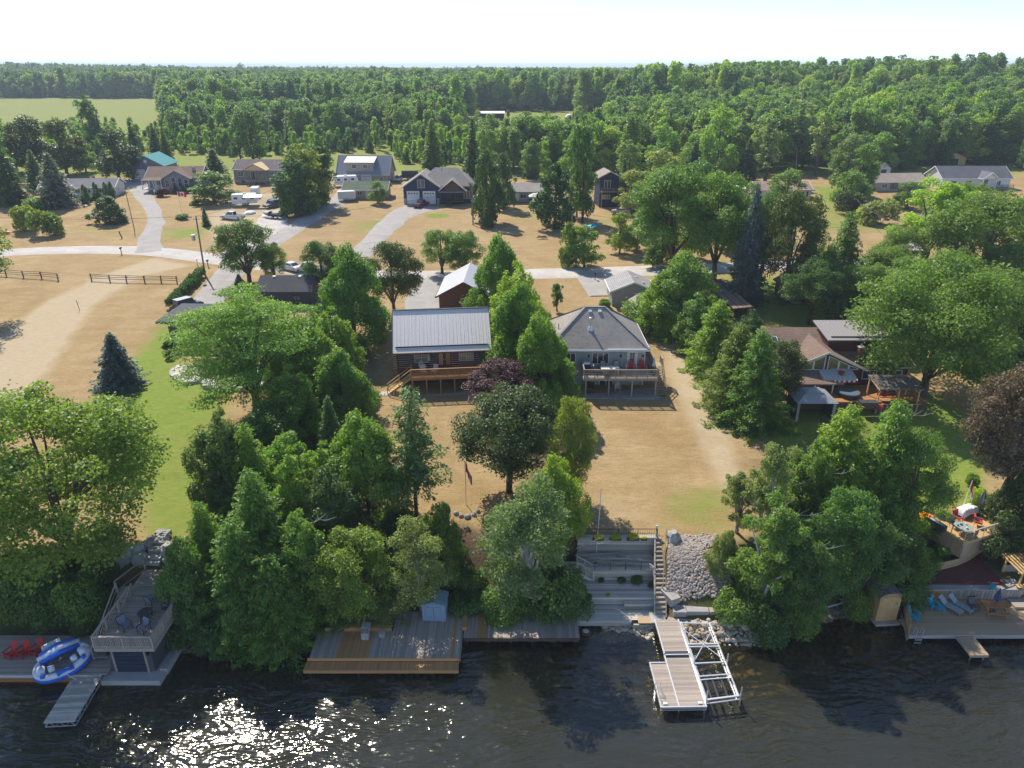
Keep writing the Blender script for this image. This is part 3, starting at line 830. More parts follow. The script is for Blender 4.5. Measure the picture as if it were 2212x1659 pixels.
def plant(kind, name, x, y, h, w, leaf, label, cat='tree', group=None, bark=None, single=False, parts=('trunk', 'crown'), z=None, lean=0.0):
    cr, tr, ph, pw, rnd, ft = PROTO[kind]
    z = T(x, y) if z is None else z
    s = (w / pw, w / pw, h / ph)
    rz = random.uniform(0, 6.28)
    t_ = thing(name, label, cat, (x, y, z - 0.05), rz, group)
    t_.rotation_euler = (random.uniform(-0.03, 0.03), lean, rz) if not lean else (0, lean, 0)
    for nm, me, mm in ((parts[0], tr, bark), (parts[1], cr, LF[leaf])):
        o = bpy.data.objects.new(nm, me)
        link(o, t_)
        o.scale = s
        if mm:
            o.material_slots[0].link = 'OBJECT'
            o.material_slots[0].material = mm
    return t_

def tree(kind, name, vx, vb, vt, wv, leaf, label, group=None, cat='tree', bark=None, lean=0.0):
    """rooted on the ground at its foot, as tall and wide as it shows"""
    x, y, z = g(vx, vb)
    rnd, ft = PROTO[kind][4], PROTO[kind][5]
    top = hz(y, vt) - z
    w = wv / FPX * depth(y, z + top * 0.5)
    h = top
    if rnd:
        dep = math.atan2(CAM_H - z - top * 0.6, y)
        lo, hi = 0.3, 40
        for _ in range(30):
            m_ = (lo + hi) / 2
            if silhouette(m_, w, ft, dep) < top: lo = m_
            else: hi = m_
        h = max(lo, top * 0.45)
    return plant(kind, name, x, y, h, w, leaf, label, cat, group, bark, lean=lean)
# ------------------------------------------------------------------ the trees and bushes one can tell apart
T1 = [
 # kind, name, foot x, foot y, top y, width, leaf, label
 ('maple', 'maple_tree', 160, 1215, 820, 470, 'yellow', 'huge yellow-green maple on the lawn above the red chairs'),
 ('spruce', 'blue_spruce', 262, 836, 712, 98, 'blue', 'neat blue spruce standing alone on the mown lawn'),
 ('locust', 'locust_tree', 556, 893, 606, 345, 'locust', 'feathery light green locust hiding the dark modern house'),
 ('cedar', 'cedar_tree', 768, 745, 522, 138, 'cedar', 'tall cedar with a pointed top between the black garage and the log cabin'),
 ('maple2', 'maple_tree', 853, 692, 527, 118, 'dark', 'dark green maple behind the corner of the log cabin'),
 ('broad3', 'maple_tree', 700, 640, 512, 84, 'deep', 'small dark maple beside the black garage'),
 ('cedar2', 'cedar_tree', 730, 850, 650, 145, 'cedar', 'dark cedar facing the log cabin wall'),
 ('cedar', 'cedar_tree', 680, 880, 695, 150, 'cedar_y', 'yellow-green cedar behind the locust'),
 ('cedar', 'cedar_tree', 745, 925, 745, 120, 'cedar', 'cedar at the edge of the shaded cabin lawn'),
 ('cedar2', 'cedar_tree', 655, 960, 775, 150, 'cedar_y', 'bright cedar in the middle of the boundary row'),
 ('cedar', 'cedar_tree', 585, 1000, 870, 150, 'cedar', 'short cedar below the locust crown'),
 ('spruce', 'spruce_tree', 722, 1015, 848, 78, 'pine', 'slender bluish spruce rising among the boundary cedars'),
 ('cedar', 'cedar_tree', 800, 1120, 888, 160, 'cedar', 'broad cedar beside the ragged spruce on the cabin lawn'),
 ('cedar2', 'cedar_tree', 500, 1130, 865, 160, 'cedar_d', 'ragged dark cedar at the lawn edge with bare trunk showing'),
 ('hemlock', 'hemlock_tree', 560, 1130, 905, 160, 'cedar_y', 'yellowish hemlock in the boundary thicket'),
 ('cedar2', 'cedar_tree', 668, 1160, 945, 165, 'cedar', 'cedar in the heart of the shore thicket'),
 ('hemlock', 'hemlock_tree', 575, 1240, 1000, 190, 'cedar', 'feathery hemlock above the shore thicket'),
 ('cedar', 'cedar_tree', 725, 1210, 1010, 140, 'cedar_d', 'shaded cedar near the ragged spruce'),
 ('hemlock', 'hemlock_tree', 462, 1260, 1075, 140, 'cedar_y', 'hemlock beside the stone steps'),
 ('cedar2', 'cedar_tree', 660, 1330, 1090, 190, 'cedar', 'full cedar on the bank behind the big dock'),
 ('hemlock', 'hemlock_tree', 540, 1345, 1110, 210, 'cedar', 'hemlock leaning out over the dark water'),
 ('broad3', 'maple_tree', 770, 1345, 1130, 170, 'maple', 'bright maple on the bank behind the big dock'),
 ('hemlock', 'hemlock_tree', 610, 1392, 1190, 190, 'cedar', 'lowest hemlock with boughs hanging over the water'),
 ('cedar3', 'cedar_tree', 425, 1350, 1160, 110, 'mid', 'cedar on the bank beside the boathouse'),
 ('bush2', 'shrub', 410, 1375, 1270, 120, 'deep', 'dark shrub against the boathouse wall'),
 ('bush2', 'shrub', 480, 1395, 1290, 120, 'deep', 'dark shrub overhanging the water near the boathouse'),
 ('bush2', 'shrub', 395, 1290, 1190, 90, 'yellow', 'bright vine beside the boathouse railing'),
 ('ragged', 'spruce_tree', 900, 1118, 824, 122, 'pine', 'ragged spruce with a bare lower trunk on the cabin lawn'),
 ('maple2', 'purple_maple', 1092, 900, 778, 160, 'purple', 'dark purple maple at the corner of the cabin deck'),
 ('maple2', 'maple_tree', 1100, 1062, 836, 222, 'dark', 'dark green maple with leaning bare limbs in front of the purple maple'),
 ('broad3', 'lilac_tree', 1228, 1075, 845, 104, 'olive', 'olive-yellow bushy tree at the edge of the grey house lawn'),
 ('cedar3', 'cedar_tree', 1196, 1165, 975, 116, 'cedar_y', 'young cedar below the dark maple'),
 ('poplar', 'poplar_tree', 1135, 1330, 1030, 205, 'silver', 'pale silvery poplar on the bank beside the timber terraces'),
 ('poplar', 'poplar_tree', 912, 1330, 1120, 140, 'silver', 'silvery poplar leaning over the blue-grey shed'),
 ('birch', 'poplar_tree', 842, 1352, 1272, 120, 'silver', 'low silvery poplar branch spread over the dock boards'),
 ('cedar3', 'cedar_tree', 956, 1255, 1075, 92, 'yellow', 'yellow-green young cedar by the flagpole'),
 ('bush2', 'shrub', 1200, 1325, 1180, 140, 'deep', 'dense green shrub against the timber terraces'),
 ('bush2', 'shrub', 1090, 1330, 1235, 120, 'mid', 'green shrub behind the long weathered dock'),
 ('bush', 'shrub', 1010, 1322, 1262, 90, 'mid', 'low green shrub beside the blue-grey shed'),
 ('bush', 'shrub', 1020, 1275, 1215, 70, 'olive', 'yellowing shrub on the bare bank'),
 ('bush', 'shrub', 870, 1170, 1085, 90, 'cedar_d', 'dark undergrowth at the foot of the ragged spruce'),
 ('cedar', 'cedar_tree', 1078, 700, 500, 100, 'cedar', 'cedar at the far end of the row between the two houses'),
 ('broad3', 'poplar_tree', 955, 592, 488, 82, 'mid', 'poplar behind the brown garage'),
 ('broad3', 'poplar_tree', 1005, 600, 492, 80, 'mid', 'rounded poplar touching the brown garage roof'),
 ('cedar2', 'cedar_tree', 1105, 760, 545, 150, 'cedar_y', 'cedar beside the brown garage in the middle row'),
 ('cedar', 'cedar_tree', 1122, 830, 600, 132, 'cedar', 'large cedar between the log cabin and the grey roof'),
 ('cedar2', 'cedar_tree', 1092, 800, 640, 90, 'maple', 'leafy cedar touching the cabin roof edge'),
 ('cedar', 'cedar_tree', 1168, 880, 672, 118, 'cedar_y', 'bright pointed cedar at the front corner of the grey house'),
 ('cedar3', 'cedar_tree', 1203, 885, 770, 70, 'cedar', 'narrow cedar against the grey house wall'),
 ('bush', 'shrub', 1225, 880, 845, 50, 'deep', 'small green shrub beside the patio corner'),
 ('bush', 'shrub', 1246, 878, 850, 30, 'olive', 'small yellow flowering shrub on the dry lawn'),
 ('birch', 'young_tree', 1203, 672, 604, 34, 'mid', 'lone young tree on the dry lawn behind the grey house'),
 ('bush', 'shrub', 1306, 664, 640, 28, 'yellow', 'yellow-green shrub beside the grey garage'),
 ('bush', 'shrub', 1358, 678, 648, 30, 'yellow', 'small rounded shrub in front of the red garage door'),
 ('bush', 'shrub', 1372, 702, 682, 24, 'lime', 'lime plant at the step of the small shed'),
 ('cedar', 'cedar_tree', 1464, 715, 540, 150, 'cedar', 'tall broad cedar behind the small grey shed'),
 ('cedar3', 'cedar_tree', 1420, 720, 590, 90, 'cedar_y', 'olive cedar overhanging the small grey shed'),
 ('cedar2', 'cedar_tree', 1500, 760, 620, 120, 'mid', 'cedar at the head of the grassy track'),
 ('hemlock', 'hemlock_tree', 1540, 800, 640, 140, 'cedar_y', 'yellowish hemlock beside the brown woodshed'),
 ('hemlock', 'hemlock_tree', 1580, 880, 690, 150, 'olive', 'olive hemlock along the grassy track'),
 ('hemlock', 'hemlock_tree', 1620, 915, 700, 150, 'cedar', 'hemlock with drooping boughs beside the brown house'),
 ('broad3', 'maple_tree', 1668, 880, 720, 110, 'dark', 'bluish dark tree against the brown house roof'),
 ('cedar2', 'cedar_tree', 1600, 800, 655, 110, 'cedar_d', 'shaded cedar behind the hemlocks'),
 ('bush2', 'shrub', 1530, 745, 690, 80, 'silver', 'grey-green shrub beside the grassy track'),
 ('maple2', 'ash_tree', 1450, 600, 362, 210, 'maple', 'tall bright ash behind the grey garage'),
 ('maple2', 'ash_tree', 1540, 622, 380, 165, 'mid', 'tall ash with a bare trunk beside the road'),
 ('spruce', 'spruce_tree', 1606, 650, 385, 84, 'blue', 'tall thin bluish spruce beside the road'),
 ('broad3', 'maple_tree', 1690, 660, 395, 130, 'dark', 'dark full maple across from the brown shed'),
 ('maple2', 'maple_tree', 1640, 610, 420, 130, 'deep', 'deep green maple behind the bluish spruce'),
 ('hemlock', 'larch_tree', 1808, 640, 448, 110, 'mid', 'feathery larch beside the far brown lawn'),
 ('cedar2', 'cedar_tree', 1770, 650, 500, 80, 'yellow', 'yellow-green bushy tree beside the brown shed'),
 ('birch', 'maple_tree', 1995, 570, 368, 180, 'lime', 'lime-yellow maple in front of the tan-roofed house'),
 ('maple2', 'maple_tree', 2105, 620, 420, 220, 'maple', 'broad green maple beside the leaning utility pole'),
 ('bush2', 'shrub', 1865, 680, 555, 130, 'silver', 'greyish shrubs under the utility wires'),
 ('bush2', 'shrub', 1830, 715, 600, 110, 'deep', 'dark shrub beside the brown shed'),
 ('maple', 'maple_tree', 1990, 855, 550, 350, 'maple', 'very large maple shading the brown house'),
 ('broad3', 'maple_tree', 2130, 800, 580, 170, 'dark', 'dark maple at the side of the grey-roofed house'),
 ('maple2', 'bronze_maple', 2155, 1095, 780, 215, 'bronze', 'bronze-brown maple above the upper sun deck'),
 ('cedar3', 'cedar_tree', 2170, 1180, 1010, 130, 'dark', 'dark cedar behind the upper sun deck'),
 ('broad3', 'maple_tree', 2190, 900, 740, 120, 'dark', 'dark tree behind the bronze maple'),
 ('hemlock', 'hemlock_tree', 1790, 1120, 862, 210, 'cedar_y', 'big yellow-green hemlock in front of the white gazebo'),
 ('hemlock', 'hemlock_tree', 1885, 1135, 852, 190, 'cedar_y', 'tall hemlock with bleached twigs in front of the covered pergola'),
 ('cedar2', 'cedar_tree', 1720, 1150, 925, 150, 'mid', 'cedar at the edge of the shaded shore wood'),
 ('birch', 'birch_tree', 1645, 1190, 925, 110, 'silver', 'birch with pale limbs at the lawn edge'),
 ('maple2', 'maple_tree', 1943, 1180, 935, 140, 'maple', 'maple with a stout bare trunk above the flower bed'),
 ('birch', 'birch_tree', 1640, 1330, 1050, 170, 'mid', 'leafy birch leaning over the stone slope'),
 ('broad3', 'birch_tree', 1705, 1345, 1120, 150, 'deep', 'birch thicket beside the river stones'),
 ('broad3', 'maple_tree', 1790, 1300, 1040, 150, 'mid', 'leafy tree on the bare bank'),
 ('broad3', 'maple_tree', 1850, 1310, 1100, 140, 'deep', 'round green tree beside the curved-roof shed'),
 ('cedar3', 'cedar_tree', 1930, 1290, 1140, 115, 'deep', 'dark round cedar behind the curved-roof shed'),
 ('bush2', 'shrub', 1600, 1330, 1245, 110, 'mid', 'shrub spilling over the shore boulders'),
 ('bush2', 'shrub', 1660, 1375, 1270, 90, 'deep', 'dark shrub hanging above the water'),
 ('bush2', 'shrub', 1770, 1200, 1090, 120, 'deep', 'undergrowth beneath the hemlocks'),
 ('bush2', 'shrub', 620, 1010, 930, 120, 'deep', 'dark undergrowth below the bright boundary cedar'),
 ('bush2', 'shrub', 720, 960, 890, 110, 'mid', 'undergrowth between the boundary cedars'),
 ('cedar3', 'cedar_tree', 640, 1085, 930, 130, 'cedar_y', 'yellowish cedar in the middle of the thicket'),
 ('cedar', 'cedar_tree', 640, 830, 690, 110, 'cedar', 'cedar behind the locust trunk'),
 ('cedar2', 'cedar_tree', 730, 1120, 940, 140, 'cedar_y', 'light cedar above the shaded one near the ragged spruce'),
 ('bush2', 'shrub', 800, 1240, 1150, 110, 'deep', 'dark shrub on the bank below the ragged spruce'),
 ('bush2', 'shrub', 740, 1345, 1270, 120, 'deep', 'dark shrub at the back of the big dock'),
 ('bush2', 'shrub', 870, 1255, 1170, 110, 'mid', 'green shrub behind the leaning poplar'),
 ('cedar2', 'cedar_tree', 1125, 720, 590, 100, 'cedar', 'cedar behind the hipped roof corner'),
 ('maple2', 'maple_tree', 1745, 700, 560, 130, 'deep', 'dark leafy tree behind the metal dormer'),
 ('broad3', 'maple_tree', 1860, 700, 560, 120, 'mid', 'leafy tree beside the metal dormer'),
 ('broad3', 'maple_tree', 1905, 640, 520, 120, 'maple', 'leafy tree at the road below the leaning pole'),
 ('m_broad', 'maple_tree', 1575, 540, 430, 90, 'deep', 'dark tree behind the tall ashes by the road'),
 ('m_broad', 'maple_tree', 1500, 470, 350, 100, 'mid', 'tree behind the tall bright ash'),
 ('m_broad', 'maple_tree', 1690, 470, 370, 90, 'maple', 'bright tree beside the green lawn'),
 ('m_broad', 'maple_tree', 1960, 450, 395, 70, 'mid', 'tree between the tan-roofed house and the drive'),
 ('maple2', 'maple_tree', 1945, 700, 560, 150, 'mid', 'maple at the back of the very large maple'),
 ('broad3', 'maple_tree', 2075, 740, 590, 140, 'maple', 'bright tree between the very large maple and the grey roof'),
 ('maple2', 'maple_tree', 2060, 560, 400, 140, 'yellow', 'yellow-green maple between the lime one and the broad one'),
 ('broad3', 'maple_tree', 1935, 600, 480, 90, 'yellow', 'light tree hiding the foot of the leaning pole'),
 ('broad3', 'maple_tree', 2160, 640, 520, 110, 'mid', 'tree at the roadside near the grey-roofed house'),
 ('bush2', 'shrub', 1920, 770, 690, 110, 'deep', 'dark shrub behind the brown house corner'),
 ('m_broad', 'maple_tree', 1490, 560, 440, 90, 'maple', 'leafy tree between the two tall ashes'),
 ('m_broad', 'maple_tree', 1400, 500, 400, 70, 'mid', 'tree beside the champagne coupe'),
 ('bush2', 'shrub', 1720, 1352, 1250, 110, 'mid', 'shrub drooping to the water below the birches'),
 ('bush2', 'shrub', 1640, 1290, 1180, 120, 'maple', 'bright shrub beside the river stones'),
 ('bush2', 'shrub', 1850, 1325, 1240, 70, 'maple', 'bright shrub against the arched shed'),
 ('bush', 'shrub', 1790, 1285, 1235, 60, 'olive', 'thin yellowish shrub on the bare bank'),
 ('cedar3', 'cedar_tree', 1560, 1240, 1140, 60, 'silver', 'pale leafy sapling at the edge of the stone slope'),
 ('birch', 'birch_tree', 1590, 1150, 1000, 90, 'silver', 'thin birch leaning over the head of the slope'),
 # along the left shore
 ('bush2', 'shrub', 40, 1325, 1200, 120, 'deep', 'dense vine mound behind the first red chair'),
 ('bush2', 'shrub', 130, 1325, 1215, 120, 'deep', 'dense vine mound behind the blue inflatable'),
 ('bush2', 'shrub', 190, 1330, 1200, 110, 'mid', 'vine mound beside the deck stairs'),
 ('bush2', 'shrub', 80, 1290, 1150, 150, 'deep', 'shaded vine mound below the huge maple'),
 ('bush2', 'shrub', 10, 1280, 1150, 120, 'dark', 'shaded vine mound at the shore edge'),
 ('bush', 'shrub', 225, 1260, 1190, 70, 'dark', 'low shrub above the deck stairs'),
 ('bush', 'shrub', 185, 1372, 1325, 60, 'deep', 'low green shrub beside the boathouse corner'),
 ('maple2', 'maple_tree', -62, 690, 440, 210, 'mid', 'maple reaching into the picture beside the split-rail fence'),
 # the near lawns across the road
 ('broad3', 'ash_tree', 540, 612, 465, 120, 'olive', 'yellowing ash beside the road junction'),
 ('broad3', 'ash_tree', 596, 610, 520, 60, 'yellow', 'small yellow-green ash behind the parked cars'),
 ('spruce', 'blue_spruce', 520, 628, 590, 34, 'blue', 'small blue spruce beside the drive'),
 ('m_spruce', 'blue_spruce', 130, 447, 326, 84, 'blue', 'tall blue spruce in front of the white bungalow'),
 ('m_cedar', 'juniper', 238, 482, 416, 62, 'cedar_d', 'rounded dark juniper on the far lawn'),
 ('m_broad', 'maple_tree', 258, 392, 284, 94, 'dark', 'round dark maple beside the teal-roofed garage'),
 ('m_broad', 'maple_tree', 80, 375, 256, 110, 'dark', 'wide dark maple at the field edge'),
 ('m_broad', 'maple_tree', 145, 378, 262, 90, 'dark', 'dark maple next to the wide one at the field edge'),
 ('m_cedar', 'columnar_cedar', 188, 440, 394, 15, 'cedar_d', 'slim clipped cedar nearest the blue spruce'),
 ('m_cedar', 'columnar_cedar', 212, 435, 389, 14, 'cedar_d', 'slim clipped cedar in the middle of the bungalow front'),
 ('m_cedar', 'columnar_cedar', 232, 430, 389, 12, 'cedar_d', 'slim clipped cedar one from the bungalow corner'),
 ('m_cedar', 'columnar_cedar', 243, 428, 388, 13, 'cedar_d', 'slim clipped cedar at the bungalow corner'),
 ('m_bush', 'shrub', 176, 440, 424, 26, 'deep', 'rounded shrub under the bungalow window'),
 ('m_bush', 'shrub', 200, 435, 420, 22, 'deep', 'rounded shrub between the slim cedars'),
 ('m_bush', 'shrub', 100, 508, 440, 70, 'olive', 'olive shrub beside the far lawn'),
 ('m_bush', 'shrub', 55, 500, 430, 70, 'olive', 'yellowing shrub at the frame edge lawn'),
 ('m_bush', 'shrub', 75, 455, 420, 60, 'mid', 'green shrub behind the yellowing one'),
 ('m_spruce', 'spruce_tree', 28, 440, 310, 80, 'spruce', 'dark spruce near the white bungalow'),
 ('m_broad', 'willow_tree', 12, 415, 285, 70, 'mid', 'green tree behind the dark spruce'),
 ('m_spruce', 'spruce_tree', 84, 410, 320, 50, 'pine', 'olive spruce behind the white bungalow'),
 ('m_broad', 'apple_tree', 186, 372, 312, 50, 'yellow', 'light bushy tree between the two dark maples'),
 ('m_spruce', 'spruce_tree', 470, 395, 318, 66, 'spruce', 'dark spruce behind the house with four tall windows'),
 ('m_broad', 'maple_tree', 465, 438, 372, 96, 'mid', 'rounded tree beside the house with four tall windows'),
 ('m_bush', 'shrub', 355, 425, 401, 30, 'purple', 'dark red shrub below the porch'),
 ('m_spruce', 'spruce_tree', 446, 488, 444, 20, 'spruce', 'tiny spruce on the lawn by the flagpole'),
 ('m_bush', 'shrub', 393, 474, 458, 34, 'yellow', 'low clipped shrubs round the lawn flagpole'),
 ('m_bush', 'shrub', 425, 442, 430, 28, 'olive', 'low shrub bed behind the lawn flagpole'),
 ('m_cedar', 'columnar_cedar', 381, 418, 399, 11, 'cedar_d', 'clipped cedar under the four tall windows, nearest the porch'),
 ('m_cedar', 'columnar_cedar', 397, 418, 399, 11, 'cedar_d', 'clipped cedar under the four tall windows, middle one'),
 ('m_cedar', 'columnar_cedar', 414, 416, 398, 11, 'cedar_d', 'clipped cedar under the four tall windows, furthest from the porch'),
 ('m_broad2', 'hedge_tree', 640, 466, 335, 80, 'cedar_d', 'dark tree of the tall hedge beside the building site'),
 ('m_broad2', 'hedge_tree', 668, 455, 310, 84, 'olive', 'tall olive tree in the hedge beside the building site'),
 ('m_broad2', 'hedge_tree', 692, 442, 303, 74, 'cedar_d', 'dark tree at the far end of the tall hedge'),
 ('m_broad', 'hedge_tree', 628, 440, 376, 44, 'yellow', 'bright shrubby tree at the building site edge'),
 ('m_bush', 'shrub', 622, 470, 415, 50, 'deep', 'vine heap at the foot of the tall hedge'),
 ('m_bush', 'shrub', 655, 466, 420, 60, 'cedar_d', 'dark growth at the foot of the olive hedge tree'),
 ('m_bush', 'shrub', 690, 450, 405, 56, 'deep', 'dark growth at the far end of the tall hedge'),
 ('m_broad', 'shrub', 816, 440, 391, 40, 'mid', 'rounded green shrub in front of the green-roofed cottage'),
 ('m_spruce', 'spruce_tree', 935, 378, 252, 60, 'olive', 'tall grey-green spruce behind the navy house'),
 ('m_spruce', 'spruce_tree', 1020, 420, 250, 56, 'cedar_d', 'tall dark spruce beside the navy house'),
 ('m_cedar', 'cedar_tree', 1052, 480, 310, 62, 'cedar_d', 'tall dark cedar between the navy house and the low grey house'),
 ('m_cedar', 'cedar_tree', 1088, 450, 320, 50, 'spruce', 'slim dark cedar beside the low grey house'),
 ('m_cedar', 'cedar_tree', 1052, 492, 440, 26, 'cedar_d', 'short cedar at the foot of the tall dark one'),
 ('m_cedar', 'cedar_tree', 1198, 492, 340, 82, 'cedar_d', 'dense dark cedar beside the screened gazebo'),
 ('m_broad2', 'poplar_tree', 1258, 480, 250, 60, 'deep', 'tall vine-wrapped poplar before the tall navy house'),
 ('m_broad', 'maple_tree', 1246, 470, 360, 52, 'maple', 'bright tree at the foot of the vine-wrapped poplar'),
 ('m_broad', 'vine_mound', 1262, 577, 490, 76, 'mid', 'vine-covered mound beside the road'),
 ('m_cedar', 'vine_mound', 1228, 575, 470, 40, 'maple', 'pointed vine-covered post beside the vine mound'),
 ('m_broad', 'sumac_tree', 1338, 548, 462, 58, 'yellow', 'small light green tree on the brown lawn'),
 ('m_broad', 'sumac_tree', 1376, 540, 470, 52, 'mid', 'small tree in front of the parked cars'),
 ('m_broad', 'maple_tree', 1360, 460, 370, 70, 'silver', 'grey-green tree beside the tall navy house'),
 ('m_spruce', 'spruce_tree', 1345, 440, 340, 40, 'pine', 'light spruce beside the tall navy house'),
 ('m_broad', 'maple_tree', 1425, 460, 330, 100, 'silver', 'wide grey-green tree behind the tall ashes'),
 ('m_spruce', 'spruce_tree', 1610, 400, 296, 60, 'spruce', 'dark spruce behind the pink-roofed bungalow'),
 ('m_broad', 'maple_tree', 1820, 420, 295, 80, 'silver', 'pale tree beside the tan-roofed house'),
 ('m_broad', 'maple_tree', 1850, 430, 315, 70, 'mid', 'green tree against the tan-roofed house'),
 ('m_broad', 'lilac_tree', 1830, 450, 370, 80, 'mid', 'leafy tree over the dark shrubs'),
 ('m_bush', 'shrub', 1900, 485, 420, 90, 'silver', 'greyish rounded shrub in front of the tan-roofed house'),
 ('m_bush', 'shrub', 1830, 462, 400, 70, 'dark', 'dark shrub below the pale tree'),
 ('m_broad', 'maple_tree', 2195, 500, 430, 70, 'dark', 'dark tree beside the long white house lawn'),
 ('m_broad', 'maple_tree', 2200, 590, 490, 80, 'maple', 'green tree at the road edge beyond the broad maple'),
 ('m_broad', 'maple_tree', 2060, 640, 540, 90, 'olive', 'low tree beside the leaning utility pole'),
 ('m_bush', 'shrub', 2180, 640, 590, 80, 'deep', 'shrubs beside the grey-roofed house'),
 ('m_broad', 'apple_tree', 1430, 570, 480, 60, 'olive', 'yellowing tree under the tall ashes'),
 ('m_broad', 'apple_tree', 1410, 580, 515, 46, 'mid', 'small tree at the road beside the grey garage'),
 ('m_broad2', 'poplar_tree', 205, 330, 205, 46, 'deep', 'slim tall poplar in front of the green field'),
 ('m_broad2', 'poplar_tree', 548, 350, 228, 66, 'deep', 'tall dark poplar standing over the building site house'),
 ('m_broad2', 'poplar_tree', 520, 345, 250, 40, 'deep', 'thinner dark poplar next to the tall dark one'),
 ('m_spruce', 'spruce_tree', 300, 375, 258, 44, 'spruce', 'dark spruce behind the teal-roofed garage'),
 ('m_spruce', 'spruce_tree', 345, 365, 262, 40, 'spruce', 'spruce behind the house with four tall windows'),
 ('m_spruce', 'spruce_tree', 366, 362, 270, 34, 'olive', 'thin olive spruce next to the dark one'),
 ('m_broad', 'purple_maple', 2110, 260, 208, 50, 'purple', 'purple maple far in the wood'),
]
for row in T1:
    bark = M['pale_bark'] if row[1] == 'birch_tree' or (row[6] == 'silver' and row[0] in ('poplar', 'birch')) else None
    cat = 'shrub' if row[1] in ('shrub', 'vine_mound') else 'tree'
    tree(*row, cat=cat, bark=bark)

# ------------------------------------------------------------------ belt of trees behind the houses, then the wood to the horizon
CLEAR = [gp((0, 560), (0, 385), (100, 372), (290, 330), (360, 330), (500, 340), (640, 338), (730, 330), (845, 330), (880, 358), (1010, 355), (1110, 395), (1290, 382), (1345, 382), (1390, 470), (1560, 400), (1640, 398), (1760, 397), (1880, 384), (2000, 360), (2200, 358), (2400, 560)),
         gp((0, 300), (0, 214), (400, 214), (330, 240), (60, 290)), gp((500, 285), (520, 268), (680, 256), (700, 262), (600, 290)),
         gp((1010, 262), (1010, 240), (1260, 240), (1240, 262), (1080, 268)), gp((-300, 330), (-300, 214), (0, 214), (30, 300))]
bx0 = [(min(p[0] for p in c), max(p[0] for p in c), min(p[1] for p in c), max(p[1] for p in c)) for c in CLEAR]
def is_clear(x, y):
    x, y = np.array([x], float), np.array([y], float)
    return any(inpoly(x, y, c)[0] for c in CLEAR)
placed = [(o.location.x, o.location.y) for o in COL.objects if o.get('category') == 'tree']
r2 = random.Random(3)
BELT = [('m_broad2', 'wood_tree', 'wd1', 'leafy green tree of the wood behind the houses', 'leafy trees of the wood'),
        ('m_broad', 'wood_tree', 'wd2', 'round bright tree of the wood behind the houses', 'round bright trees of the wood'),
        ('m_poplar', 'poplar_tree', 'wd4', 'slim light green poplar of the young wood', 'slim poplars of the young wood'),
        ('m_poplar', 'poplar_tree', 'wd1', 'slim green poplar of the wood behind the houses', 'slim green poplars of the wood'),
        ('m_cedar', 'cedar_tree', 'wd5', 'dark pointed cedar of the wood behind the houses', 'dark cedars of the wood'),
        ('m_broad2', 'wood_tree', 'wd3', 'dark leafy tree of the wood behind the houses', 'dark leafy trees of the wood'),
        ('m_spruce', 'spruce_tree', 'wd5', 'pointed dark spruce of the wood behind the houses', 'dark spruces of the wood'),
        ('m_thin', 'poplar_tree', 'wd6', 'thin greyish poplar of the wood behind the houses', 'thin greyish poplars of the wood')]
n = 0
tries = 0
while n < 250 and tries < 40000:
    tries += 1
    y = 205 + 215 * r2.random() ** 1.0
    x = r2.uniform(-0.80, 0.80) * y
    if (x / y < -0.46 and y > 262) or is_clear(x, y) or any((x - a) ** 2 + (y - b) ** 2 < 22 for a, b in placed): continue
    if y < 290 and is_clear(x, y + 8) and r2.random() < 0.5: continue
    u = x / y
    k = r2.random()
    if u > 0.08: i = 0 if k < .28 else 1 if k < .52 else 5 if k < .70 else 7 if k < .84 else 3 if k < .90 else 6 if k < .95 else 4
    elif -0.62 < u < -0.05 and y < 330: i = 2 if k < .56 else 3 if k < .68 else 1 if k < .76 else 4 if k < .86 else 6 if k < .94 else 5
    else: i = 3 if k < .34 else 0 if k < .55 else 2 if k < .72 else 5 if k < .82 else 6 if k < .93 else 4
    kind, nm, lf, lb, gr = BELT[i]
    if -0.07 < u < 0.13 and y > 300: i = 2 if k < .5 else 4
    kind, nm, lf, lb, gr = BELT[i]
    hgt = {'m_poplar': 13, 'm_thin': 18, 'm_cedar': 11}.get(kind, 16) * r2.uniform(0.72, 1.18)
    if -0.62 < u < -0.05 and y < 330: hgt *= 0.62
    if -0.07 < u < 0.13 and y > 290: hgt *= 0.55
    if u > 0.25: hgt *= 1.12
    wd = hgt * {'m_poplar': .36, 'm_thin': .36, 'm_cedar': .42}.get(kind, .66) * r2.uniform(0.85, 1.15)
    hs = [(-.565, 'white bungalow'), (-.48, 'teal-roofed garage'), (-.40, 'house with four tall windows'), (-.33, 'building site'), (-.2, 'dormer house'), (-.09, 'navy house'), (.02, 'low grey house'), (.14, 'tall navy house'), (.25, 'tall ashes'), (.38, 'pink-roofed bungalow'), (.52, 'tan-roofed house'), (.65, 'white porch house'), (.76, 'frame-side trees of the far lawn')]
    near_ = min(hs, key=lambda q: abs(q[0] - u))[1]
    lb = ('tall ' if hgt > 16 else 'short ' if hgt < 9.5 else '') + lb.replace('of the wood behind the houses', '').replace('of the young wood', '').strip() + (' at the wood edge behind the ' if y < 262 else ' in the middle wood behind the ' if y < 335 else ' deep in the wood behind the ') + near_
    plant(kind, nm, x, y, hgt, wd, lf, lb, 'tree', gr)
    placed.append((x, y)); n += 1

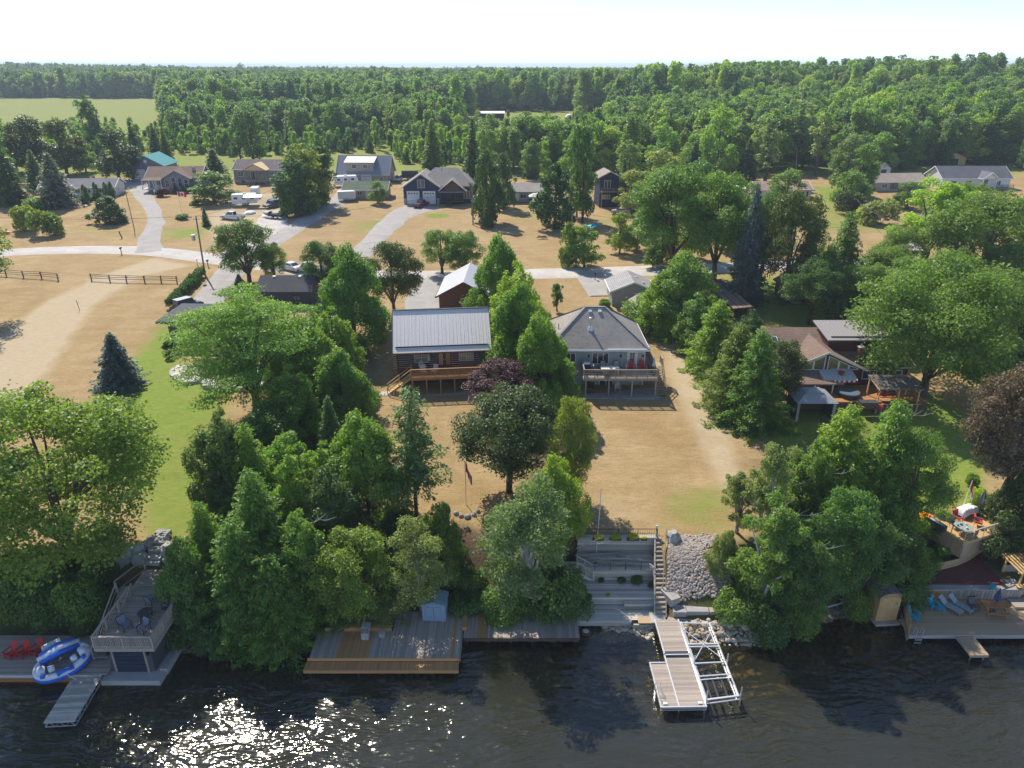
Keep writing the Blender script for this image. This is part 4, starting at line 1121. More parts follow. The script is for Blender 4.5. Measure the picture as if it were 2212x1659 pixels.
# far wood: one mass of many trees, scattered on the ground
def scatter(name, label, protos, pts, sc_, mats):
    coll = bpy.data.collections.new(name + '_kinds')
    me = bpy.data.meshes.new(name)
    me.from_pydata(pts, [], [])
    n_ = len(pts)
    r_ = np.random.default_rng(len(pts))
    for an, ty, dat in (('size', 'FLOAT_VECTOR', np.array(sc_, np.float32)), ('turn', 'FLOAT', r_.uniform(0, 6.28, n_).astype(np.float32)), ('kind', 'INT', r_.integers(0, len(protos), n_).astype(np.int32))):
        a = me.attributes.new(an, ty, 'POINT')
        a.data.foreach_set('vector' if ty == 'FLOAT_VECTOR' else 'value', dat.ravel())
    o = link(bpy.data.objects.new(name, me))
    tag(o, label, kind='stuff')
    ng = bpy.data.node_groups.new(name, 'GeometryNodeTree')
    ng.interface.new_socket('Geometry', in_out='INPUT', socket_type='NodeSocketGeometry')
    ng.interface.new_socket('Geometry', in_out='OUTPUT', socket_type='NodeSocketGeometry')
    gi, go = ng.nodes.new('NodeGroupInput'), ng.nodes.new('NodeGroupOutput')
    def att(nm, ty):
        q = ng.nodes.new('GeometryNodeInputNamedAttribute'); q.data_type = ty; q.inputs[0].default_value = nm; return q.outputs[0]
    jn = ng.nodes.new('GeometryNodeJoinGeometry')
    kd = att('kind', 'INT')
    cmb = ng.nodes.new('ShaderNodeCombineXYZ')
    ng.links.new(att('turn', 'FLOAT'), cmb.inputs[2])
    for i, ob in enumerate(protos):
        oi = ng.nodes.new('GeometryNodeObjectInfo'); oi.inputs[0].default_value = ob; oi.inputs[1].default_value = True
        oi.transform_space = 'ORIGINAL'
        ip = ng.nodes.new('GeometryNodeInstanceOnPoints')
        cp = ng.nodes.new('FunctionNodeCompare'); cp.data_type = 'INT'; cp.operation = 'EQUAL'
        ng.links.new(kd, cp.inputs[2]); cp.inputs[3].default_value = i
        ng.links.new(gi.outputs[0], ip.inputs[0]); ng.links.new(cp.outputs[0], ip.inputs[1]); ng.links.new(oi.outputs['Geometry'], ip.inputs[2])
        rt = ng.nodes.new('FunctionNodeEulerToRotation')
        ng.links.new(cmb.outputs[0], rt.inputs[0])
        ng.links.new(rt.outputs[0], ip.inputs[5])
        ng.links.new(att('size', 'FLOAT_VECTOR'), ip.inputs[6])
        ng.links.new(ip.outputs[0], jn.inputs[0])
    ng.links.new(jn.outputs[0], go.inputs[0])
    md = o.modifiers.new('scatter', 'NODES'); md.node_group = ng
    return o

crown_of = {}
for o in COL.objects:
    if o.name.startswith('crown') and o.parent and o.parent.get('group'):
        crown_of.setdefault(o.parent['group'], o)
def wood(name, label, n_, y0, y1, size, keys, seed, fx=0.80, extra=None):
    r_ = np.random.default_rng(seed)
    y = np.sqrt(r_.uniform(y0 ** 2, y1 ** 2, n_)); x = r_.uniform(-fx, fx, n_) * y
    ok = np.ones(n_, bool)
    for c_ in CLEAR: ok &= ~inpoly(x, y, c_)
    if extra is not None: ok &= extra(x, y)
    x, y = x[ok], y[ok]
    z_ = terrain(x, y) - 0.3
    s = size * r_.uniform(0.55, 1.3, len(x))  * (0.85 + 0.3 * vnoise(x, y, 90.0, seed))
    ax = s * r_.uniform(0.8, 1.25, len(x))
    return scatter(name, label, [crown_of[k] for k in keys], np.stack([x, y, z_], 1).tolist(), np.stack([ax, ax, s], 1), None)
K = [b[4] for b in BELT]
young = lambda x, y: (x / y > -0.62) & (x / y < -0.05) & (y < 330)
wood('woods', 'young light green wood filling in behind the houses', 2600, 216, 335, 0.60, [K[2], K[3], K[4], K[2]], 14, extra=young)
wood('woods', 'leafy wood filling in behind the belt of trees', 3600, 214, 430, 1.12, [K[0], K[1], K[5], K[3], K[7], K[6], K[2]], 15, extra=lambda x, y: ~young(x, y) & (x / y > -0.46) & ~((x / y > -0.07) & (x / y < 0.13) & (y > 285)) & (y > 222 + 30 * vnoise(x, y, 20.0, 6)))
wood('woods', 'low scrub before the green field', 500, 262, 425, 0.42, [K[1], K[2], K[0]], 16, extra=lambda x, y: (x / y < -0.46))
wood('woods', 'young growth before the far clearing', 900, 285, 455, 0.48, [K[2], K[3], K[1], K[4]], 17, extra=lambda x, y: (x / y > -0.07) & (x / y < 0.13))
wood('woods', 'tall wood of mixed green trees behind the meadow', 9500, 420, 820, 1.5, [K[0], K[3], K[5], K[7], K[1], K[3], K[6], K[2]], 4, extra=lambda x, y: ((x / y > -0.46) | (y > 770)) & ~((x / y > -0.07) & (x / y < 0.13) & (y < 470)))
wood('woods', 'farther wood reaching towards the horizon', 15000, 800, 1900, 1.45, [K[0], K[5], K[3], K[7], K[6]], 5)
wood('woods', 'hazy wood along the horizon', 15000, 1800, 5200, 1.7, [K[0], K[5]], 6, extra=lambda x, y: (vnoise(x, y, 400.0, 9) > 0.25) | (y > 2600))
# ------------------------------------------------------------------ building kit
def wallbox(t, w, d, h, m, name='wall', x0=0.0, y0=0.0, z0=-0.6, rise=0.0, ridge='x', foot=None):
    """four walls with their gable ends; the ridge runs along x or y"""
    b = MB()
    if rise and ridge == 'x':
        b.extr([(y0, z0), (y0 + d, z0), (y0 + d, h), (y0 + d / 2, h + rise), (y0, h)], 'x', x0, x0 + w)
    elif rise:
        b.extr([(x0, z0), (x0 + w, z0), (x0 + w, h), (x0 + w / 2, h + rise), (x0, h)], 'y', y0, y0 + d)
    else:
        b.box((x0 + w / 2, y0 + d / 2, (h + z0) / 2), (w, d, h - z0))
    return b.build(name, m, t)

def roof(t, w, d, h, rise, m, ridge='x', ov=0.45, x0=0.0, y0=0.0, th=0.16, name='roof', fascia=None, lift=0.03, fov=None):
    b = MB()
    fo = ov if fov is None else fov
    if ridge == 'x':
        k = rise / (d / 2)
        a0, a1 = x0 - fo, x0 + w + fo
        ze, zr = h - ov * k + lift, h + rise + lift
        for s, ye in ((0, y0 - ov), (1, y0 + d + ov)):
            yr = y0 + d / 2
            b.extr([(ye, ze), (yr, zr), (yr, zr + th), (ye, ze + th)], 'x', a0, a1)
    elif ridge == 'y':
        k = rise / (w / 2)
        a0, a1 = y0 - fo, y0 + d + fo
        ze, zr = h - ov * k + lift, h + rise + lift
        for xe in (x0 - ov, x0 + w + ov):
            xr = x0 + w / 2
            b.extr([(xe, ze), (xr, zr), (xr, zr + th), (xe, ze + th)], 'y', a0, a1)
    o = b.build(name, m, t)
    if fascia:
        if ridge == 'x':
            bx('gutter', fascia, t, (x0 + w / 2, y0 - ov - 0.06, ze + th * 0.4), (w + 2 * fo, 0.12, 0.16))
            for xe in (a0 - 0.02, a1 + 0.02):
                for s in (-1, 1): bar('fascia', fascia, t, (xe, y0 + d / 2 + s * (d / 2 + ov), ze + th / 2), (xe, y0 + d / 2, zr + th / 2), 0.06, th + 0.08)
        else:
            for s in (-1, 1):
                bar('fascia', fascia, t, (x0 + w / 2 + s * (w / 2 + ov), a0 - 0.03, ze + th / 2), (x0 + w / 2, a0 - 0.03, zr + th / 2), 0.06, th + 0.08)
                bx('gutter', fascia, t, (x0 + w / 2 + s * (w / 2 + ov + 0.06), y0 + d / 2, ze + th * 0.4), (0.12, d + 2 * fo, 0.16))
    return o

def hip(t, w, d, h, rise, m, ov=0.5, x0=0.0, y0=0.0, inset=None, name='roof'):
    b = MB()
    a = inset if inset is not None else d / 2 + ov
    X0, X1, Y0, Y1 = x0 - ov, x0 + w + ov, y0 - ov, y0 + d + ov
    V = [(X0, Y0, h), (X1, Y0, h), (X1, Y1, h), (X0, Y1, h), (X0 + a, (Y0 + Y1) / 2, h + rise), (X1 - a, (Y0 + Y1) / 2, h + rise)]
    V2 = [(p[0], p[1], p[2] - 0.18) for p in V[:4]]
    b.add(V + V2, [(0, 1, 5, 4), (2, 3, 4, 5), (1, 2, 5), (3, 0, 4), (0, 6, 7, 1), (1, 7, 8, 2), (2, 8, 9, 3), (3, 9, 6, 0), (6, 9, 8, 7)])
    return b.build(name, m, t)

def window(t, x, z, w, h, y=0.0, nx=2, nz=1, fm=None, gm=None, side='f', grid=None, fw=0.07):
    """frame with its bars proud of the wall, the panes just behind; side f front, l / r the flanks (x is then y)"""
    fm, gm = fm or M['white'], gm or M['glass']
    b = MB()
    P = {'f': lambda u, o, v: (u, y - o, v), 'r': lambda u, o, v: (y + o, u, v), 'l': lambda u, o, v: (y - o, u, v)}[side]
    S = (lambda a, o, c: (a, o, c)) if side == 'f' else (lambda a, o, c: (o, a, c))
    for u, v, a, c in ((x, z + h / 2 - fw / 2, w, fw), (x, z - h / 2 + fw / 2, w, fw)): b.box(P(u, 0.03, v), S(a, 0.10, c))
    n = nx + 1
    for i in range(n):
        b.box(P(x - w / 2 + fw / 2 + (w - fw) * i / nx, 0.03, z), S(fw, 0.09, h - 2 * fw))
    for j in range(1, nz): b.box(P(x, 0.028, z - h / 2 + h * j / nz), S(w - 2 * fw, 0.07, fw * 0.8))
    f = b.build('window', fm, t)
    pw, ph = (w - fw) / nx - fw, (h - 2 * fw) / nz
    for i in range(nx):
        for j in range(nz):
            bx('pane', gm, f, P(x - w / 2 + fw / 2 + (w - fw) * (i + 0.5) / nx, 0.012, z - h / 2 + fw + ph * (j + 0.5)), S(pw, 0.02, ph - 0.02))
            if grid:
                gb = MB()
                cx_, cz_ = x - w / 2 + fw / 2 + (w - fw) * (i + 0.5) / nx, z - h / 2 + fw + ph * (j + 0.5)
                for a in range(1, grid[0]): gb.box(P(cx_ - pw / 2 + pw * a / grid[0], 0.035, cz_), S(0.025, 0.02, ph - 0.04))
                for c in range(1, grid[1]): gb.box(P(cx_, 0.036, cz_ - ph / 2 + ph * c / grid[1]), S(pw, 0.02, 0.025))
                gb.build('glazing_bars', fm, f)
    return f

def polywin(t, pts, y, fm, gm, fw=0.07):
    b = MB()
    n = len(pts)
    for i in range(n):
        p, q = pts[i], pts[(i + 1) % n]
        b.bar((p[0], y - 0.04, p[1]), (q[0], y - 0.04, q[1]), 0.09, fw)
    f = b.build('window', fm, t)
    g_ = MB(); g_.extr(list(pts), 'y', y - 0.012, y - 0.03)
    g_.build('pane', gm, f)
    return f

def door(t, x, z0, w, h, m, y=0.0, glazed=None, leaves=1, side='f', fm=None):
    P = {'f': lambda u, o, v: (u, y - o, v), 'r': lambda u, o, v: (y + o, u, v), 'l': lambda u, o, v: (y - o, u, v)}[side]
    S = (lambda a, o, c: (a, o, c)) if side == 'f' else (lambda a, o, c: (o, a, c))
    b = MB()
    for s in (-1, 1): b.box(P(x + s * (w / 2 + 0.05), 0.04, z0 + h / 2), S(0.10, 0.12, h))
    b.box(P(x, 0.04, z0 + h + 0.05), S(w + 0.2, 0.12, 0.10))
    b.build('door_frame', fm or M['white'], t)
    for i in range(leaves):
        lw = w / leaves
        cx_ = x - w / 2 + lw * (i + 0.5)
        d = bx('door', m, t, P(cx_, 0.02, z0 + h / 2), S(lw - 0.03, 0.05, h - 0.02))
        if glazed:
            gl = MB().box(P(cx_, 0.052, z0 + h * 0.53), S(lw * 0.62, 0.02, h * 0.78)).build('door_pane', glazed, t)
            gb = MB()
            for a in (-1, 0, 1): gb.box(P(cx_ + a * lw * 0.30, 0.068, z0 + h * 0.53), S(0.03, 0.02, h * 0.78))
            for c in range(6): gb.box(P(cx_, 0.069, z0 + h * (0.14 + 0.156 * c)), S(lw * 0.6, 0.02, 0.03))
            gb.build('glazing_bars', fm or M['white'], gl)
        MB().box(P(cx_ + lw * 0.38 * (1 if i == 0 else -1), 0.08, z0 + 1.0), S(0.04, 0.08, 0.14)).build('door_handle', M['steel'], t)

def garage_door(t, x, z0, w, h, m, y=0.0, lights=True):
    b = MB()
    for s in (-1, 1): b.box((x + s * (w / 2 + 0.06), y - 0.04, z0 + h / 2), (0.12, 0.12, h))
    b.box((x, y - 0.04, z0 + h + 0.06), (w + 0.24, 0.12, 0.12))
    b.build('door_frame', M['white'], t)
    for i in range(4):
        p = bx('door_panel', m, t, (x, y - 0.03, z0 + h * (i + 0.5) / 4), (w - 0.04, 0.06, h / 4 - 0.04))
    if lights:
        for i in range(4):
            f = bx('door_light', M['glass'], t, (x + w * (i - 1.5) / 4.4, y - 0.066, z0 + h * 0.86), (w * 0.16, 0.02, h * 0.09))

def railing(t, p0, p1, h, m, gap=0.16, post=1.8, base=0.08, top=(0.14, 0.05), bal=0.04, ends=(1, 1), bname='baluster'):
    p0, p1 = Vector(p0), Vector(p1)
    L = (p1 - p0).length
    up = Vector((0, 0, 1))
    bar('top_rail', m, t, p0 + up * h, p1 + up * h, top[0], top[1])
    bar('bottom_rail', m, t, p0 + up * base, p1 + up * base, 0.05, 0.07)
    n = max(1, round(L / post))
    for i in range(n + 1):
        if (i == 0 and not ends[0]) or (i == n and not ends[1]): continue
        p = p0.lerp(p1, i / n)
        bx('post', m, t, p + up * (h / 2 - 0.03), (0.10, 0.10, h - 0.04))
    if gap:
        k = int(L / gap)
        for i in range(1, k):
            p = p0.lerp(p1, i / k)
            bx(bname, m, t, p + up * (base + (h - base) / 2), (bal, bal, h - base - 0.02))

def planks(t, x0, x1, y0, y1, z, along, mats, wd=0.145, gap=0.012, th=0.04, name='plank', jitter=0.0):
    """boards laid side by side; mats may be a function of the place across"""
    a0, a1 = (y0, y1) if along == 'x' else (x0, x1)
    n = max(1, round((a1 - a0) / wd))
    for i in range(n):
        c = a0 + (a1 - a0) * (i + 0.5) / n
        m = mats(c) if callable(mats) else mats
        w = (a1 - a0) / n - gap
        j = random.uniform(-jitter, jitter)
        if along == 'x': bx(name, m, t, ((x0 + x1) / 2 + j, c, z - th / 2), (x1 - x0, w, th), rz=0)
        else:
            bx(name, m, t, (c, (y0 + y1) / 2 + j, z - th / 2), (y1 - y0, w, th), rz=math.pi / 2)

def stairs(t, p0, p1, width, m, n, side=(1, 0, 0), name='tread', rail=None, railh=0.95):
    """treads and stringers from the upper point to the lower one (middle of each end)"""
    p0, p1, s = Vector(p0), Vector(p1), Vector(side).normalized()
    run = Vector((p1.x - p0.x, p1.y - p0.y, 0))
    rz = math.atan2(run.y, run.x)
    for i in range(n):
        p = p0.lerp(p1, (i + 0.5) / n)
        bx(name, m, t, (p.x, p.y, p.z), (run.length / n * 1.05, width, 0.05), rz=rz)
    for k in (-1, 1):
        bar('stringer', m, t, p0 + s * k * width / 2 - Vector((0, 0, 0.12)), p1 + s * k * width / 2 - Vector((0, 0, 0.12)), 0.06, 0.26)
        if rail:
            u = Vector((0, 0, railh))
            bar('handrail', rail, t, p0 + s * k * width / 2 + u, p1 + s * k * width / 2 + u, 0.10, 0.05)
            bar('handrail', rail, t, p0 + s * k * width / 2 + u * 0.5, p1 + s * k * width / 2 + u * 0.5, 0.04, 0.08)
            for f in (0.0, 0.5, 1.0):
                q = p0.lerp(p1, f) + s * k * width / 2
                bx('post', rail, t, q + u / 2, (0.09, 0.09, railh))

def site(v0, v1, z=None):
    """where a front stands: its two lower corners as sighted -> place, turn and width"""
    a = g(*v0) if z is None else at(*v0, z)
    b = g(*v1) if z is None else at(*v1, z)
    return Vector((a[0], a[1], min(a[2], b[2]))), math.atan2(b[1] - a[1], b[0] - a[0]), math.hypot(b[0] - a[0], b[1] - a[1])

R1 = shingle('grey_shingles', (0.33, 0.295, 0.262))
R2 = shingle('brown_shingles', (0.22, 0.155, 0.12))
R3 = shingle('charcoal_shingles', (0.085, 0.085, 0.09))
R4 = shingle('tan_shingles', (0.33, 0.27, 0.22))
R5 = shingle('sage_shingles', (0.16, 0.19, 0.14))
METAL = planked('pale_metal_roof', (0.82, 0.75, 0.69), 0.30, 'x', 0.6, 0.04, 0.92, spec=0.15)
METALD = planked('blue_grey_metal_roof', (0.22, 0.25, 0.29), 0.30, 'x', 0.45, 0.05, 0.75, spec=0.5)
METALB = planked('weathered_metal_roof', (0.15, 0.13, 0.115), 0.28, 'x', 0.5, 0.25, 0.5)
SAGE = planked('sage_board_siding', (0.36, 0.385, 0.36), 0.20, 'x', 0.75, 0.07, 0.75)
GREYS = planked('grey_board_siding', (0.34, 0.34, 0.325), 0.25, 'x', 0.75, 0.06, 0.8)
BROWN = planked('brown_board_siding', (0.15, 0.075, 0.045), 0.25, 'x', 0.7, 0.10, 0.6)
MAROON = planked('maroon_siding', (0.10, 0.035, 0.03), 0.22, 'z', 0.7, 0.10, 0.6)
NAVY = planked('navy_lap_siding', (0.035, 0.048, 0.085), 0.18, 'z', 0.65, 0.06, 0.6)
SLATE = planked('slate_lap_siding', (0.075, 0.085, 0.10), 0.20, 'z', 0.65, 0.05, 0.75)
BEIGE = planked('beige_lap_siding', (0.36, 0.33, 0.28), 0.20, 'z', 0.7, 0.05, 0.8)
GREEN_ = planked('grey_green_lap_siding', (0.27, 0.30, 0.25), 0.20, 'z', 0.7, 0.05, 0.8)
WHITE_ = planked('white_lap_siding', (0.66, 0.67, 0.66), 0.20, 'z', 0.6, 0.03, 0.85)
STEELG = planked('grey_metal_cladding', (0.20, 0.22, 0.24), 0.3, 'x', 0.5, 0.05, 0.8)
LOG = mat('dark_log', (0.13, 0.072, 0.055), 0.7, 0.25, 1.5, 0.25, stretch=(1, 5, 5))
CHINK = mat('log_chinking', (0.58, 0.54, 0.48), 0.85, 0.06)
TEALR = planked('teal_metal_roof', (0.05, 0.30, 0.27), 0.3, 'y', 0.45, 0.05, 0.75, spec=0.5)
RIB = mat('roof_rib_metal', (0.78, 0.73, 0.70), 0.4, 0.05, obj=0.03)
BRICK_ = mat('chimney_brick', (0.23, 0.10, 0.07), 0.85, 0.3, 6.0)
STUCCO = mat('block_foundation', (0.42, 0.41, 0.39), 0.85, 0.08)

# ------------------------------------------------------------------ the log cabin
cab = thing('log_cabin', 'dark log cabin with pale metal roof and cedar deck', 'house', (-14.0, 79.9, 5.5), R(6))
W_, D_ = 11.2, 8.6
wallbox(cab, W_ - 0.3, D_ - 0.3, 4.86, CHINK, 'chinked_wall', 0.15, 0.15, rise=3.1)
wallbox(cab, W_ - 0.1, D_ - 0.1, 2.1, M['dark_wood'], 'lower_wall', 0.05, 0.05)
for i in range(10):
    z_ = 2.22 + 0.275 * i
    rod('log', LOG, cab, (-0.35, 0.12, z_), (W_ + 0.35, 0.12, z_), 0.195)
    rod('log', LOG, cab, (0.12, -0.35, z_ + 0.12), (0.12, D_ + 0.35, z_ + 0.12), 0.195)
    rod('log', LOG, cab, (W_ - 0.12, -0.35, z_ + 0.12), (W_ - 0.12, D_ + 0.35, z_ + 0.12), 0.195)
rf = roof(cab, W_, D_, 4.95, 3.2, METAL, 'x', 0.75, fascia=M['dark_wood'], fov=0.35)
k_ = 3.2 / 4.3
for i in range(27):                                   # standing ribs of the metal sheets
    x_ = -0.30 + (W_ + 0.6) * i / 26
    bar('roof_rib', RIB, rf, (x_, -0.75, 4.95 - 0.75 * k_ + 0.21), (x_, 4.3, 8.15 + 0.19), 0.03, 0.03)
bar('snow_guard', M['charcoal'], rf, (0.0, -0.12, 5.10), (W_, -0.12, 5.10), 0.10, 0.14)
bx('ridge_cap', M['charcoal'], rf, (W_ / 2, 4.3, 8.36), (W_ + 0.7, 0.35, 0.06))
window(cab, 3.05, 3.6, 1.75, 1.25, 0.0, 2, 2, M['offwhite'], M['curtain'], grid=(3, 2), fw=0.08)
window(cab, 8.45, 3.6, 1.80, 1.25, 0.0, 2, 2, M['offwhite'], M['curtain'], grid=(3, 2), fw=0.08)
door(cab, 5.80, 2.32, 1.72, 2.05, mat('mahogany_door', (0.20, 0.035, 0.02), 0.5, 0.12), 0.0, M['curtain'], 2, fm=M['red_wood'])
window(cab, 6.0, 1.25, 1.9, 0.7, -0.02, 2, 1, M['offwhite'], M['glass'], grid=(2, 2))
bx('patio_slab', M['concrete'], cab, (6.2, -1.6, -0.02), (9.2, 3.6, 0.16))
dk0, dk1, dy = 1.8, 10.3, -2.95
planks(cab, dk0, dk1, dy, -0.02, 2.28, 'x', M['red_wood'], 0.145)
for s in (dy - 0.05, ): bx('rim_joist', M['new_wood'], cab, ((dk0 + dk1) / 2, s, 2.10), (dk1 - dk0 + 0.1, 0.08, 0.34))
for s in (dk0 - 0.03, dk1 + 0.03): bx('rim_joist', M['new_wood'], cab, (s, dy / 2, 2.10), (0.07, -dy - 0.1, 0.32))
for i in range(6): bx('deck_post', M['new_wood'], cab, (dk0 + 0.1 + (dk1 - dk0 - 0.2) * i / 5, dy + 0.15, 0.97), (0.15, 0.15, 2.0))
railing(cab, (dk0, dy, 2.28), (dk1, dy, 2.28), 1.0, M['new_wood'], 0.13, 1.45)
railing(cab, (dk1, dy, 2.28), (dk1, -0.3, 2.28), 1.0, M['new_wood'], 0.14, 1.4, ends=(0, 1))
railing(cab, (dk0, -1.3, 2.28), (dk0, -0.3, 2.28), 1.0, M['new_wood'], 0.14, 1.4)
stairs(cab, (dk0 - 0.1, -2.15, 2.20), (dk0 - 2.9, -2.15, 0.12), 1.15, M['honey_wood'], 10, (0, 1, 0), rail=M['honey_wood'])
bx('landing_slab', M['concrete'], cab, (-1.2, -2.2, 0.05), (1.9, 1.6, 0.2))

# ------------------------------------------------------------------ the grey house with the hipped roof
gh = thing('grey_house', 'grey board house with big hipped shingle roof, deck on posts', 'house', (4.6, 80.4, 5.35))
W_, D_ = 11.5, 9.3
wallbox(gh, W_, D_, 4.78, SAGE, z0=-0.8)
rf = hip(gh, W_, D_, 4.9, 3.75, R1, 0.5, inset=5.0)
for s in (-1, 1):
    pass
bx('fascia', M['white'], gh, (W_ / 2, -0.53, 4.80), (W_ + 1.1, 0.06, 0.20))
bx('fascia', M['white'], gh, (W_ + 0.53, D_ / 2, 4.80), (0.06, D_ + 1.0, 0.20))
bx('fascia', M['white'], gh, (-0.53, D_ / 2, 4.80), (0.06, D_ + 1.0, 0.20))
hc = [((-0.5, -0.5, 4.95), (4.5, 4.65, 8.7)), ((12.0, -0.5, 4.95), (7.0, 4.65, 8.7)), ((-0.5, 9.8, 4.95), (4.5, 4.65, 8.7)), ((12.0, 9.8, 4.95), (7.0, 4.65, 8.7)), ((4.5, 4.65, 8.7), (7.0, 4.65, 8.7))]
for a, b in hc: bar('hip_cap', mat('hip_cap_shingle', (0.27, 0.255, 0.24), 0.85, 0.15) if 'hip_cap_shingle' not in bpy.data.materials else bpy.data.materials['hip_cap_shingle'], rf, a, b, 0.30, 0.06)
rod('flue', M['alu'], rf, (5.0, 2.0, 6.6), (5.0, 2.0, 8.0), 0.26)
MB().tube([(5.0, 2.0, 6.5), (5.0, 2.0, 7.0)], [0.42, 0.2], 8).build('flue_flashing', M['alu'], rf)
rod('flue_cap', M['alu'], rf, (5.0, 2.0, 8.0), (5.0, 2.0, 8.15), 0.36)
for x_ in (5.1, 6.3): bx('roof_vent', M['alu'], rf, (x_, 4.0, 8.3), (0.42, 0.36, 0.20), rx=R(30))
rod('vent_pipe', M['black'], rf, (1.2, 3.3, 6.2), (1.2, 3.3, 6.9), 0.10)
rod('awning_case', M['white'], gh, (6.9, -0.72, 4.98), (11.6, -0.72, 4.98), 0.26)
window(gh, 2.2, 3.7, 1.9, 1.25, 0, 3, 1)
window(gh, 6.15, 3.62, 2.05, 1.5, 0, 3, 1)
window(gh, 2.35, 1.25, 1.45, 1.55, 0, 2, 1, grid=(2, 4))
door(gh, 10.0, 2.46, 1.0, 2.05, M['white'], 0, M['glass'])
window(gh, 10.95, 3.45, 0.75, 1.95, 0, 1, 1, gm=M['curtain'], grid=(3, 6))
window(gh, 7.0, 0.95, 1.7, 1.85, 0, 2, 1)
for x_ in (4.7, 8.6, 11.3):
    l_ = bx('wall_lamp', M['black'], gh, (x_, -0.10, 3.95), (0.16, 0.20, 0.30))
bx('corner_board', M['white'], gh, (W_ + 0.01, -0.01, 2.4), (0.14, 0.14, 4.7))
b = MB(); b.prism([(3.9, -3.9), (12.9, -3.9), (13.3, -3.0), (12.6, 0), (3.9, -0.01)], -0.25, 0.03)
b.build('patio', M['stone'], gh)
dk0, dk1, dy = 3.9, 12.6, -3.4
planks(gh, dk0, dk1, dy, -0.02, 2.45, 'x', M['weathered'], 0.145)
planks(gh, W_ + 0.02, dk1, 0.0, 5.6, 2.45, 'x', M['tan_wood'], 0.145)
bx('rim_joist', M['weathered'], gh, ((dk0 + dk1) / 2, dy - 0.04, 2.27), (dk1 - dk0 + 0.1, 0.07, 0.30))
bx('rim_joist', M['weathered'], gh, (dk1 + 0.04, 1.05, 2.27), (0.07, 9.0, 0.30))
bx('rim_joist', M['weathered'], gh, (dk0 - 0.04, dy / 2, 2.27), (0.07, 3.4, 0.30))
for x_ in (4.15, 6.9, 9.65, 12.45): bx('deck_post', M['weathered'], gh, (x_, dy + 0.15, 1.06), (0.15, 0.15, 2.13))
railing(gh, (dk0, dy, 2.45), (dk1, dy, 2.45), 1.05, M['rail_grey'], 0.15, 1.25)
railing(gh, (dk0, dy, 2.45), (dk0, -0.2, 2.45), 1.05, M['rail_grey'], 0.15, 1.6, ends=(0, 1))
railing(gh, (dk1, dy, 2.45), (dk1, -1.9, 2.45), 1.05, M['rail_grey'], 0.15, 1.6, ends=(0, 1))
railing(gh, (dk1, -0.6, 2.45), (dk1, 5.6, 2.45), 1.05, M['rail_grey'], 0.15, 1.5)
stairs(gh, (dk1 + 0.65, 0.2, 2.40), (dk1 + 0.65, -3.2, 0.1), 1.1, M['tan_wood'], 11, (1, 0, 0), rail=M['rail_grey'])
planks(gh, dk1 + 0.06, dk1 + 1.2, 0.2, 1.6, 2.45, 'x', M['tan_wood'], 0.145)
railing(gh, (dk1 + 1.2, 0.2, 2.45), (dk1 + 1.2, 1.6, 2.45), 1.0, M['rail_grey'], 0.15, 1.4)
for x_ in (1.15,): bx('deck_post', M['weathered'], gh, (dk1 + x_, 1.5, 1.06), (0.12, 0.12, 2.13))

# ------------------------------------------------------------------ garages and sheds between the houses and the road
t_ = thing('brown_garage', 'brown board garage with pale metal roof and one white window', 'garage', (-11.2, 105, 6.55), R(-2))
wallbox(t_, 7.7, 11, 2.9, BROWN, rise=2.1, ridge='y')
roof(t_, 7.7, 11, 2.9, 2.1, planked('pale_metal_roof_2', (0.52, 0.52, 0.53), 0.3, 'y', 0.42, 0.05, 0.75, spec=0.5), 'y', 0.45, fascia=BROWN)
window(t_, 3.95, 2.1, 1.2, 0.9, 0, 2, 1)
t_ = thing('garden_gazebo', 'small pavilion with pale peaked roof behind the log cabin', 'gazebo', (-11.6, 92.2, 5.95))
b = MB(); b.add([(-1.9, -1.9, 2.5), (1.9, -1.9, 2.5), (1.9, 1.9, 2.5), (-1.9, 1.9, 2.5), (0, 0, 3.9), (-1.9, -1.9, 2.4), (1.9, -1.9, 2.4), (1.9, 1.9, 2.4), (-1.9, 1.9, 2.4)], [(0, 1, 4), (1, 2, 4), (2, 3, 4), (3, 0, 4), (5, 6, 1, 0), (6, 7, 2, 1), (7, 8, 3, 2), (8, 5, 0, 3), (8, 7, 6, 5)])
b.build('roof', METAL, t_)
for x_ in (-1.7, 1.7):
    for y_ in (-1.7, 1.7): bx('post', M['dark_wood'], t_, (x_, y_, 1.2), (0.12, 0.12, 2.5))
t_ = thing('grey_garage', 'grey board garage with a bright red door beside the road', 'garage', (15.9, 108.6, 6.55))
wallbox(t_, 6.6, 6.6, 2.6, GREYS, rise=1.35, ridge='y')
rf = roof(t_, 6.6, 6.6, 2.6, 1.35, shingle('pale_grey_shingles', (0.33, 0.32, 0.31)), 'y', 0.4, fascia=M['white'])
door(t_, 4.1, 0.1, 0.9, 2.0, M['red'], 0)
bx('foundation', STUCCO, t_, (3.3, 3.3, -0.1), (6.66, 6.66, 0.4))
bx('roof_vent', M['alu'], rf, (5.0, 1.4, 3.55), (0.4, 0.4, 0.2)); bx('roof_vent', M['alu'], rf, (4.2, 3.9, 3.80), (0.4, 0.4, 0.2))
window(t_, 3.2, 1.6, 0.9, 0.8, 0, 2, 1, side='l')
t_ = thing('garden_shed', 'small grey shed with red door under the cedars', 'shed', (18.7, 102.3, 6.4), R(8))
wallbox(t_, 3.0, 3.2, 2.2, GREYS, rise=0.8, ridge='y')
roof(t_, 3.0, 3.2, 2.2, 0.8, R1, 'y', 0.3)
door(t_, 1.7, 0.15, 0.85, 1.9, M['red'], 0)
window(t_, 1.4, 1.5, 0.6, 0.6, 0, 1, 1, side='l')
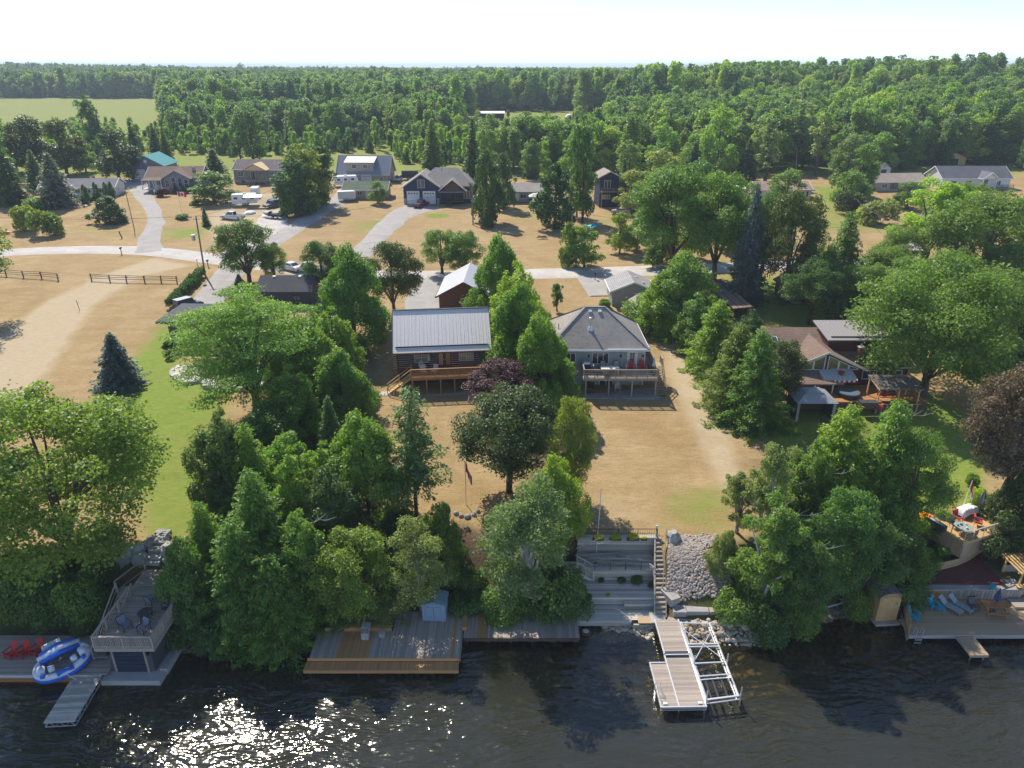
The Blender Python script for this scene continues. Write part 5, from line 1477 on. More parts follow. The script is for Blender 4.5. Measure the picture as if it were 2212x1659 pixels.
stairs(t_, (1.7, -0.1, 0.1), (1.7, -1.2, -0.5), 1.4, M['weathered'], 3, (1, 0, 0), name='step')
t_ = thing('black_garage', 'charcoal garage with dark shingle roof behind the locust', 'garage', (-39.8, 107.6, 6.7))
wallbox(t_, 8.2, 6.6, 2.7, SLATE, rise=1.5)
rf = roof(t_, 8.2, 6.6, 2.7, 1.5, R3, 'x', 0.4)
for x_ in (1.9, 6.0): bx('roof_vent', M['alu'], rf, (x_, 3.0, 4.22), (0.45, 0.4, 0.24))
window(t_, 6.0, 1.6, 1.2, 0.9, 0, 2, 1, M['black'])
t_ = thing('brown_shed', 'small maroon garden shed with dark doorway in the trees', 'shed', (43.7, 110.4, 6.9))
wallbox(t_, 3.7, 4.2, 2.5, MAROON, rise=1.1, ridge='y')
roof(t_, 3.7, 4.2, 2.5, 1.1, R2, 'y', 0.4)
door(t_, 1.9, 0.05, 1.1, 1.95, M['black'], 0, fm=M['dark_wood'])
bx('door_sill', M['concrete'], t_, (1.9, -0.5, 0.0), (1.6, 0.9, 0.16))
t_ = thing('woodshed', 'long low woodshed with mossy brown roof among the hemlocks', 'shed', (33.4, 102.4, 6.3), R(2))
for x_ in (0.15, 2.25):
    for i in range(6): bx('post', M['dark_wood'], t_, (x_, 0.3 + 2.9 * i, 1.0), (0.16, 0.16, 2.1))
MB().slab([(-0.2, -0.3, 2.05), (2.7, -0.3, 2.3), (2.7, 15.3, 2.3), (-0.2, 15.3, 2.05)], 0.12).build('roof', R2, t_)
for i in range(9): bx('wall_board', M['dark_wood'], t_, (2.35, 7.5, 0.2 + 0.22 * i), (0.04, 15, 0.2))

# ------------------------------------------------------------------ the dark modern house behind the locust, with its stone terrace
t_ = thing('modern_house', 'dark modern house with a flat overhanging roof and black windows', 'house', (-47.3, 92.6, 5.6), R(-3))
wallbox(t_, 11, 6.0, 4.1, SLATE)
MB().slab([(-1.0, -1.1, 4.25), (11.8, -1.1, 4.25), (11.8, 6.6, 4.45), (-1.0, 6.6, 4.45)], 0.34).build('roof', M['charcoal'], t_)
for x_ in (2.2, 5.5, 8.8):
    window(t_, x_, 3.05, 2.2, 1.25, 0, 2, 1, M['black'], M['curtain'])
    window(t_, x_, 1.15, 2.2, 1.9, 0, 2, 1, M['black'], M['glass'])
window(t_, 4.0, 2.6, 2.0, 1.6, 11, 2, 1, M['black'], M['glass'], side='r')
t_ = thing('stone_terrace', 'curved pale stone terrace below the locust', 'terrace', (0, 0, 0))
pv = [at(vx, vy, 6.15)[:2] for vx, vy in ((366, 800), (372, 793), (390, 788), (430, 787), (470, 786), (540, 790), (600, 800), (600, 830), (540, 838), (470, 838), (437, 832), (430, 822), (400, 826), (378, 818), (366, 808))]
MB().prism(pv, 4.8, 6.12).build('terrace_body', M['armour'], t_)
PAVE = mat('pale_flagstone', (0.55, 0.50, 0.44), 0.85, 0.1, 1.5, 0.14)
xs0, xs1 = min(p[0] for p in pv), max(p[0] for p in pv); ys0, ys1 = min(p[1] for p in pv), max(p[1] for p in pv)
yy = ys0 + 0.3
while yy < ys1:
    xx = xs0 + random.uniform(0, 0.5)
    while xx < xs1:
        w_ = random.uniform(0.6, 1.1)
        q = np.array([[xx + w_ / 2 - 0.4, xx + w_ / 2 + 0.4]]), np.array([[yy, yy]])
        if inpoly(q[0], q[1], pv).all(): bx('flagstone', PAVE, t_, (xx + w_ / 2, yy, 6.12 + 0.03), (w_ - 0.04, 0.56, 0.07 + random.uniform(0, 0.02)))
        xx += w_
    yy += 0.6

# ------------------------------------------------------------------ the brown house on the right lot
bh = thing('brown_house', 'brown-roofed lake house with a wide glazed gable and metal dormer', 'house', (29.5, 79.5, 5.7))
wallbox(bh, 18.5, 13.0, 2.7, MAROON, rise=2.4)
roof(bh, 18.5, 13.0, 2.7, 2.4, R2, 'x', 0.5, fascia=M['offwhite'])
GW = 9.2; gx = 37.5 - 29.5 - GW / 2
b = MB(); b.extr([(gx + 0.3, -0.6), (gx + GW - 0.3, -0.6), (gx + GW - 0.3, 2.6), (gx + GW / 2, 4.6), (gx + 0.3, 2.6)], 'y', -0.9, 6.0)
b.build('gable_wall', MAROON, bh)
roof(bh, GW, 6.4, 2.55, 2.12, R2, 'y', 0.35, gx, -0.9, fascia=M['offwhite'])
c_ = gx + GW / 2
for s in (-1, 1):
    for i, (u0, u1) in enumerate(((0.2, 1.45), (1.55, 2.7), (2.8, 3.9))):
        h0, h1 = 4.35 - 0.46 * u0, 4.35 - 0.46 * u1
        pts = [(c_ + s * u0, 2.55), (c_ + s * u1, 2.55), (c_ + s * u1, max(2.66, h1)), (c_ + s * u0, h0)]
        polywin(bh, pts, -0.9, M['white'], glass('gable_glass', (0.16, 0.15, 0.06), 0.1) if 'gable_glass' not in bpy.data.materials else bpy.data.materials['gable_glass'])
MB().slab([(gx + 0.2, -3.7, 1.85), (gx + 4.9, -3.7, 1.85), (gx + 4.9, -0.85, 2.55), (gx + 0.2, -0.85, 2.55)], 0.16).build('porch_roof', R2, bh)
for x_ in (gx + 0.4, gx + 2.6, gx + 4.7): bx('porch_post', M['white'], bh, (x_, -3.4, 0.9), (0.14, 0.14, 1.9))
door(bh, c_ + 1.6, 0.55, 1.7, 2.0, M['white'], -0.92, M['glass'], 2)
window(bh, gx + 2.2, 1.4, 2.6, 1.1, -0.92, 3, 1)
window(bh, 14.3, 1.5, 2.6, 1.2, 0, 3, 1); window(bh, 17.0, 1.5, 1.6, 1.2, 0, 2, 1)
wallbox(bh, 8.0, 4.2, 5.2, MAROON, 'dormer_wall', 9.3, 2.2, 2.6)
MB().slab([(8.9, 1.6, 5.35), (17.3, 1.6, 5.35), (17.3, 6.8, 6.15), (8.9, 6.8, 6.15)], 0.14).build('dormer_roof', planked('dull_metal_roof', (0.33, 0.30, 0.29), 0.42, 'x', 0.55, 0.06, 0.7), bh)
bar('snow_guard', M['charcoal'], bh, (9.5, 2.3, 5.53), (16.9, 2.3, 5.53), 0.1, 0.12)
f_ = bx('skylight', M['white'], bh, (3.4, 4.2, 4.42), (0.75, 1.2, 0.14), rx=R(20))
bx('skylight_pane', M['glass'], bh, (3.4, 4.18, 4.50), (0.55, 1.0, 0.04), rx=R(20))
bx('chimney', BRICK_, bh, (12.7, 0.9, 3.6), (0.62, 0.62, 2.2)); bx('chimney_cap', M['concrete'], bh, (12.7, 0.9, 4.74), (0.75, 0.75, 0.10)); rod('chimney_pot', M['steel'], bh, (12.7, 0.9, 4.75), (12.7, 0.9, 5.15), 0.24)
# terrace deck before the house
planks(bh, 2.6, 18.0, -5.8, -0.95, 0.55, 'x', M['red_wood'], 0.16)
bx('deck_skirt', M['dark_wood'], bh, (10.6, -5.85, 0.0), (14.8, 0.06, 1.0))
t_ = thing('awning', 'grey and white striped awning over the brown house door', 'awning', (36.6, 78.5, 0))
STR = planked('striped_awning_cloth', (0.55, 0.55, 0.57), 0.36, 'x', 0.8, 0.05, 0.45)
MB().slab([(0, -2.0, 7.75), (4.0, -2.0, 7.75), (4.0, 0, 8.3), (0, 0, 8.3)], 0.03).build('awning_cloth', STR, t_)
for i in range(14): bx('valance', M['red'] if i % 2 else M['white'], t_, (0.143 + 0.2857 * i, -2.02, 7.6), (0.28, 0.02, 0.24))
for x_ in (0.3, 3.7): rod('awning_arm', M['alu'], t_, (x_, -1.9, 7.7), (x_, 0.05, 7.4), 0.06)
t_ = thing('gazebo', 'white hardtop gazebo with netting beside the brown house', 'gazebo', (33.8, 72.9, 5.0))
b = MB()
def tent(b, w, d, z, r, k):
    b.add([(-w, -d, z), (w, -d, z), (w, d, z), (-w, d, z), (-k, -k * 0.7, z + r), (k, -k * 0.7, z + r), (k, k * 0.7, z + r), (-k, k * 0.7, z + r)], [(0, 1, 5, 4), (1, 2, 6, 5), (2, 3, 7, 6), (3, 0, 4, 7), (4, 5, 6, 7), (0, 3, 2, 1)])
tent(b, 2.3, 2.0, 2.35, 0.75, 0.9)
b.build('roof', mat('grey_roof_panel', (0.34, 0.345, 0.35), 0.55, 0.06), t_)
b = MB(); tent(b, 1.05, 0.8, 3.12, 0.35, 0.1); b.build('roof_lantern', bpy.data.materials['grey_roof_panel'], t_)
for x_ in (-2.1, 2.1):
    for y_ in (-1.8, 1.8): bx('post', M['stone'], t_, (x_, y_, 1.17), (0.09, 0.09, 2.35))
for s in (-1, 1): bx('netting', M['charcoal'], t_, (s * 2.0, 0, 1.15), (0.04, 3.2, 2.2)); bx('curtain', M['stone'], t_, (s * 1.95, -1.75, 1.15), (0.2, 0.12, 2.2))
bx('netting', M['charcoal'], t_, (0, 1.75, 1.15), (3.6, 0.04, 2.2))
pg = thing('covered_pergola', 'timber pergola with rusty corrugated roof over a lounge deck', 'pergola', (41.3, 73.4, 5.5), 0)
MB().slab([(0.4, -0.4, 2.75), (6.4, -0.4, 2.75), (6.0, 2.9, 3.35), (0.0, 2.9, 3.35)], 0.06).build('roof', METALB, pg)
for x_, y_ in ((0.5, 0), (3.2, 0), (6.0, 0), (0.3, 2.6), (3.2, 2.6), (5.8, 2.6)): bx('post', M['honey_wood'], pg, (x_, y_, 1.4), (0.16, 0.16, 2.7 if y_ == 0 else 3.3))
for y_, z_ in ((0, 2.66), (2.6, 3.2)): bx('beam', M['honey_wood'], pg, (3.2, y_, z_), (6.2, 0.12, 0.2))
for x_ in (0.2, 6.1): bar('rafter', M['honey_wood'], pg, (x_, -0.35, 2.62), (x_, 2.9, 3.22), 0.1, 0.14)
for x_, s in ((0.5, 1), (3.2, -1), (6.0, -1)): bar('brace', M['honey_wood'], pg, (x_, 0, 2.0), (x_ + s * 0.7, 0, 2.6), 0.08, 0.08)
planks(pg, 0.2, 6.3, -0.3, 3.2, 0.3, 'x', M['dark_wood'], 0.16)
n_ = 26
for i in range(n_): bx('skirt_board', M['dark_wood'] if i % 3 else M['rail_grey'], pg, (0.2 + 6.1 * (i + 0.5) / n_, -0.36, 0.15), (0.2, 0.05, 1.2))
bx('top_rail', M['honey_wood'], pg, (3.2, -0.36, 0.8), (6.2, 0.16, 0.06))
pg.scale = (0.82, 0.9, 0.95)
t_ = thing('outdoor_sofa', 'long bench with orange cushion under the rusty pergola roof', 'bench', (43.8, 75.2, 5.8))
bx('seat', M['dark_wood'], t_, (0, 0, 0.3), (2.2, 0.7, 0.2)); bx('cushion', mat('orange_cushion', (0.55, 0.14, 0.05), 0.8, 0.08), t_, (0, -0.02, 0.46), (2.1, 0.6, 0.12)); bx('backrest', M['dark_wood'], t_, (0, 0.38, 0.6), (2.2, 0.10, 0.6))
for x_ in (-1, 1): bx('leg', M['dark_wood'], t_, (x_, 0, 0.1), (0.1, 0.6, 0.2))
t_ = thing('hot_tub', 'round dark hot tub on the brown house deck', 'hot tub', (39.2, 75.3, 6.0))
MB().tube([(0, 0, 0), (0, 0, 0.75)], [1.15, 1.2], 20).build('tub', M['charcoal'], t_); MB().tube([(0, 0, 0.76), (0, 0, 0.86)], [1.22, 1.18], 20).build('cover', mat('tub_cover', (0.11, 0.15, 0.18), 0.5, 0.1), t_)

# ------------------------------------------------------------------ houses across the road
def bungalow(name, label, v0, v1, depth_, wh, rise, wm, rm, ov=0.5, ridge='x', fascia=None, cat='house'):
    p, rz, w = site(v0, v1)
    t = thing(name, label, cat, p, rz)
    wallbox(t, w, depth_, wh, wm, rise=rise, ridge=ridge, z0=-1.2)
    rf = roof(t, w, depth_, wh, rise, rm, ridge, ov, fascia=fascia)
    return t, w, rf
t_, w_, rf = bungalow('bungalow', 'white bungalow with grey roof behind the tall blue spruce', (90, 428), (250, 424), 8.5, 2.6, 1.7, WHITE_, shingle('mid_grey_shingles', (0.22, 0.21, 0.215)), fascia=M['white'])
for x_ in (5, 9.5, 12.2, 15.6): window(t_, x_, 1.6, 1.3, 1.0, 0, 2, 1)
door(t_, 10.9, 0.2, 0.95, 2.0, M['white'], 0)
window(t_, 3.0, 1.6, 1.2, 1.0, w_, 2, 1, side='r'); bx('chimney', BRICK_, rf, (12.5, 5.2, 4.2), (0.5, 0.5, 1.4))
t_, w_, rf = bungalow('teal_roof_garage', 'tall grey garage with teal metal roof and white doors', (285, 388), (357, 388), 12, 4.3, 2.9, STEELG, TEALR, 0.5, 'y', fascia=TEALR, cat='garage')
garage_door(t_, 2.8, 0.1, 3.2, 3.0, M['white'], 0, False); garage_door(t_, 7.6, 0.1, 3.2, 3.0, M['white'], 0, False)
MB().tube([(w_ / 2, -0.06, 5.6), (w_ / 2, 0.0, 5.6)], [0.5, 0.5], 14).build('round_vent', M['white'], t_)
t_, w_, rf = bungalow('window_gable_house', 'grey house with four tall gable windows and white porch', (322, 414), (437, 412), 10, 4.0, 2.2, STEELG, R2, 0.5, fascia=M['offwhite'])
b = MB(); b.extr([(5.0, -1), (12.2, -1), (12.2, 3.9), (8.6, 6.0), (5.0, 3.9)], 'y', -1.6, 4.0); b.build('gable_wall', STEELG, t_)
roof(t_, 7.2, 6.4, 3.9, 2.1, R2, 'y', 0.5, 5.0, -1.6, fascia=M['offwhite'])
for x_, h_ in ((6.0, 2.1), (7.75, 2.9), (9.5, 2.9), (11.2, 2.1)): window(t_, x_, 1.3 + h_ / 2, 1.2, h_, -1.6, 1, 2)
MB().slab([(-0.6, -3.4, 3.55), (5.0, -3.4, 3.55), (5.0, 0, 4.0), (-0.6, 0, 4.0)], 0.14).build('porch_roof', R2, t_)
bx('porch_floor', M['white'], t_, (2.2, -1.7, 1.1), (5.4, 3.4, 0.14))
for x_ in (-0.3, 1.6, 3.2, 4.8): bx('porch_post', M['white'], t_, (x_, -3.2, 2.3), (0.14, 0.14, 2.5))
railing(t_, (-0.4, -3.3, 1.17), (1.5, -3.3, 1.17), 1.0, M['white'], 0.16, 1.9); railing(t_, (3.4, -3.3, 1.17), (4.9, -3.3, 1.17), 1.0, M['white'], 0.16, 1.5)
stairs(t_, (2.5, -3.4, 1.1), (2.5, -6.0, 0.0), 1.9, M['weathered'], 7, (1, 0, 0), rail=M['white'])
door(t_, 2.0, 1.2, 1.0, 2.05, M['white'], 0, M['glass']); window(t_, 3.7, 2.3, 1.4, 1.2, 0, 2, 1)
bx('chimney', M['stone'], rf, (12.6, 2.6, 5.3), (0.8, 0.8, 2.2))
t_, w_, rf = bungalow('building_site_house', 'grey-green house with a raw timber porch roof under construction', (508, 396), (625, 396), 9, 4.2, 2.3, GREEN_, shingle('brown_grey_shingles', (0.20, 0.165, 0.155)), 0.45, fascia=M['white'])
bx('foundation', STUCCO, t_, (w_ / 2, 4.5, 0.3), (w_ + 0.1, 9.1, 1.5))
window(t_, 2.2, 2.8, 1.7, 1.5, 0, 2, 2, grid=(2, 2)); window(t_, 12.0, 3.0, 1.6, 1.1, 0, 4, 1); window(t_, 15.6, 2.6, 0.8, 1.5, 0, 1, 2); window(t_, 2.8, 0.6, 1.1, 0.6, -0.05, 1, 1, M['black']); window(t_, 13.6, 0.6, 1.1, 0.6, -0.05, 1, 1, M['black'])
door(t_, 6.0, 1.3, 1.2, 2.3, M['charcoal'], 0); window(t_, 8.6, 2.6, 1.2, 1.6, 0, 1, 2)
RAW = mat('raw_sheathing', (0.62, 0.46, 0.26), 0.8, 0.12)
roof(t_, 6.8, 5.4, 4.3, 1.7, RAW, 'y', 0.3, 4.4, -2.8)
b = MB(); b.extr([(4.5, 4.2), (11.1, 4.2), (7.8, 5.9)], 'y', -2.7, -2.5); b.build('porch_gable', RAW, t_)
bx('porch_floor', RAW, t_, (7.8, -1.5, 1.2), (6.6, 2.9, 0.2))
for x_ in (4.6, 7.0, 8.9, 11.0): bx('porch_post', M['rail_grey'], t_, (x_, -2.7, 2.0), (0.16, 0.16, 4.4))
for x_ in (6.2, 6.9, 7.6): bar('ladder', RAW, t_, (x_, -2.9, 1.2), (x_ - 0.3, -4.2, 0.0), 0.08, 0.1)
bar('prop', RAW, t_, (8.9, -3.2, 0.0), (9.9, -2.8, 3.2), 0.08, 0.08); bar('prop', RAW, t_, (11.0, -3.2, 0.0), (9.7, -2.8, 3.2), 0.08, 0.08)
rod('roof_vent', M['white'], rf, (13.6, 2.4, 5.5), (13.6, 2.4, 6.0), 0.4)
t_, w_, rf = bungalow('dormer_house', 'taupe house with steep blue-grey metal roof and a big dormer', (731, 396), (840, 396), 9, 3.0, 4.6, BEIGE, METALD, 0.5, fascia=M['offwhite'])
b = MB(); b.box((6.9, 2.6, 4.7), (8.4, 4.6, 3.2)); b.build('dormer_wall', BEIGE, t_)
MB().slab([(2.3, -0.25, 6.2), (11.5, -0.25, 6.2), (11.5, 4.6, 7.6), (2.3, 4.6, 7.6)], 0.14).build('dormer_roof', METAL, t_)
window(t_, 5.2, 5.0, 1.3, 1.2, 0.3, 2, 1); window(t_, 8.6, 5.0, 1.3, 1.2, 0.3, 2, 1)
garage_door(t_, 8.8, 0.1, 2.8, 2.3, M['white'], 0, True); door(t_, 5.2, 0.1, 0.9, 2.05, M['white'], 0); window(t_, 13.4, 1.5, 1.1, 0.9, 0, 1, 1); window(t_, 3.0, 1.6, 1.1, 1.1, w_, 1, 1, side='r')
t_, w_, rf = bungalow('green_roof_cottage', 'small beige cottage with a sage green shingle roof', (744, 430), (836, 430), 6.5, 2.5, 1.6, BEIGE, R5, 0.5, fascia=M['offwhite'])
window(t_, 4.3, 1.5, 1.3, 1.0, 0, 2, 1); window(t_, 8.6, 1.5, 1.0, 1.0, 0, 1, 1); door(t_, 6.4, 0.05, 0.9, 2.0, M['offwhite'], 0)
bar('brace', M['rail_grey'], t_, (0, -0.05, 2.4), (0, -0.05, 2.4 + 0.01), 0.1)
# navy house
t_, w_, rf = bungalow('navy_house', 'navy house with two white garage doors and a timber porch', (873, 441), (951, 441), 11, 4.4, 3.2, NAVY, R1, 0.5, 'y', fascia=M['offwhite'])
garage_door(t_, 2.5, 0.05, 3.1, 3.2, M['white'], 0); garage_door(t_, 6.7, 0.05, 3.1, 3.2, M['white'], 0)
window(t_, 4.7, 5.2, 1.9, 2.1, 0, 2, 1)
for x_ in (0.35, 4.6, 9.0): bx('stone_pier', M['stone'], t_, (x_, -0.04, 0.75), (0.7, 0.14, 1.6))
wallbox(t_, 8.6, 9.0, 4.4, NAVY, 'main_wall', w_, 1.0)
hip(t_, 14, 10.5, 4.6, 4.0, R1, 0.5, 3.8, 0.9, inset=4.5, name='main_roof')
b = MB(); b.extr([(w_ + 0.4, 3.4), (w_ + 6.2, 3.4), (w_ + 3.3, 5.9)], 'y', -0.6, 3.0); b.build('porch_gable', BROWN, t_)
roof(t_, 6.2, 4.0, 3.9, 2.4, R1, 'y', 0.5, w_ + 0.3, -0.8, name='porch_roof', fascia=M['offwhite'])
MB().slab([(w_, -1.5, 3.3), (w_ + 6.6, -1.5, 3.3), (w_ + 6.6, 0.8, 3.9), (w_, 0.8, 3.9)], 0.14).build('lean_to_roof', R1, t_)
bx('porch_floor', M['dark_wood'], t_, (w_ + 3.2, -0.4, 0.9), (6.2, 2.4, 0.2))
for x_ in (0.3, 2.2, 4.2, 6.2): bx('porch_post', BROWN, t_, (w_ + x_, -1.4, 2.0), (0.2, 0.2, 2.6))
railing(t_, (w_ + 3.2, -1.45, 1.0), (w_ + 6.2, -1.45, 1.0), 0.95, M['dark_wood'], 0.16, 1.5)
stairs(t_, (w_ + 2.5, -1.5, 0.9), (w_ + 2.5, -3.6, 0.0), 1.5, M['dark_wood'], 5, (1, 0, 0))
door(t_, w_ + 2.4, 1.0, 1.0, 2.05, M['dark_wood'], 1.0, fm=M['dark_wood'])
window(t_, w_ + 7.4, 2.3, 2.4, 2.0, 1.0, 3, 1)
rod('roof_vent', M['white'], rf, (9.5, 6, 8.2), (9.5, 6, 8.8), 0.3)
t_, w_, rf = bungalow('low_grey_house', 'low grey house with steps half hidden by dark cedars', (1078, 438), (1170, 438), 8, 2.9, 1.5, GREYS, R1, 0.5)
window(t_, 6.4, 1.7, 1.6, 1.2, 0, 2, 1); door(t_, 4.8, 0.5, 0.9, 2.0, M['white'], 0); stairs(t_, (4.8, -0.3, 0.5), (4.8, -3.2, -0.5), 2.6, M['weathered'], 6, (1, 0, 0))
p = g(1158, 444)
t_ = thing('screen_gazebo', 'dark screened gazebo with pale roof beside the low grey house', 'gazebo', p)
b = MB(); tent(b, 1.9, 1.7, 2.4, 0.7, 0.7); b.build('roof', M['offwhite'], t_)
for s in (-1, 1): bx('screen', M['charcoal'], t_, (s * 1.7, 0, 1.2), (0.05, 3.0, 2.4)); bx('screen', M['charcoal'], t_, (0, s * 1.5, 1.2), (3.4, 0.05, 2.4))
for x_ in (-1.75, 1.75):
    for y_ in (-1.55, 1.55): bx('post', M['black'], t_, (x_, y_, 1.2), (0.1, 0.1, 2.4))
t_, w_, rf = bungalow('tall_navy_house', 'tall narrow navy house with a balcony and white upper window', (1294, 448), (1334, 447), 6.5, 7.6, 1.2, NAVY, R4, 0.6, 'y', fascia=M['offwhite'])
window(t_, 1.9, 5.7, 1.7, 2.0, 0, 2, 1); window(t_, 1.7, 2.6, 2.0, 1.1, 0, 3, 1, M['offwhite'], M['curtain'])
bx('balcony_floor', M['rail_grey'], t_, (2.3, -0.8, 4.0), (4.4, 1.6, 0.16)); railing(t_, (0.1, -1.55, 4.05), (4.5, -1.55, 4.05), 0.95, M['rail_grey'], 0.16, 1.5)
for x_ in (0.2, 4.4): bx('balcony_post', M['rail_grey'], t_, (x_, -1.5, 2.0), (0.14, 0.14, 4.0))
t_, w_, rf = bungalow('pink_roof_bungalow', 'white bungalow with a faded pinkish roof behind the bluish spruce', (1636, 431), (1749, 430), 7.5, 2.6, 1.5, WHITE_, shingle('faded_pink_shingles', (0.36, 0.25, 0.22)), 0.5, fascia=M['white'])
window(t_, w_ - 2.2, 1.4, 1.0, 1.2, 0, 1, 1, M['white']); window(t_, w_ - 0.9, 1.4, 0.7, 1.5, 0, 1, 1); window(t_, 5, 1.5, 1.6, 1.0, 0, 2, 1)
rf2 = roof(t_, 4.4, 7.5, 2.4, 1.3, bpy.data.materials['faded_pink_shingles'], 'x', 0.45, w_ - 4.0, -0.3, name='porch_roof')
t_, w_, rf = bungalow('tan_roof_house', 'long low house with tan roof and dark windows behind the shrubs', (1884, 413), (1995, 411), 8, 2.6, 1.6, BEIGE, R4, 0.6, fascia=M['white'])
window(t_, 3.4, 1.4, 1.6, 1.2, 0, 2, 1); window(t_, 6.2, 1.3, 2.2, 1.6, 0, 2, 1, M['charcoal']); door(t_, 8.4, 0.1, 1.0, 2.0, M['charcoal'], 0)
t_, w_, rf = bungalow('porch_house', 'white house with wide grey roof and small gabled porch', (2032, 409), (2178, 409), 9, 3.2, 2.6, WHITE_, shingle('slate_grey_shingles', (0.15, 0.15, 0.165)), 0.5, fascia=M['white'])
for x_ in (3.2, 7.6, 16.0): window(t_, x_, 1.8, 1.7, 1.2, 0, 2, 1)
b = MB(); b.extr([(10.2, 3.3), (14.2, 3.3), (12.2, 4.7)], 'y', -2.2, 1.0); b.build('porch_gable', WHITE_, t_)
roof(t_, 4.0, 4.4, 3.3, 1.5, bpy.data.materials['slate_grey_shingles'], 'y', 0.3, 10.2, -2.2, name='porch_roof', fascia=M['white'])
for x_ in (10.3, 14.1): bx('porch_post', M['white'], t_, (x_, -2.1, 1.6), (0.24, 0.24, 3.4))
door(t_, 12.2, 0.6, 1.8, 2.1, M['charcoal'], 0, M['glass'], 2)
bx('porch_floor', M['rail_grey'], t_, (12.5, -1.2, 0.5), (13.5, 2.6, 0.2)); railing(t_, (14.3, -2.4, 0.6), (19.2, -2.4, 0.6), 1.0, M['dark_wood'], 0.18, 1.6); railing(t_, (5.9, -2.4, 0.6), (10.0, -2.4, 0.6), 1.0, M['dark_wood'], 0.18, 1.6)
for v0, v1, nm, lb, wm, rm in (((1892, 381), (1921, 381), 'white_shed', 'small white barn shed with a dark door at the wood edge', WHITE_, R1), ((2032, 356), (2084, 356), 'timber_garage', 'timber gabled garage behind the long white house', M['honey_wood'], R2)):
    t_, w_, rf = bungalow(nm, lb, v0, v1, 5, 2.5, 1.5, wm, rm, 0.4, 'y', cat='shed')
    door(t_, w_ / 2, 0.05, w_ * 0.42, 2.1, M['charcoal'], 0)
t_ = thing('grey_roof_house', 'house with broad hipped grey roof at the side of the big maple', 'house', (70, 93.5, 5.9), R(-8))
wallbox(t_, 14, 11, 2.7, BEIGE); rf = hip(t_, 14, 11, 2.8, 2.6, R1, 0.6, inset=4.5)
bx('roof_vent', M['alu'], rf, (4.2, 3.2, 4.6), (0.4, 0.4, 0.25)); window(t_, 3, 1.5, 1.8, 1.2, 0, 2, 1)
p = g(1030, 262)
t_ = thing('pole_barn', 'dark open pole barn with a pale metal roof in the far clearing', 'barn', p)
MB().slab([(0, -1, 4.6), (17, -1, 4.6), (17, 8, 5.4), (0, 8, 5.4)], 0.2).build('roof', METAL, t_); wallbox(t_, 16, 0.3, 4.6, M['charcoal'], 'back_wall', 0.5, 7.4)
for i in range(5): bx('post', M['dark_wood'], t_, (0.6 + 3.9 * i, -0.6, 2.2), (0.3, 0.3, 4.8))
for s in (0.5, 16.5): bx('side_wall', M['charcoal'], t_, (s, 3.5, 2.2), (0.2, 7.6, 4.6))
for vx, vy, lb in ((1232, 259, 'white trailer parked in the far clearing'), (1555, 392, 'white dome-shaped shelter half hidden in the trees')):
    p = g(vx, vy)
    t_ = thing('storage_shelter', lb, 'shelter', p)
    b = MB(); b.extr([(-2.6, 0), (2.6, 0), (2.6, 1.6), (1.7, 2.6), (0, 3.0), (-1.7, 2.6), (-2.6, 1.6)], 'y', 0, 6); b.build('cover', M['white'], t_)
    bx('doorway', M['charcoal'], t_, (0, -0.03, 1.0), (2.0, 0.04, 2.0))
# ------------------------------------------------------------------ furniture and boats: one of each kind is built, the rest are copies
def place(proto, used, loc, rz, label, group=None):
    o = copy_tree(proto) if used.get(proto.name) else proto
    used[proto.name] = 1
    o.location, o.rotation_euler = loc, (0, 0, rz)
    o['label'] = label
    if group: o['group'] = group
    return o
USED = {}
def adirondack(m, name='adirondack_chair', k=1.0):     # faces -y
    t = thing(name, 'x', 'chair')
    b = MB()
    for i in range(5): b.box((0, -0.30 + 0.11 * i, 0.36 - 0.028 * i), (0.52, 0.10, 0.025), rx=R(-14))
    b.build('seat', m, t)
    for i in range(5):
        u = (i - 2) * 0.115
        h = 0.86 - 0.07 * abs(i - 2) ** 1.3
        bar('back_slat', m, t, (u * 0.85, 0.20, 0.24), (u * 1.25, 0.20 + h * 0.42, 0.24 + h), 0.10, 0.025)
    bar('back_brace', m, t, (-0.30, 0.40, 0.62), (0.30, 0.40, 0.62), 0.04, 0.06)
    for s in (-1, 1):
        bx('armrest', m, t, (s * 0.34, -0.03, 0.57), (0.15, 0.76, 0.03))
        bx('leg', m, t, (s * 0.30, -0.34, 0.28), (0.05, 0.10, 0.56))
        bar('leg', m, t, (s * 0.27, -0.36, 0.32), (s * 0.27, 0.55, 0.03), 0.035, 0.12)
    return t
RED_A = adirondack(M['red']); TEAL_A = adirondack(M['teal']); WHITE_A = adirondack(M['offwhite'])
def patio_chair(cm, fm):
    t = thing('patio_chair', 'x', 'chair')
    bx('seat_cushion', cm, t, (0, -0.02, 0.42), (0.56, 0.58, 0.12))
    bx('back_cushion', cm, t, (0, 0.32, 0.74), (0.54, 0.12, 0.62), rx=R(-14))
    b = MB()
    for s in (-1, 1):
        b.bar((s * 0.32, -0.30, 0.60), (s * 0.32, 0.34, 0.64), 0.05, 0.03); b.bar((s * 0.32, 0.30, 0.36), (s * 0.32, 0.46, 1.06), 0.03, 0.03)
    b.bar((-0.32, -0.3, 0.35), (0.32, -0.3, 0.35), 0.03, 0.03); b.bar((-0.32, 0.46, 1.05), (0.32, 0.46, 1.05), 0.03, 0.04)
    b.build('frame', fm, t)
    for s in (-1, 1):
        bx('leg', fm, t, (s * 0.32, -0.30, 0.30), (0.035, 0.035, 0.60)); bar('leg', fm, t, (s * 0.32, 0.30, 0.36), (s * 0.32, 0.36, 0.0), 0.035)
    return t
CHA = patio_chair(mat('slate_cushion', (0.20, 0.23, 0.29), 0.8, 0.1), M['black'])
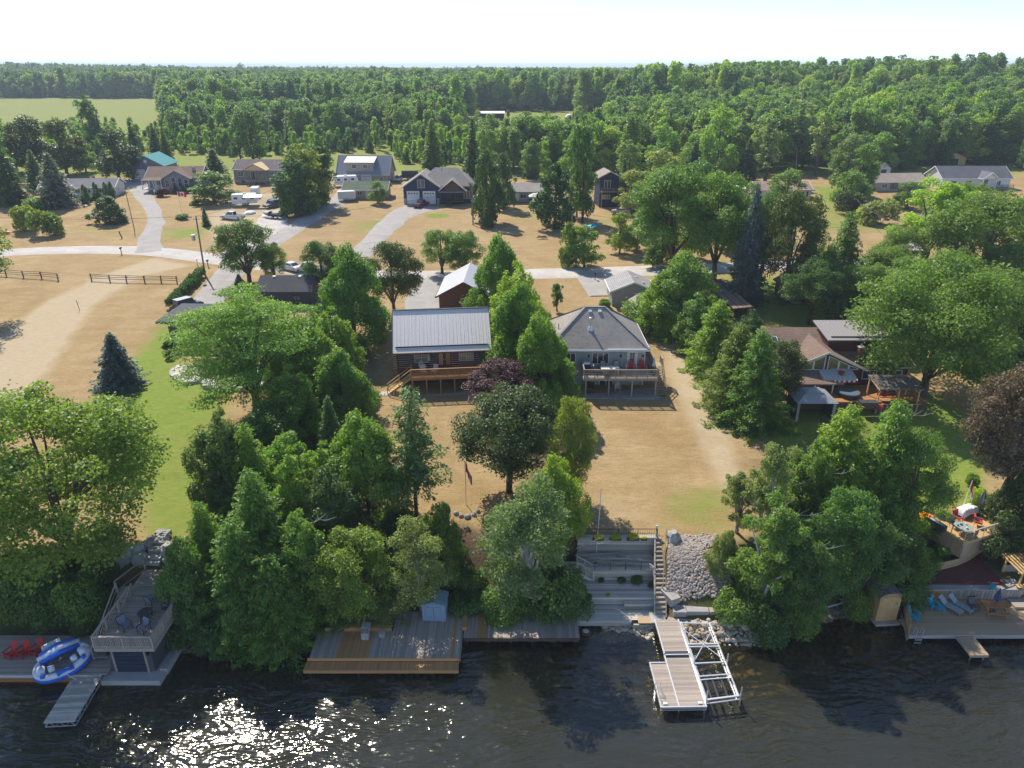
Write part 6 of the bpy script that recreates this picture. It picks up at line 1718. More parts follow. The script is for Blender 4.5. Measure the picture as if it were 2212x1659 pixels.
def lounger(m):
    t = thing('sun_lounger', 'x', 'sun lounger')
    b = MB(); b.box((0, -0.35, 0.36), (0.58, 1.35, 0.04)); b.build('seat', m, t)
    bar('backrest', m, t, (0, 0.30, 0.36), (0, 0.86, 0.80), 0.58, 0.04)
    for s in (-1, 1):
        bar('side_rail', M['steel'], t, (s * 0.30, -1.0, 0.33), (s * 0.30, 0.34, 0.33), 0.04, 0.05)
        for y_ in (-0.95, 0.45): bx('leg', M['steel'], t, (s * 0.29, y_, 0.16), (0.04, 0.04, 0.33))
    return t
LOU = lounger(mat('grey_sling', (0.30, 0.36, 0.38), 0.6, 0.06))
def round_table(m, r=0.55, h=0.62):
    t = thing('patio_table', 'x', 'table')
    MB().tube([(0, 0, h - 0.05), (0, 0, h)], [r, r], 18).build('tabletop', m, t)
    for i in range(4):
        a = math.pi / 4 + i * math.pi / 2
        bar('leg', m, t, (math.cos(a) * r * 0.5, math.sin(a) * r * 0.5, h - 0.05), (math.cos(a) * r * 0.8, math.sin(a) * r * 0.8, 0), 0.05)
    return t
TAB = round_table(M['charcoal'])
def umbrella(m, name='closed_parasol', h=2.4, r=0.30):
    t = thing(name, 'x', 'parasol')
    rod('pole', M['dark_wood'], t, (0, 0, 0), (0, 0, h), 0.05)
    n = 10
    b = MB()
    V, F = [(0, 0, h + 0.05)], []
    for j, (z_, k) in enumerate(((h * 0.80, 0.55), (h * 0.60, 0.95), (h * 0.50, 1.0))):
        for i in range(n): V.append((math.cos(2 * math.pi * i / n) * r * k * (1.0 if i % 2 else 0.6), math.sin(2 * math.pi * i / n) * r * k * (1.0 if i % 2 else 0.6), z_))
    for i in range(n): F.append((0, 1 + i, 1 + (i + 1) % n))
    for j in range(2):
        for i in range(n): F.append((1 + j * n + i, 1 + (j + 1) * n + i, 1 + (j + 1) * n + (i + 1) % n, 1 + j * n + (i + 1) % n))
    b.add(V, F); b.build('canopy', m, t)
    MB().tube([(0, 0, 0), (0, 0, 0.08)], [0.22, 0.2], 12).build('base', M['charcoal'], t)
    return t
UMB = umbrella(mat('navy_canvas', (0.06, 0.075, 0.15), 0.8, 0.1)); UMBG = umbrella(mat('grey_canvas', (0.20, 0.20, 0.25), 0.8, 0.1), h=2.7, r=0.36)

# ------------------------------------------------------------------ boathouse with a roof deck
bt = thing('boathouse', 'dark boathouse with a railed sun deck on its roof', 'boathouse', (-29.5, 39.45, 0))
wallbox(bt, 3.2, 5.9, 2.86, SLATE, z0=0.3)
bx('slab', M['concrete'], bt, (1.75, 2.6, 0.18), (4.3, 7.0, 0.5))
bx('slab_edge', M['concrete'], bt, (3.75, 3.3, 0.30), (0.55, 6.4, 0.55))
b = MB()
for s in (0.42, 2.78): b.box((s, -0.05, 1.42), (0.14, 0.14, 2.1))
b.box((1.6, -0.05, 2.50), (2.5, 0.14, 0.14)); b.build('door_frame', M['rail_grey'], bt)
DB = mat('dark_blue_door', (0.022, 0.035, 0.06), 0.6, 0.12)
for i in range(5): bx('door_panel', DB, bt, (1.6, -0.03, 0.62 + 0.37 * i), (2.2, 0.06, 0.355))
for x_ in (0.15, 3.05):
    l_ = bx('wall_lamp', M['black'], bt, (x_, -0.12, 2.25), (0.16, 0.18, 0.24)); MB().tube([(x_, -0.16, 2.0), (x_, -0.16, 2.14)], [0.09, 0.06], 8).build('lamp_glass', M['offwhite'], l_)
planks(bt, -0.45, 3.75, -0.4, 6.2, 3.1, 'x', M['weathered'], 0.14)
planks(bt, -1.0, 1.4, 6.25, 8.3, 3.1, 'x', M['weathered'], 0.14)
for c, s in (((1.65, -0.42, 2.93), (4.3, 0.07, 0.30)), ((3.78, 2.9, 2.93), (0.07, 6.6, 0.30)), ((-0.48, 2.9, 2.93), (0.07, 6.6, 0.30))): bx('rim_joist', M['weathered'], bt, c, s)
railing(bt, (-0.45, -0.4, 3.1), (3.75, -0.4, 3.1), 1.0, M['weathered'], 0.12, 2.1)
railing(bt, (3.75, -0.4, 3.1), (3.75, 6.2, 3.1), 1.0, M['weathered'], 0.12, 1.7, ends=(0, 1))
railing(bt, (-0.45, -0.4, 3.1), (-0.45, 5.0, 3.1), 1.0, M['weathered'], 0.20, 1.8, ends=(0, 1))
railing(bt, (3.75, 6.2, 3.1), (1.5, 6.2, 3.1), 1.0, M['weathered'], 0.14, 1.2, ends=(0, 1))
railing(bt, (1.5, 6.2, 3.1), (1.5, 8.2, 3.1), 1.0, M['weathered'], 0.14, 1.8, ends=(0, 1))
railing(bt, (-1.9, 5.6, 3.1), (-0.9, 8.3, 3.1), 1.0, M['weathered'], 0.0, 2.6)
stairs(bt, (-1.15, 5.5, 3.05), (-1.15, 0.9, 0.75), 1.2, M['weathered'], 12, (1, 0, 0), rail=M['weathered'])
planks(bt, -1.8, -0.46, 5.3, 6.24, 3.1, 'x', M['weathered'], 0.14)
railing(bt, (-0.45, 5.0, 3.1), (-0.45, 5.0, 3.1 + 0.001), 1.0, M['weathered'], 0, 9) if False else None
zz = 3.12
place(CHA, USED, (-27.9, 43.6, zz), R(160), 'slate cushioned patio chair behind the round table', 'patio chairs on the boathouse deck')
place(CHA, USED, (-26.5, 43.2, zz), R(-105), 'slate patio chair by the side railing of the boathouse deck', 'patio chairs on the boathouse deck')
place(CHA, USED, (-28.6, 40.9, zz), R(60), 'slate patio chair at the stair side of the boathouse deck', 'patio chairs on the boathouse deck')
place(CHA, USED, (-27.1, 40.6, zz), R(-25), 'slate patio chair nearest the front railing, its back to the lake', 'patio chairs on the boathouse deck')
place(TAB, USED, (-27.6, 42.0, zz), 0, 'round dark patio table amid the slate chairs')
# stone steps and boulders above it
r3 = random.Random(4)
for i, (vx, vy, lb) in enumerate(((353, 1153, 'topmost flat stone step on the lawn'), (352, 1163, 'second stone step below the lawn'), (349, 1173, 'third stone step below the lawn'), (342, 1190, 'broad stone slab halfway down the steps'), (334, 1206, 'stone step beside the bright vine'), (332, 1216, 'lowest stone step above the boathouse landing'))):
    p = g(vx, vy)
    t_ = bx('stone_step', M['stone'], None, (p[0], p[1], p[2] + 0.12), (1.15 + r3.uniform(0, .3), 0.62, 0.34), rz=r3.uniform(-.15, .15))
    tag(t_, lb, 'step', 'stone steps to the boathouse')
def boulder(vx, vy, s, lb, m=None, group=None, z=None, flat=0.75, name='boulder'):
    p = g(vx, vy) if z is None else at(vx, vy, z)
    t_ = bx(name, m or M['boulder'], None, (p[0], p[1], p[2] + s * flat * 0.25), (s * r3.uniform(.9, 1.25), s * r3.uniform(.8, 1.1), s * flat), rz=r3.uniform(0, 6.28), shape='stone')
    return tag(t_, lb, 'boulder', group)
for vx, vy, s, lb in ((327, 1168, 0.9, 'pale boulder left of the stone steps'), (322, 1180, 0.9, 'boulder under the pale one by the steps'), (300, 1192, 1.3, 'large grey boulder above the deck landing'), (282, 1198, 1.2, 'grey boulder next to the large one'), (272, 1212, 1.1, 'dark boulder above the stair rail'), (250, 1226, 1.5, 'dark boulder in the shade of the vines'), (305, 1213, 1.6, 'square grey boulder behind the landing'), (365, 1192, 1.5, 'big grey boulder right beside the steps'), (372, 1180, 0.8, 'small pale boulder above the big grey one'), (362, 1212, 0.9, 'boulder against the bright vine')):
    boulder(vx, vy, s, lb, M['armour'])

# ------------------------------------------------------------------ shore deck with red chairs, floating dock, inflatable
t_ = thing('shore_deck', 'weathered shore deck beside the boathouse with a log edge', 'deck', (0, 0, 0))
planks(t_, -46, -29.6, 38.95, 42.9, 0.62, 'x', M['weathered'], 0.145)
rod('edge_log', M['deadwood'], t_, (-46, 38.88, 0.55), (-30.6, 38.88, 0.55), 0.26)
for i in range(3): rod('crib_log', M['red_wood'], t_, (-46, 38.92, 0.33 - 0.2 * i), (-29.9, 38.92, 0.33 - 0.2 * i), 0.2)
p0, p1, p2, p3 = [Vector(at(*v, 0.6)) for v in ((161, 1462), (218, 1455), (100, 1560), (155, 1558))]
ax_ = ((p2 + p3) / 2 - (p0 + p1) / 2); L_ = ax_.length; W0 = 2.0
fd = thing('floating_dock', 'narrow grey floating dock on aluminium trusses near the boathouse', 'dock', ((p0 + p1) / 2), math.atan2(ax_.y, ax_.x))
planks(fd, 0, L_, -W0 / 2, W0 / 2, 0.03, 'y', M['silver_wood'], 0.15)
for s in (-1, 1):
    bar('side_beam', M['alu'], fd, (0, s * W0 / 2, -0.05), (L_, s * W0 / 2, -0.05), 0.06, 0.07); bar('side_beam', M['alu'], fd, (0, s * W0 / 2, -0.42), (L_, s * W0 / 2, -0.42), 0.05, 0.06)
    for i in range(9): bar('truss_web', M['alu'], fd, (L_ * i / 9, s * W0 / 2, -0.05 if i % 2 else -0.42), (L_ * (i + 1) / 9, s * W0 / 2, -0.42 if i % 2 else -0.05), 0.03)
bar('end_beam', M['alu'], fd, (L_, -W0 / 2, -0.05), (L_, W0 / 2, -0.05), 0.06, 0.07); bar('end_beam', M['alu'], fd, (L_, -W0 / 2, -0.42), (L_, W0 / 2, -0.42), 0.05, 0.06)
for i in range(6): bar('truss_web', M['alu'], fd, (L_, -W0 / 2 + W0 * i / 6, -0.05 if i % 2 else -0.42), (L_, -W0 / 2 + W0 * (i + 1) / 6, -0.42 if i % 2 else -0.05), 0.03)
for vx, vy, lb in ((27, 1417, 'red adirondack chair nearest the picture edge, on the shore deck'), (52, 1415, 'red adirondack chair in the middle of three on the shore deck'), (82, 1411, 'red adirondack chair closest to the blue inflatable')):
    p = at(vx, vy, 0.63); place(RED_A, USED, p, R(-18), lb, 'red chairs on the shore deck')
# the inflatable island
BLU = mat('blue_vinyl', (0.02, 0.13, 0.55), 0.35, 0.06, obj=0.02); WHT = mat('white_vinyl', (0.66, 0.70, 0.78), 0.35, 0.04, obj=0.02)
p = at(140, 1441, 0.6)
ifl = thing('inflatable_island', 'blue and white inflatable lounge island pulled onto the deck', 'inflatable', (p[0], p[1], 0.95), R(38))
ifl.rotation_euler = (R(8), R(-6), R(38))
def ring(rx, ry, a0, a1, r, z, n=22):
    return [(math.cos(a) * rx, math.sin(a) * ry, z) for a in np.linspace(a0, a1, n)], r
pts, r_ = ring(1.75, 1.15, 0, 2 * math.pi, 0.24, 0.0, 30); MB().tube(pts, r_, 10).build('lower_ring', BLU, ifl, True)
pts, r_ = ring(1.72, 1.12, 0, 2 * math.pi, 0.22, 0.30, 30); MB().tube(pts, r_, 10).build('upper_ring', WHT, ifl, True)
MB().tube([(-1.4, 0.95, 0.30), (0, 1.15, 0.34), (1.4, 0.95, 0.30)], [0.34, 0.40, 0.34], 10).build('lounge_bed', WHT, ifl, True)
MB().tube([(-1.3, 0.6, 0.46), (0, 0.72, 0.50), (1.3, 0.6, 0.46)], [0.17, 0.2, 0.17], 9).build('blue_stripe', BLU, ifl, True)
MB().tube([(-1.2, 1.25, 0.55), (0, 1.45, 0.60), (1.2, 1.25, 0.55)], [0.16, 0.2, 0.16], 9).build('blue_stripe', BLU, ifl, True)
for s in (-1, 1):
    MB().tube([(s * 1.45, -0.5, 0.45), (s * 1.35, 0.1, 0.5)], [0.3, 0.3], 10).build('backrest', WHT, ifl, True)
    MB().tube([(s * 1.2, -0.85, 0.55), (s * 1.45, -0.75, 0.55)], [0.16, 0.16], 9).build('cup_holder', BLU, ifl, True)
    MB().tube([(s * 0.95, -0.35, 0.38), (s * 0.55, -0.35, 0.34)], [0.32, 0.24], 10).build('seat', WHT, ifl, True)
MB().tube([(-0.5, -1.12, 0.42), (0.6, -1.12, 0.42)], [0.18, 0.18], 9).build('blue_stripe', BLU, ifl, True)
for i in range(8): MB().box((-0.9 + 0.16 * i, 1.75, 0.5), (0.13, 0.75, 0.10)).build('mat_tube', WHT, ifl)
MB().tube([(0, -1.3, 0.2), (0.4, -1.9, -0.1), (0.9, -2.4, -0.28)], [0.025] * 3, 6).build('mooring_line', M['offwhite'], ifl)

# ------------------------------------------------------------------ the big two-level dock of the log cabin and the long weathered one
dk = thing('lake_dock', 'two-level timber dock of old grey and new cedar boards', 'dock', (0, 0, 0))
def dmat(x): return M['new_wood'] if (-13.15 < x < -10.75) or (-4.62 < x < -4.38) else M['weathered']
planks(dk, -15.1, -9.3, 40.26, 43.0, 0.95, 'y', dmat, 0.145, jitter=0.01)
planks(dk, -9.3, -3.93, 40.26, 45.2, 0.95, 'y', dmat, 0.145, jitter=0.01)
planks(dk, -15.35, -3.95, 39.42, 40.2, 0.62, 'y', M['new_wood'], 0.145)
bx('face_board', M['new_wood'], dk, (-9.6, 40.22, 0.80), (11.3, 0.05, 0.28)); bx('face_board', M['new_wood'], dk, (-9.65, 39.38, 0.46), (11.45, 0.06, 0.28))
bx('side_board', M['rail_grey'], dk, (-3.89, 42.7, 0.72), (0.06, 4.9, 0.36))
for x_ in np.linspace(-15, -4.2, 7):
    for y_ in (39.7, 42.6): bx('crib_post', M['dark_wood'], dk, (x_, y_, -0.3), (0.22, 0.22, 1.5))
bx('bench_face', M['new_wood'], dk, (-12.0, 43.05, 1.08), (5.2, 0.10, 0.34)); planks(dk, -14.0, -9.4, 43.1, 44.6, 1.28, 'y', M['new_wood'], 0.145)
for vx, vy, s, lb in ((790, 1378, (0.55, 0.45, 0.6), 'grey storage box at the front of the dock'), (792, 1362, (0.6, 0.5, 0.55), 'second grey box tucked behind the first'), (826, 1374, (0.4, 0.4, 0.3), 'small pale box under the silver branches')):
    p = at(vx, vy, 0.97); t_ = thing('dock_box', lb, 'box', p); bx('body', M['stone'], t_, (0, 0, s[2] / 2), s); bx('lid', M['concrete'], t_, (0, 0, s[2] + 0.02), (s[0] + .05, s[1] + .05, 0.05))
SB = planked('blue_grey_shed_panel', (0.23, 0.31, 0.40), 0.32, 'x', 0.5, 0.05, 0.75); SBR = planked('blue_shed_roof', (0.20, 0.31, 0.40), 0.45, 'y', 0.45, 0.05, 0.8)
t_ = thing('resin_shed', 'small blue-grey resin shed on the dock', 'shed', (-7.1, 44.15, 0.95), R(-3))
wallbox(t_, 1.85, 1.5, 1.5, SB, z0=0.0, rise=0.25, ridge='y'); roof(t_, 1.85, 1.5, 1.5, 0.25, SBR, 'y', 0.08)
for x_ in (0.62, 1.22): bx('door', SB, t_, (x_, -0.02, 0.72), (0.58, 0.04, 1.36))
MB().box((0.96, -0.05, 0.8), (0.04, 0.04, 0.2)).build('door_handle', M['steel'], t_)
d2 = thing('long_dock', 'long weathered shore dock with one patch of new boards', 'dock', (0, 0, 0))
planks(d2, -3.78, 5.25, 42.55, 45.6, 0.72, 'y', lambda x: M['new_wood'] if -2.75 < x < -1.85 else M['weathered'], 0.145, jitter=0.015)
bx('face_board', M['dark_wood'], d2, (0.74, 42.5, 0.55), (9.0, 0.06, 0.30))
for x_ in np.linspace(-3.5, 5.0, 6): bx('crib_post', M['dark_wood'], d2, (x_, 42.9, -0.3), (0.22, 0.22, 1.6))
p = at(1004, 1352, 0.74); t_ = thing('dock_bench', 'narrow new cedar bench between the two docks', 'bench', (p[0], p[1], 0.74))
for i in range(3): bx('seat_board', M['new_wood'], t_, (-0.12 + 0.13 * i, 0.2, 0.42), (0.115, 1.7, 0.04))
for y_ in (-0.5, 0.9): bx('leg', M['new_wood'], t_, (0, y_, 0.2), (0.34, 0.08, 0.4))

# ------------------------------------------------------------------ timber terraces, steps, armour stones and river-stone slope
tw = thing('timber_terraces', 'three silvered timber terraces with boarded retaining walls', 'retaining wall', (0, 0, 0))
LV = [(5.4, 11.75, 44.6, 46.5, 0.62), (5.45, 11.95, 46.5, 48.8, 1.25), (5.6, 12.3, 48.8, 51.1, 2.25)]
for xa, xb, ya, yb, z_ in LV: planks(tw, xa, xb, ya, yb + 0.02, z_, 'x', M['silver_wood'], 0.16, jitter=0.05)
def boardwall(x0, x1, y, z0, z1, n):
    for i in range(n): bx('wall_timber', M['silver_wood'], tw, ((x0 + x1) / 2, y, z0 + (z1 - z0) * (i + 0.5) / n), (x1 - x0 + random.uniform(-.08, .08), 0.14 + random.uniform(0, .03), (z1 - z0) / n - 0.015))
boardwall(5.45, 11.95, 46.55, 0.60, 1.24, 4); boardwall(5.55, 12.2, 48.85, 1.24, 2.24, 6); boardwall(5.7, 12.6, 51.2, 2.24, 3.82, 9); boardwall(5.4, 9.6, 44.55, 0.1, 0.60, 3); boardwall(9.7, 11.6, 44.3, 0.05, 0.45, 2)
bx('cap_board', M['silver_wood'], tw, (9.15, 51.3, 3.86), (7.1, 0.5, 0.07))
bx('infill', M['dark_wood'], tw, (8.6, 46.9, 0.1), (6.0, 4.4, 0.6)); bx('infill', M['dark_wood'], tw, (8.8, 50.0, 1.0), (6.2, 2.2, 2.2)); bx('infill', M['dark_wood'], tw, (9.1, 51.75, 2.4), (7.0, 0.9, 2.7))
for a, b_ in (((5.42, 44.7), (5.62, 51.2)),):
    for i in range(6): pass
bx('side_timber', M['silver_wood'], tw, (5.32, 45.6, 0.55), (0.14, 2.2, 0.9)); bx('side_timber', M['silver_wood'], tw, (5.40, 47.7, 1.2), (0.14, 2.4, 0.9))
bar('ramp_board', M['silver_wood'], tw, (11.85, 46.6, 1.35), (12.0, 48.7, 2.5), 0.2, 0.12)
bar('seat_timber', M['silver_wood'], tw, (9.2, 46.2, 0.98), (11.9, 46.2, 0.98), 0.5, 0.10); bx('seat_block', M['silver_wood'], tw, (10.5, 46.3, 0.78), (2.5, 0.3, 0.3))
bx('landing', M['tan_wood'], tw, (10.9, 44.55, 0.62), (1.6, 0.7, 0.08)); bx('landing', M['concrete'], tw, (11.7, 44.75, 0.7), (1.2, 1.2, 0.12))
for k, (y_, z_, xa, xb) in enumerate(((51.15, 3.9, 5.8, 12.6), (48.75, 2.26, 7.0, 12.2))):
    bar('handrail', M['black'], tw, (xa, y_, z_ + 0.85), (xb, y_, z_ + 0.85), 0.04)
    for i in range(5): bx('rail_post', M['black'], tw, (xa + (xb - xa) * i / 4, y_, z_ + 0.42), (0.05, 0.05, 0.86))
    for i in range(34): bx('picket', M['black'], tw, (xa + (xb - xa) * (i + 0.5) / 34, y_, z_ + 0.42), (0.015, 0.015, 0.8))
bx('gate_post', M['silver_wood'], tw, (12.55, 51.4, 4.3), (0.14, 0.14, 1.3))
stl = thing('timber_steps', 'steep flight of dark timber steps beside the terraces', 'stairs', (0, 0, 0))
for i in range(18):
    f = i / 17
    y_ = 44.95 + (51.2 - 44.95) * f
    x_ = 11.95 + 0.98 * f
    bx('step', M['rail_grey'], stl, (x_, y_, 0.62 + (3.72 - 0.62) * f), (0.86, 0.34, 0.17)); bx('riser', M['dark_wood'], stl, (x_, y_ - 0.12, 0.50 + (3.72 - 0.62) * f), (0.84, 0.06, 0.16))
bar('stringer', M['silver_wood'], stl, (11.5, 44.9, 0.5), (12.45, 51.3, 3.75), 0.10, 0.4); bar('stringer', M['rail_grey'], stl, (12.42, 44.9, 0.5), (13.4, 51.3, 3.75), 0.10, 0.4)
bar('handrail', M['rail_grey'], stl, (12.45, 47.0, 2.3), (13.4, 51.3, 4.6), 0.06)
for f in (0.0, 0.5, 1.0): bx('post', M['rail_grey'], stl, (12.45 + 0.95 * f, 47 + 4.3 * f, 1.85 + 2.25 * f), (0.08, 0.08, 0.95))
lp = thing('lumber_pile', 'pile of old grey boards on the upper terrace', 'lumber', (0, 0, 0))
for i in range(14):
    x_, L_ = r3.uniform(7.6, 9.6), r3.uniform(2.2, 3.9)
    bx('board', M['silver_wood'], lp, (x_, 50.0 + r3.uniform(-.5, .8), 2.30 + 0.055 * (i % 5)), (L_, 0.2, 0.05), rz=r3.uniform(-.12, .10))
t_ = thing('side_stair', 'short white-railed wooden stair at the end of the terraces', 'stairs', (5.0, 48.6, 1.3))
planks(t_, -0.9, 0.5, 0, 1.4, 0.9, 'x', M['silver_wood'], 0.15); stairs(t_, (0.55, 0.5, 0.85), (1.9, 0.5, 0.0), 0.9, M['silver_wood'], 4, (0, 1, 0), rail=M['silver_wood'])
railing(t_, (-0.9, 0, 0.9), (0.5, 0, 0.9), 0.9, M['silver_wood'], 0.2, 1.4)
for i in range(3): bx('post', M['rail_grey'], t_, (-0.8 + 0.65 * i, 0.05, 0.2), (0.12, 0.12, 1.3))
FLW = leafmat('yellow_flower_leaf', (0.30, 0.33, 0.03), 0.35, tip=(0.60, 0.48, 0.03))
for vx, vy, s, lb in ((1292, 1156, .55, 'window box of yellow flowers nearest the trees'), (1329, 1156, .6, 'second window box of yellow flowers'), (1367, 1156, .62, 'third window box of yellow flowers'), (1391, 1156, .3, 'smallest window box of yellow flowers by the steps')):
    X_ = at(vx, 1162, 3.85)[0]
    t_ = thing('flower_box', lb, 'planter', (X_, 51.0, 3.72), 0, 'yellow flower boxes on the terrace rail')
    bx('box', M['dark_wood'], t_, (0, 0, 0.08), (s * 1.7, 0.24, 0.2)); o = bpy.data.objects.new('flowers', PROTO['bush'][0]); link(o, t_); o.scale = (s / 2.6, s / 3.4, s / 2.6); o.location = (0, 0, 0.12); o.material_slots[0].link = 'OBJECT'; o.material_slots[0].material = FLW
t_ = thing('terrace_mast', 'tall thin white pole standing on the upper terrace', 'pole', (7.35, 50.8, 2.2)); rod('pole', M['white'], t_, (0, 0, 0), (0.25, 1.0, 6.2), 0.07); bx('bracket', M['steel'], t_, (0.07, 0.25, 1.6), (0.12, 0.2, 0.1))
for x_, y_, z_, s, lb in ((9.3, 48.5, 1.25, .8, 'dark weeds growing at the foot of the middle terrace wall'), (10.6, 48.5, 1.25, 1.1, 'tallest weeds on the middle terrace'), (7.6, 48.6, 1.25, .6, 'small weeds at the dim end of the middle terrace'), (11.7, 47.9, 1.25, .7, 'weeds beside the sloping board of the terrace'), (8.0, 46.8, 1.25, .4, 'lone bright weed on the terrace floor'), (6.2, 46.45, 1.2, .9, 'trailing vine over the lowest terrace wall')): plant('bush', 'weed', x_, y_, s * .7, s, 'deep' if 'bright' not in lb else 'lime', lb, 'plant', z=z_)
# armour stone wall
aw = thing('armour_stone_wall', 'wall of big squared grey stones at the foot of the stone slope', 'retaining wall', (0, 0, 0))
xs_ = 12.55
for row, (z0, hh) in enumerate(((0.0, 0.62), (0.62, 0.55), )):
    x_ = 12.5 + 0.5 * row
    while x_ < 17.6:
        w_ = r3.uniform(1.0, 1.8)
        bx('stone', M['armour'], aw, (x_ + w_ / 2, 45.0 + 0.5 * row + r3.uniform(-.1, .1), z0 + hh / 2), (w_ - 0.05, 1.0 + r3.uniform(0, .3), hh - 0.03), rz=r3.uniform(-.07, .07))
        x_ += w_
bx('stone', M['armour'], aw, (13.0, 46.4, 1.45), (0.9, 1.5, 0.7), rz=R(25)); bx('footing', M['concrete'], aw, (15.2, 44.3, 0.12), (5.4, 0.5, 0.3), rz=R(1))
boulder(1453, 1165, 1.5, 'large flat boulder at the top of the steps', M['armour'])
def pebbles(name, label, n, region, smin, smax, m, seed):
    r_ = np.random.default_rng(seed)
    base = unit('stone', m)
    v0 = np.array([v.co for v in base.vertices]); f0 = [list(p.vertices) for p in base.polygons]
    V, F = [], []
    k = 0
    while k < n:
        x_, y_ = region(r_)
        s = r_.uniform(smin, smax); a_ = r_.uniform(0, 6.28)
        q = v0 * np.array([s * r_.uniform(.8, 1.4), s, s * 0.7])
        q = np.stack([q[:, 0] * np.cos(a_) - q[:, 1] * np.sin(a_), q[:, 0] * np.sin(a_) + q[:, 1] * np.cos(a_), q[:, 2]], 1) + np.array([x_, y_, T(x_, y_) + s * 0.15])
        F += [tuple(i + len(V) for i in f) for f in f0]; V += q.tolist(); k += 1
    me = bpy.data.meshes.new(name); me.from_pydata(V, [], F); me.materials.append(m)
    return tag(link(bpy.data.objects.new(name, me)), label, kind='stuff')
def pebble_mat(name, a, b_, c_):
    t = NT(name)
    r = t.n('ShaderNodeNewGeometry').outputs['Random Per Island']
    c = t.mix(t.ramp(r, 0, 0.6), a, b_); c = t.mix(t.ramp(r, 0.7, 1.0), c, c_)
    return t.done(t.n('ShaderNodeBsdfPrincipled', None, Base_Color=c, Roughness=0.8, Specular_IOR_Level=0.3).outputs[0])
PB = pebble_mat('river_stone', (0.28, 0.235, 0.20), (0.44, 0.385, 0.345), (0.27, 0.19, 0.13))
PB2 = pebble_mat('shore_cobble', (0.34, 0.26, 0.17), (0.50, 0.44, 0.36), (0.22, 0.12, 0.05))
def reg(r_):
    f = r_.random(); y_ = 46.2 + 5.2 * f
    return 12.75 + 0.9 * f + r_.random() ** 1.15 * (4.3 + 0.9 * math.sin(f * 7) + 0.5 * math.sin(f * 17)), y_ + r_.normal(0, .15)
pebbles('gravel', 'slope of pale river stones beside the steps', 2600, reg, 0.12, 0.30, PB, 1)
def reg2(r_):
    k = r_.random()
    if k < 0.35: return r_.uniform(7.2, 11.2), r_.uniform(43.2, 44.9)
    return r_.uniform(12.5, 19.8), r_.uniform(42.3, 44.6)
pebbles('shore_pebbles', 'wet brown cobbles along the water edge', 900, reg2, 0.18, 0.40, PB2, 2)
def reg3(r_): return r_.uniform(-45, 45), 43.5 + r_.normal(0, 0.9)
pebbles('shore_rubble', 'dark stones under the overhanging shore trees', 900, lambda r_: (lambda x_: (x_, float(np.interp(x_, SHORE[:, 0], SHORE[:, 1])) + r_.normal(-0.1, 0.4)))(r_.choice([r_.uniform(-26, -15), r_.uniform(21, 30)])), 0.2, 0.55, pebble_mat('dark_rubble', (0.12, 0.09, 0.06), (0.20, 0.16, 0.12), (0.09, 0.06, 0.03)), 3)
n = 0
for vx, vy, s, lb in ((1632, 1374, 1.0, 'largest round pale boulder at the water edge'), (1610, 1356, .7, 'tan boulder just above the largest one'), (1592, 1330, .6, 'pale boulder under the birch shrub'), (1575, 1352, .6, 'pale boulder beside the boat lift rail'), (1560, 1340, .55, 'rounded boulder in the middle of the pile'), (1522, 1352, .6, 'cream boulder between the lift beams'), (1500, 1349, .6, 'white flat boulder under the lift frame'), (1530, 1376, .6, 'tan boulder at the lift crossbar'), (1556, 1372, .6, 'pale boulder by the lift diagonal'), (1585, 1385, .5, 'brown boulder in shallow water'), (1572, 1384, .45, 'orange-brown boulder half under water'), (1540, 1388, .5, 'wet brown boulder beneath the crossbar'), (1400, 1382, .5, 'brown boulder beside the dock'), (1378, 1374, .5, 'orange boulder before the stone pile'), (1350, 1362, .55, 'grey boulder under the landing'), (1335, 1366, .5, 'grey boulder at the end of the stone pile'), (1600, 1312, .8, 'warm tan boulder at the shrub edge'), (1620, 1340, .5, 'small tan boulder on the shore'), (1645, 1360, .6, 'shaded boulder under the overhanging shrub'), (1265, 1368, .6, 'dark wet boulder at the corner of the long dock')):
    boulder(vx, vy, s, lb)

# ------------------------------------------------------------------ aluminium dock and boat lift
q = [Vector(at(*v, 0.78)) for v in ((1415, 1338), (1464, 1341), (1469.5, 1524), (1523, 1524))]
a_ = (q[2] + q[3]) / 2 - (q[0] + q[1]) / 2
ad = thing('pier', 'grey plank pier with white aluminium frame and a side platform', 'dock', (q[0] + q[1]) / 2, math.atan2(a_.y, a_.x))
L_ = a_.length; w_ = 1.78
planks(ad, 0, L_ * 0.405, -w_ / 2, w_ / 2, 0.05, 'y', M['weathered'], 0.14)
planks(ad, L_ * 0.47, L_, -w_ / 2, w_ / 2, -0.08, 'y', M['weathered'], 0.14)
bx('step_board', M['charcoal'], ad, (L_ * 0.425, 0, -0.02), (0.28, w_, 0.05)); bx('step_board', M['charcoal'], ad, (L_ * 0.455, 0, -0.10), (0.22, w_, 0.05)); bx('step_nosing', M['alu'], ad, (L_ * 0.44, 0, 0.0), (0.08, w_, 0.08))
for s in (-1, 1): bar('frame_beam', M['alu'], ad, (0, s * (w_ / 2 + 0.05), 0.02), (L_ * 0.43, s * (w_ / 2 + 0.05), 0.02), 0.09, 0.16); bar('frame_beam', M['alu'], ad, (L_ * 0.43, s * (w_ / 2 + 0.05), -0.10), (L_, s * (w_ / 2 + 0.05), -0.10), 0.09, 0.16)
sw = 1.15; y1 = -(w_ / 2 + 0.1); y0 = y1 - sw
planks(ad, L_ * 0.53, L_, y0, y1, -0.08, 'y', M['weathered'], 0.14)
bar('frame_beam', M['alu'], ad, (L_ * 0.53, y0 - 0.05, -0.1), (L_, y0 - 0.05, -0.1), 0.09, 0.16); bar('frame_beam', M['alu'], ad, (L_ * 0.53 - 0.05, y0 - 0.1, -0.1), (L_ * 0.53 - 0.05, y1, -0.1), 0.09, 0.16)
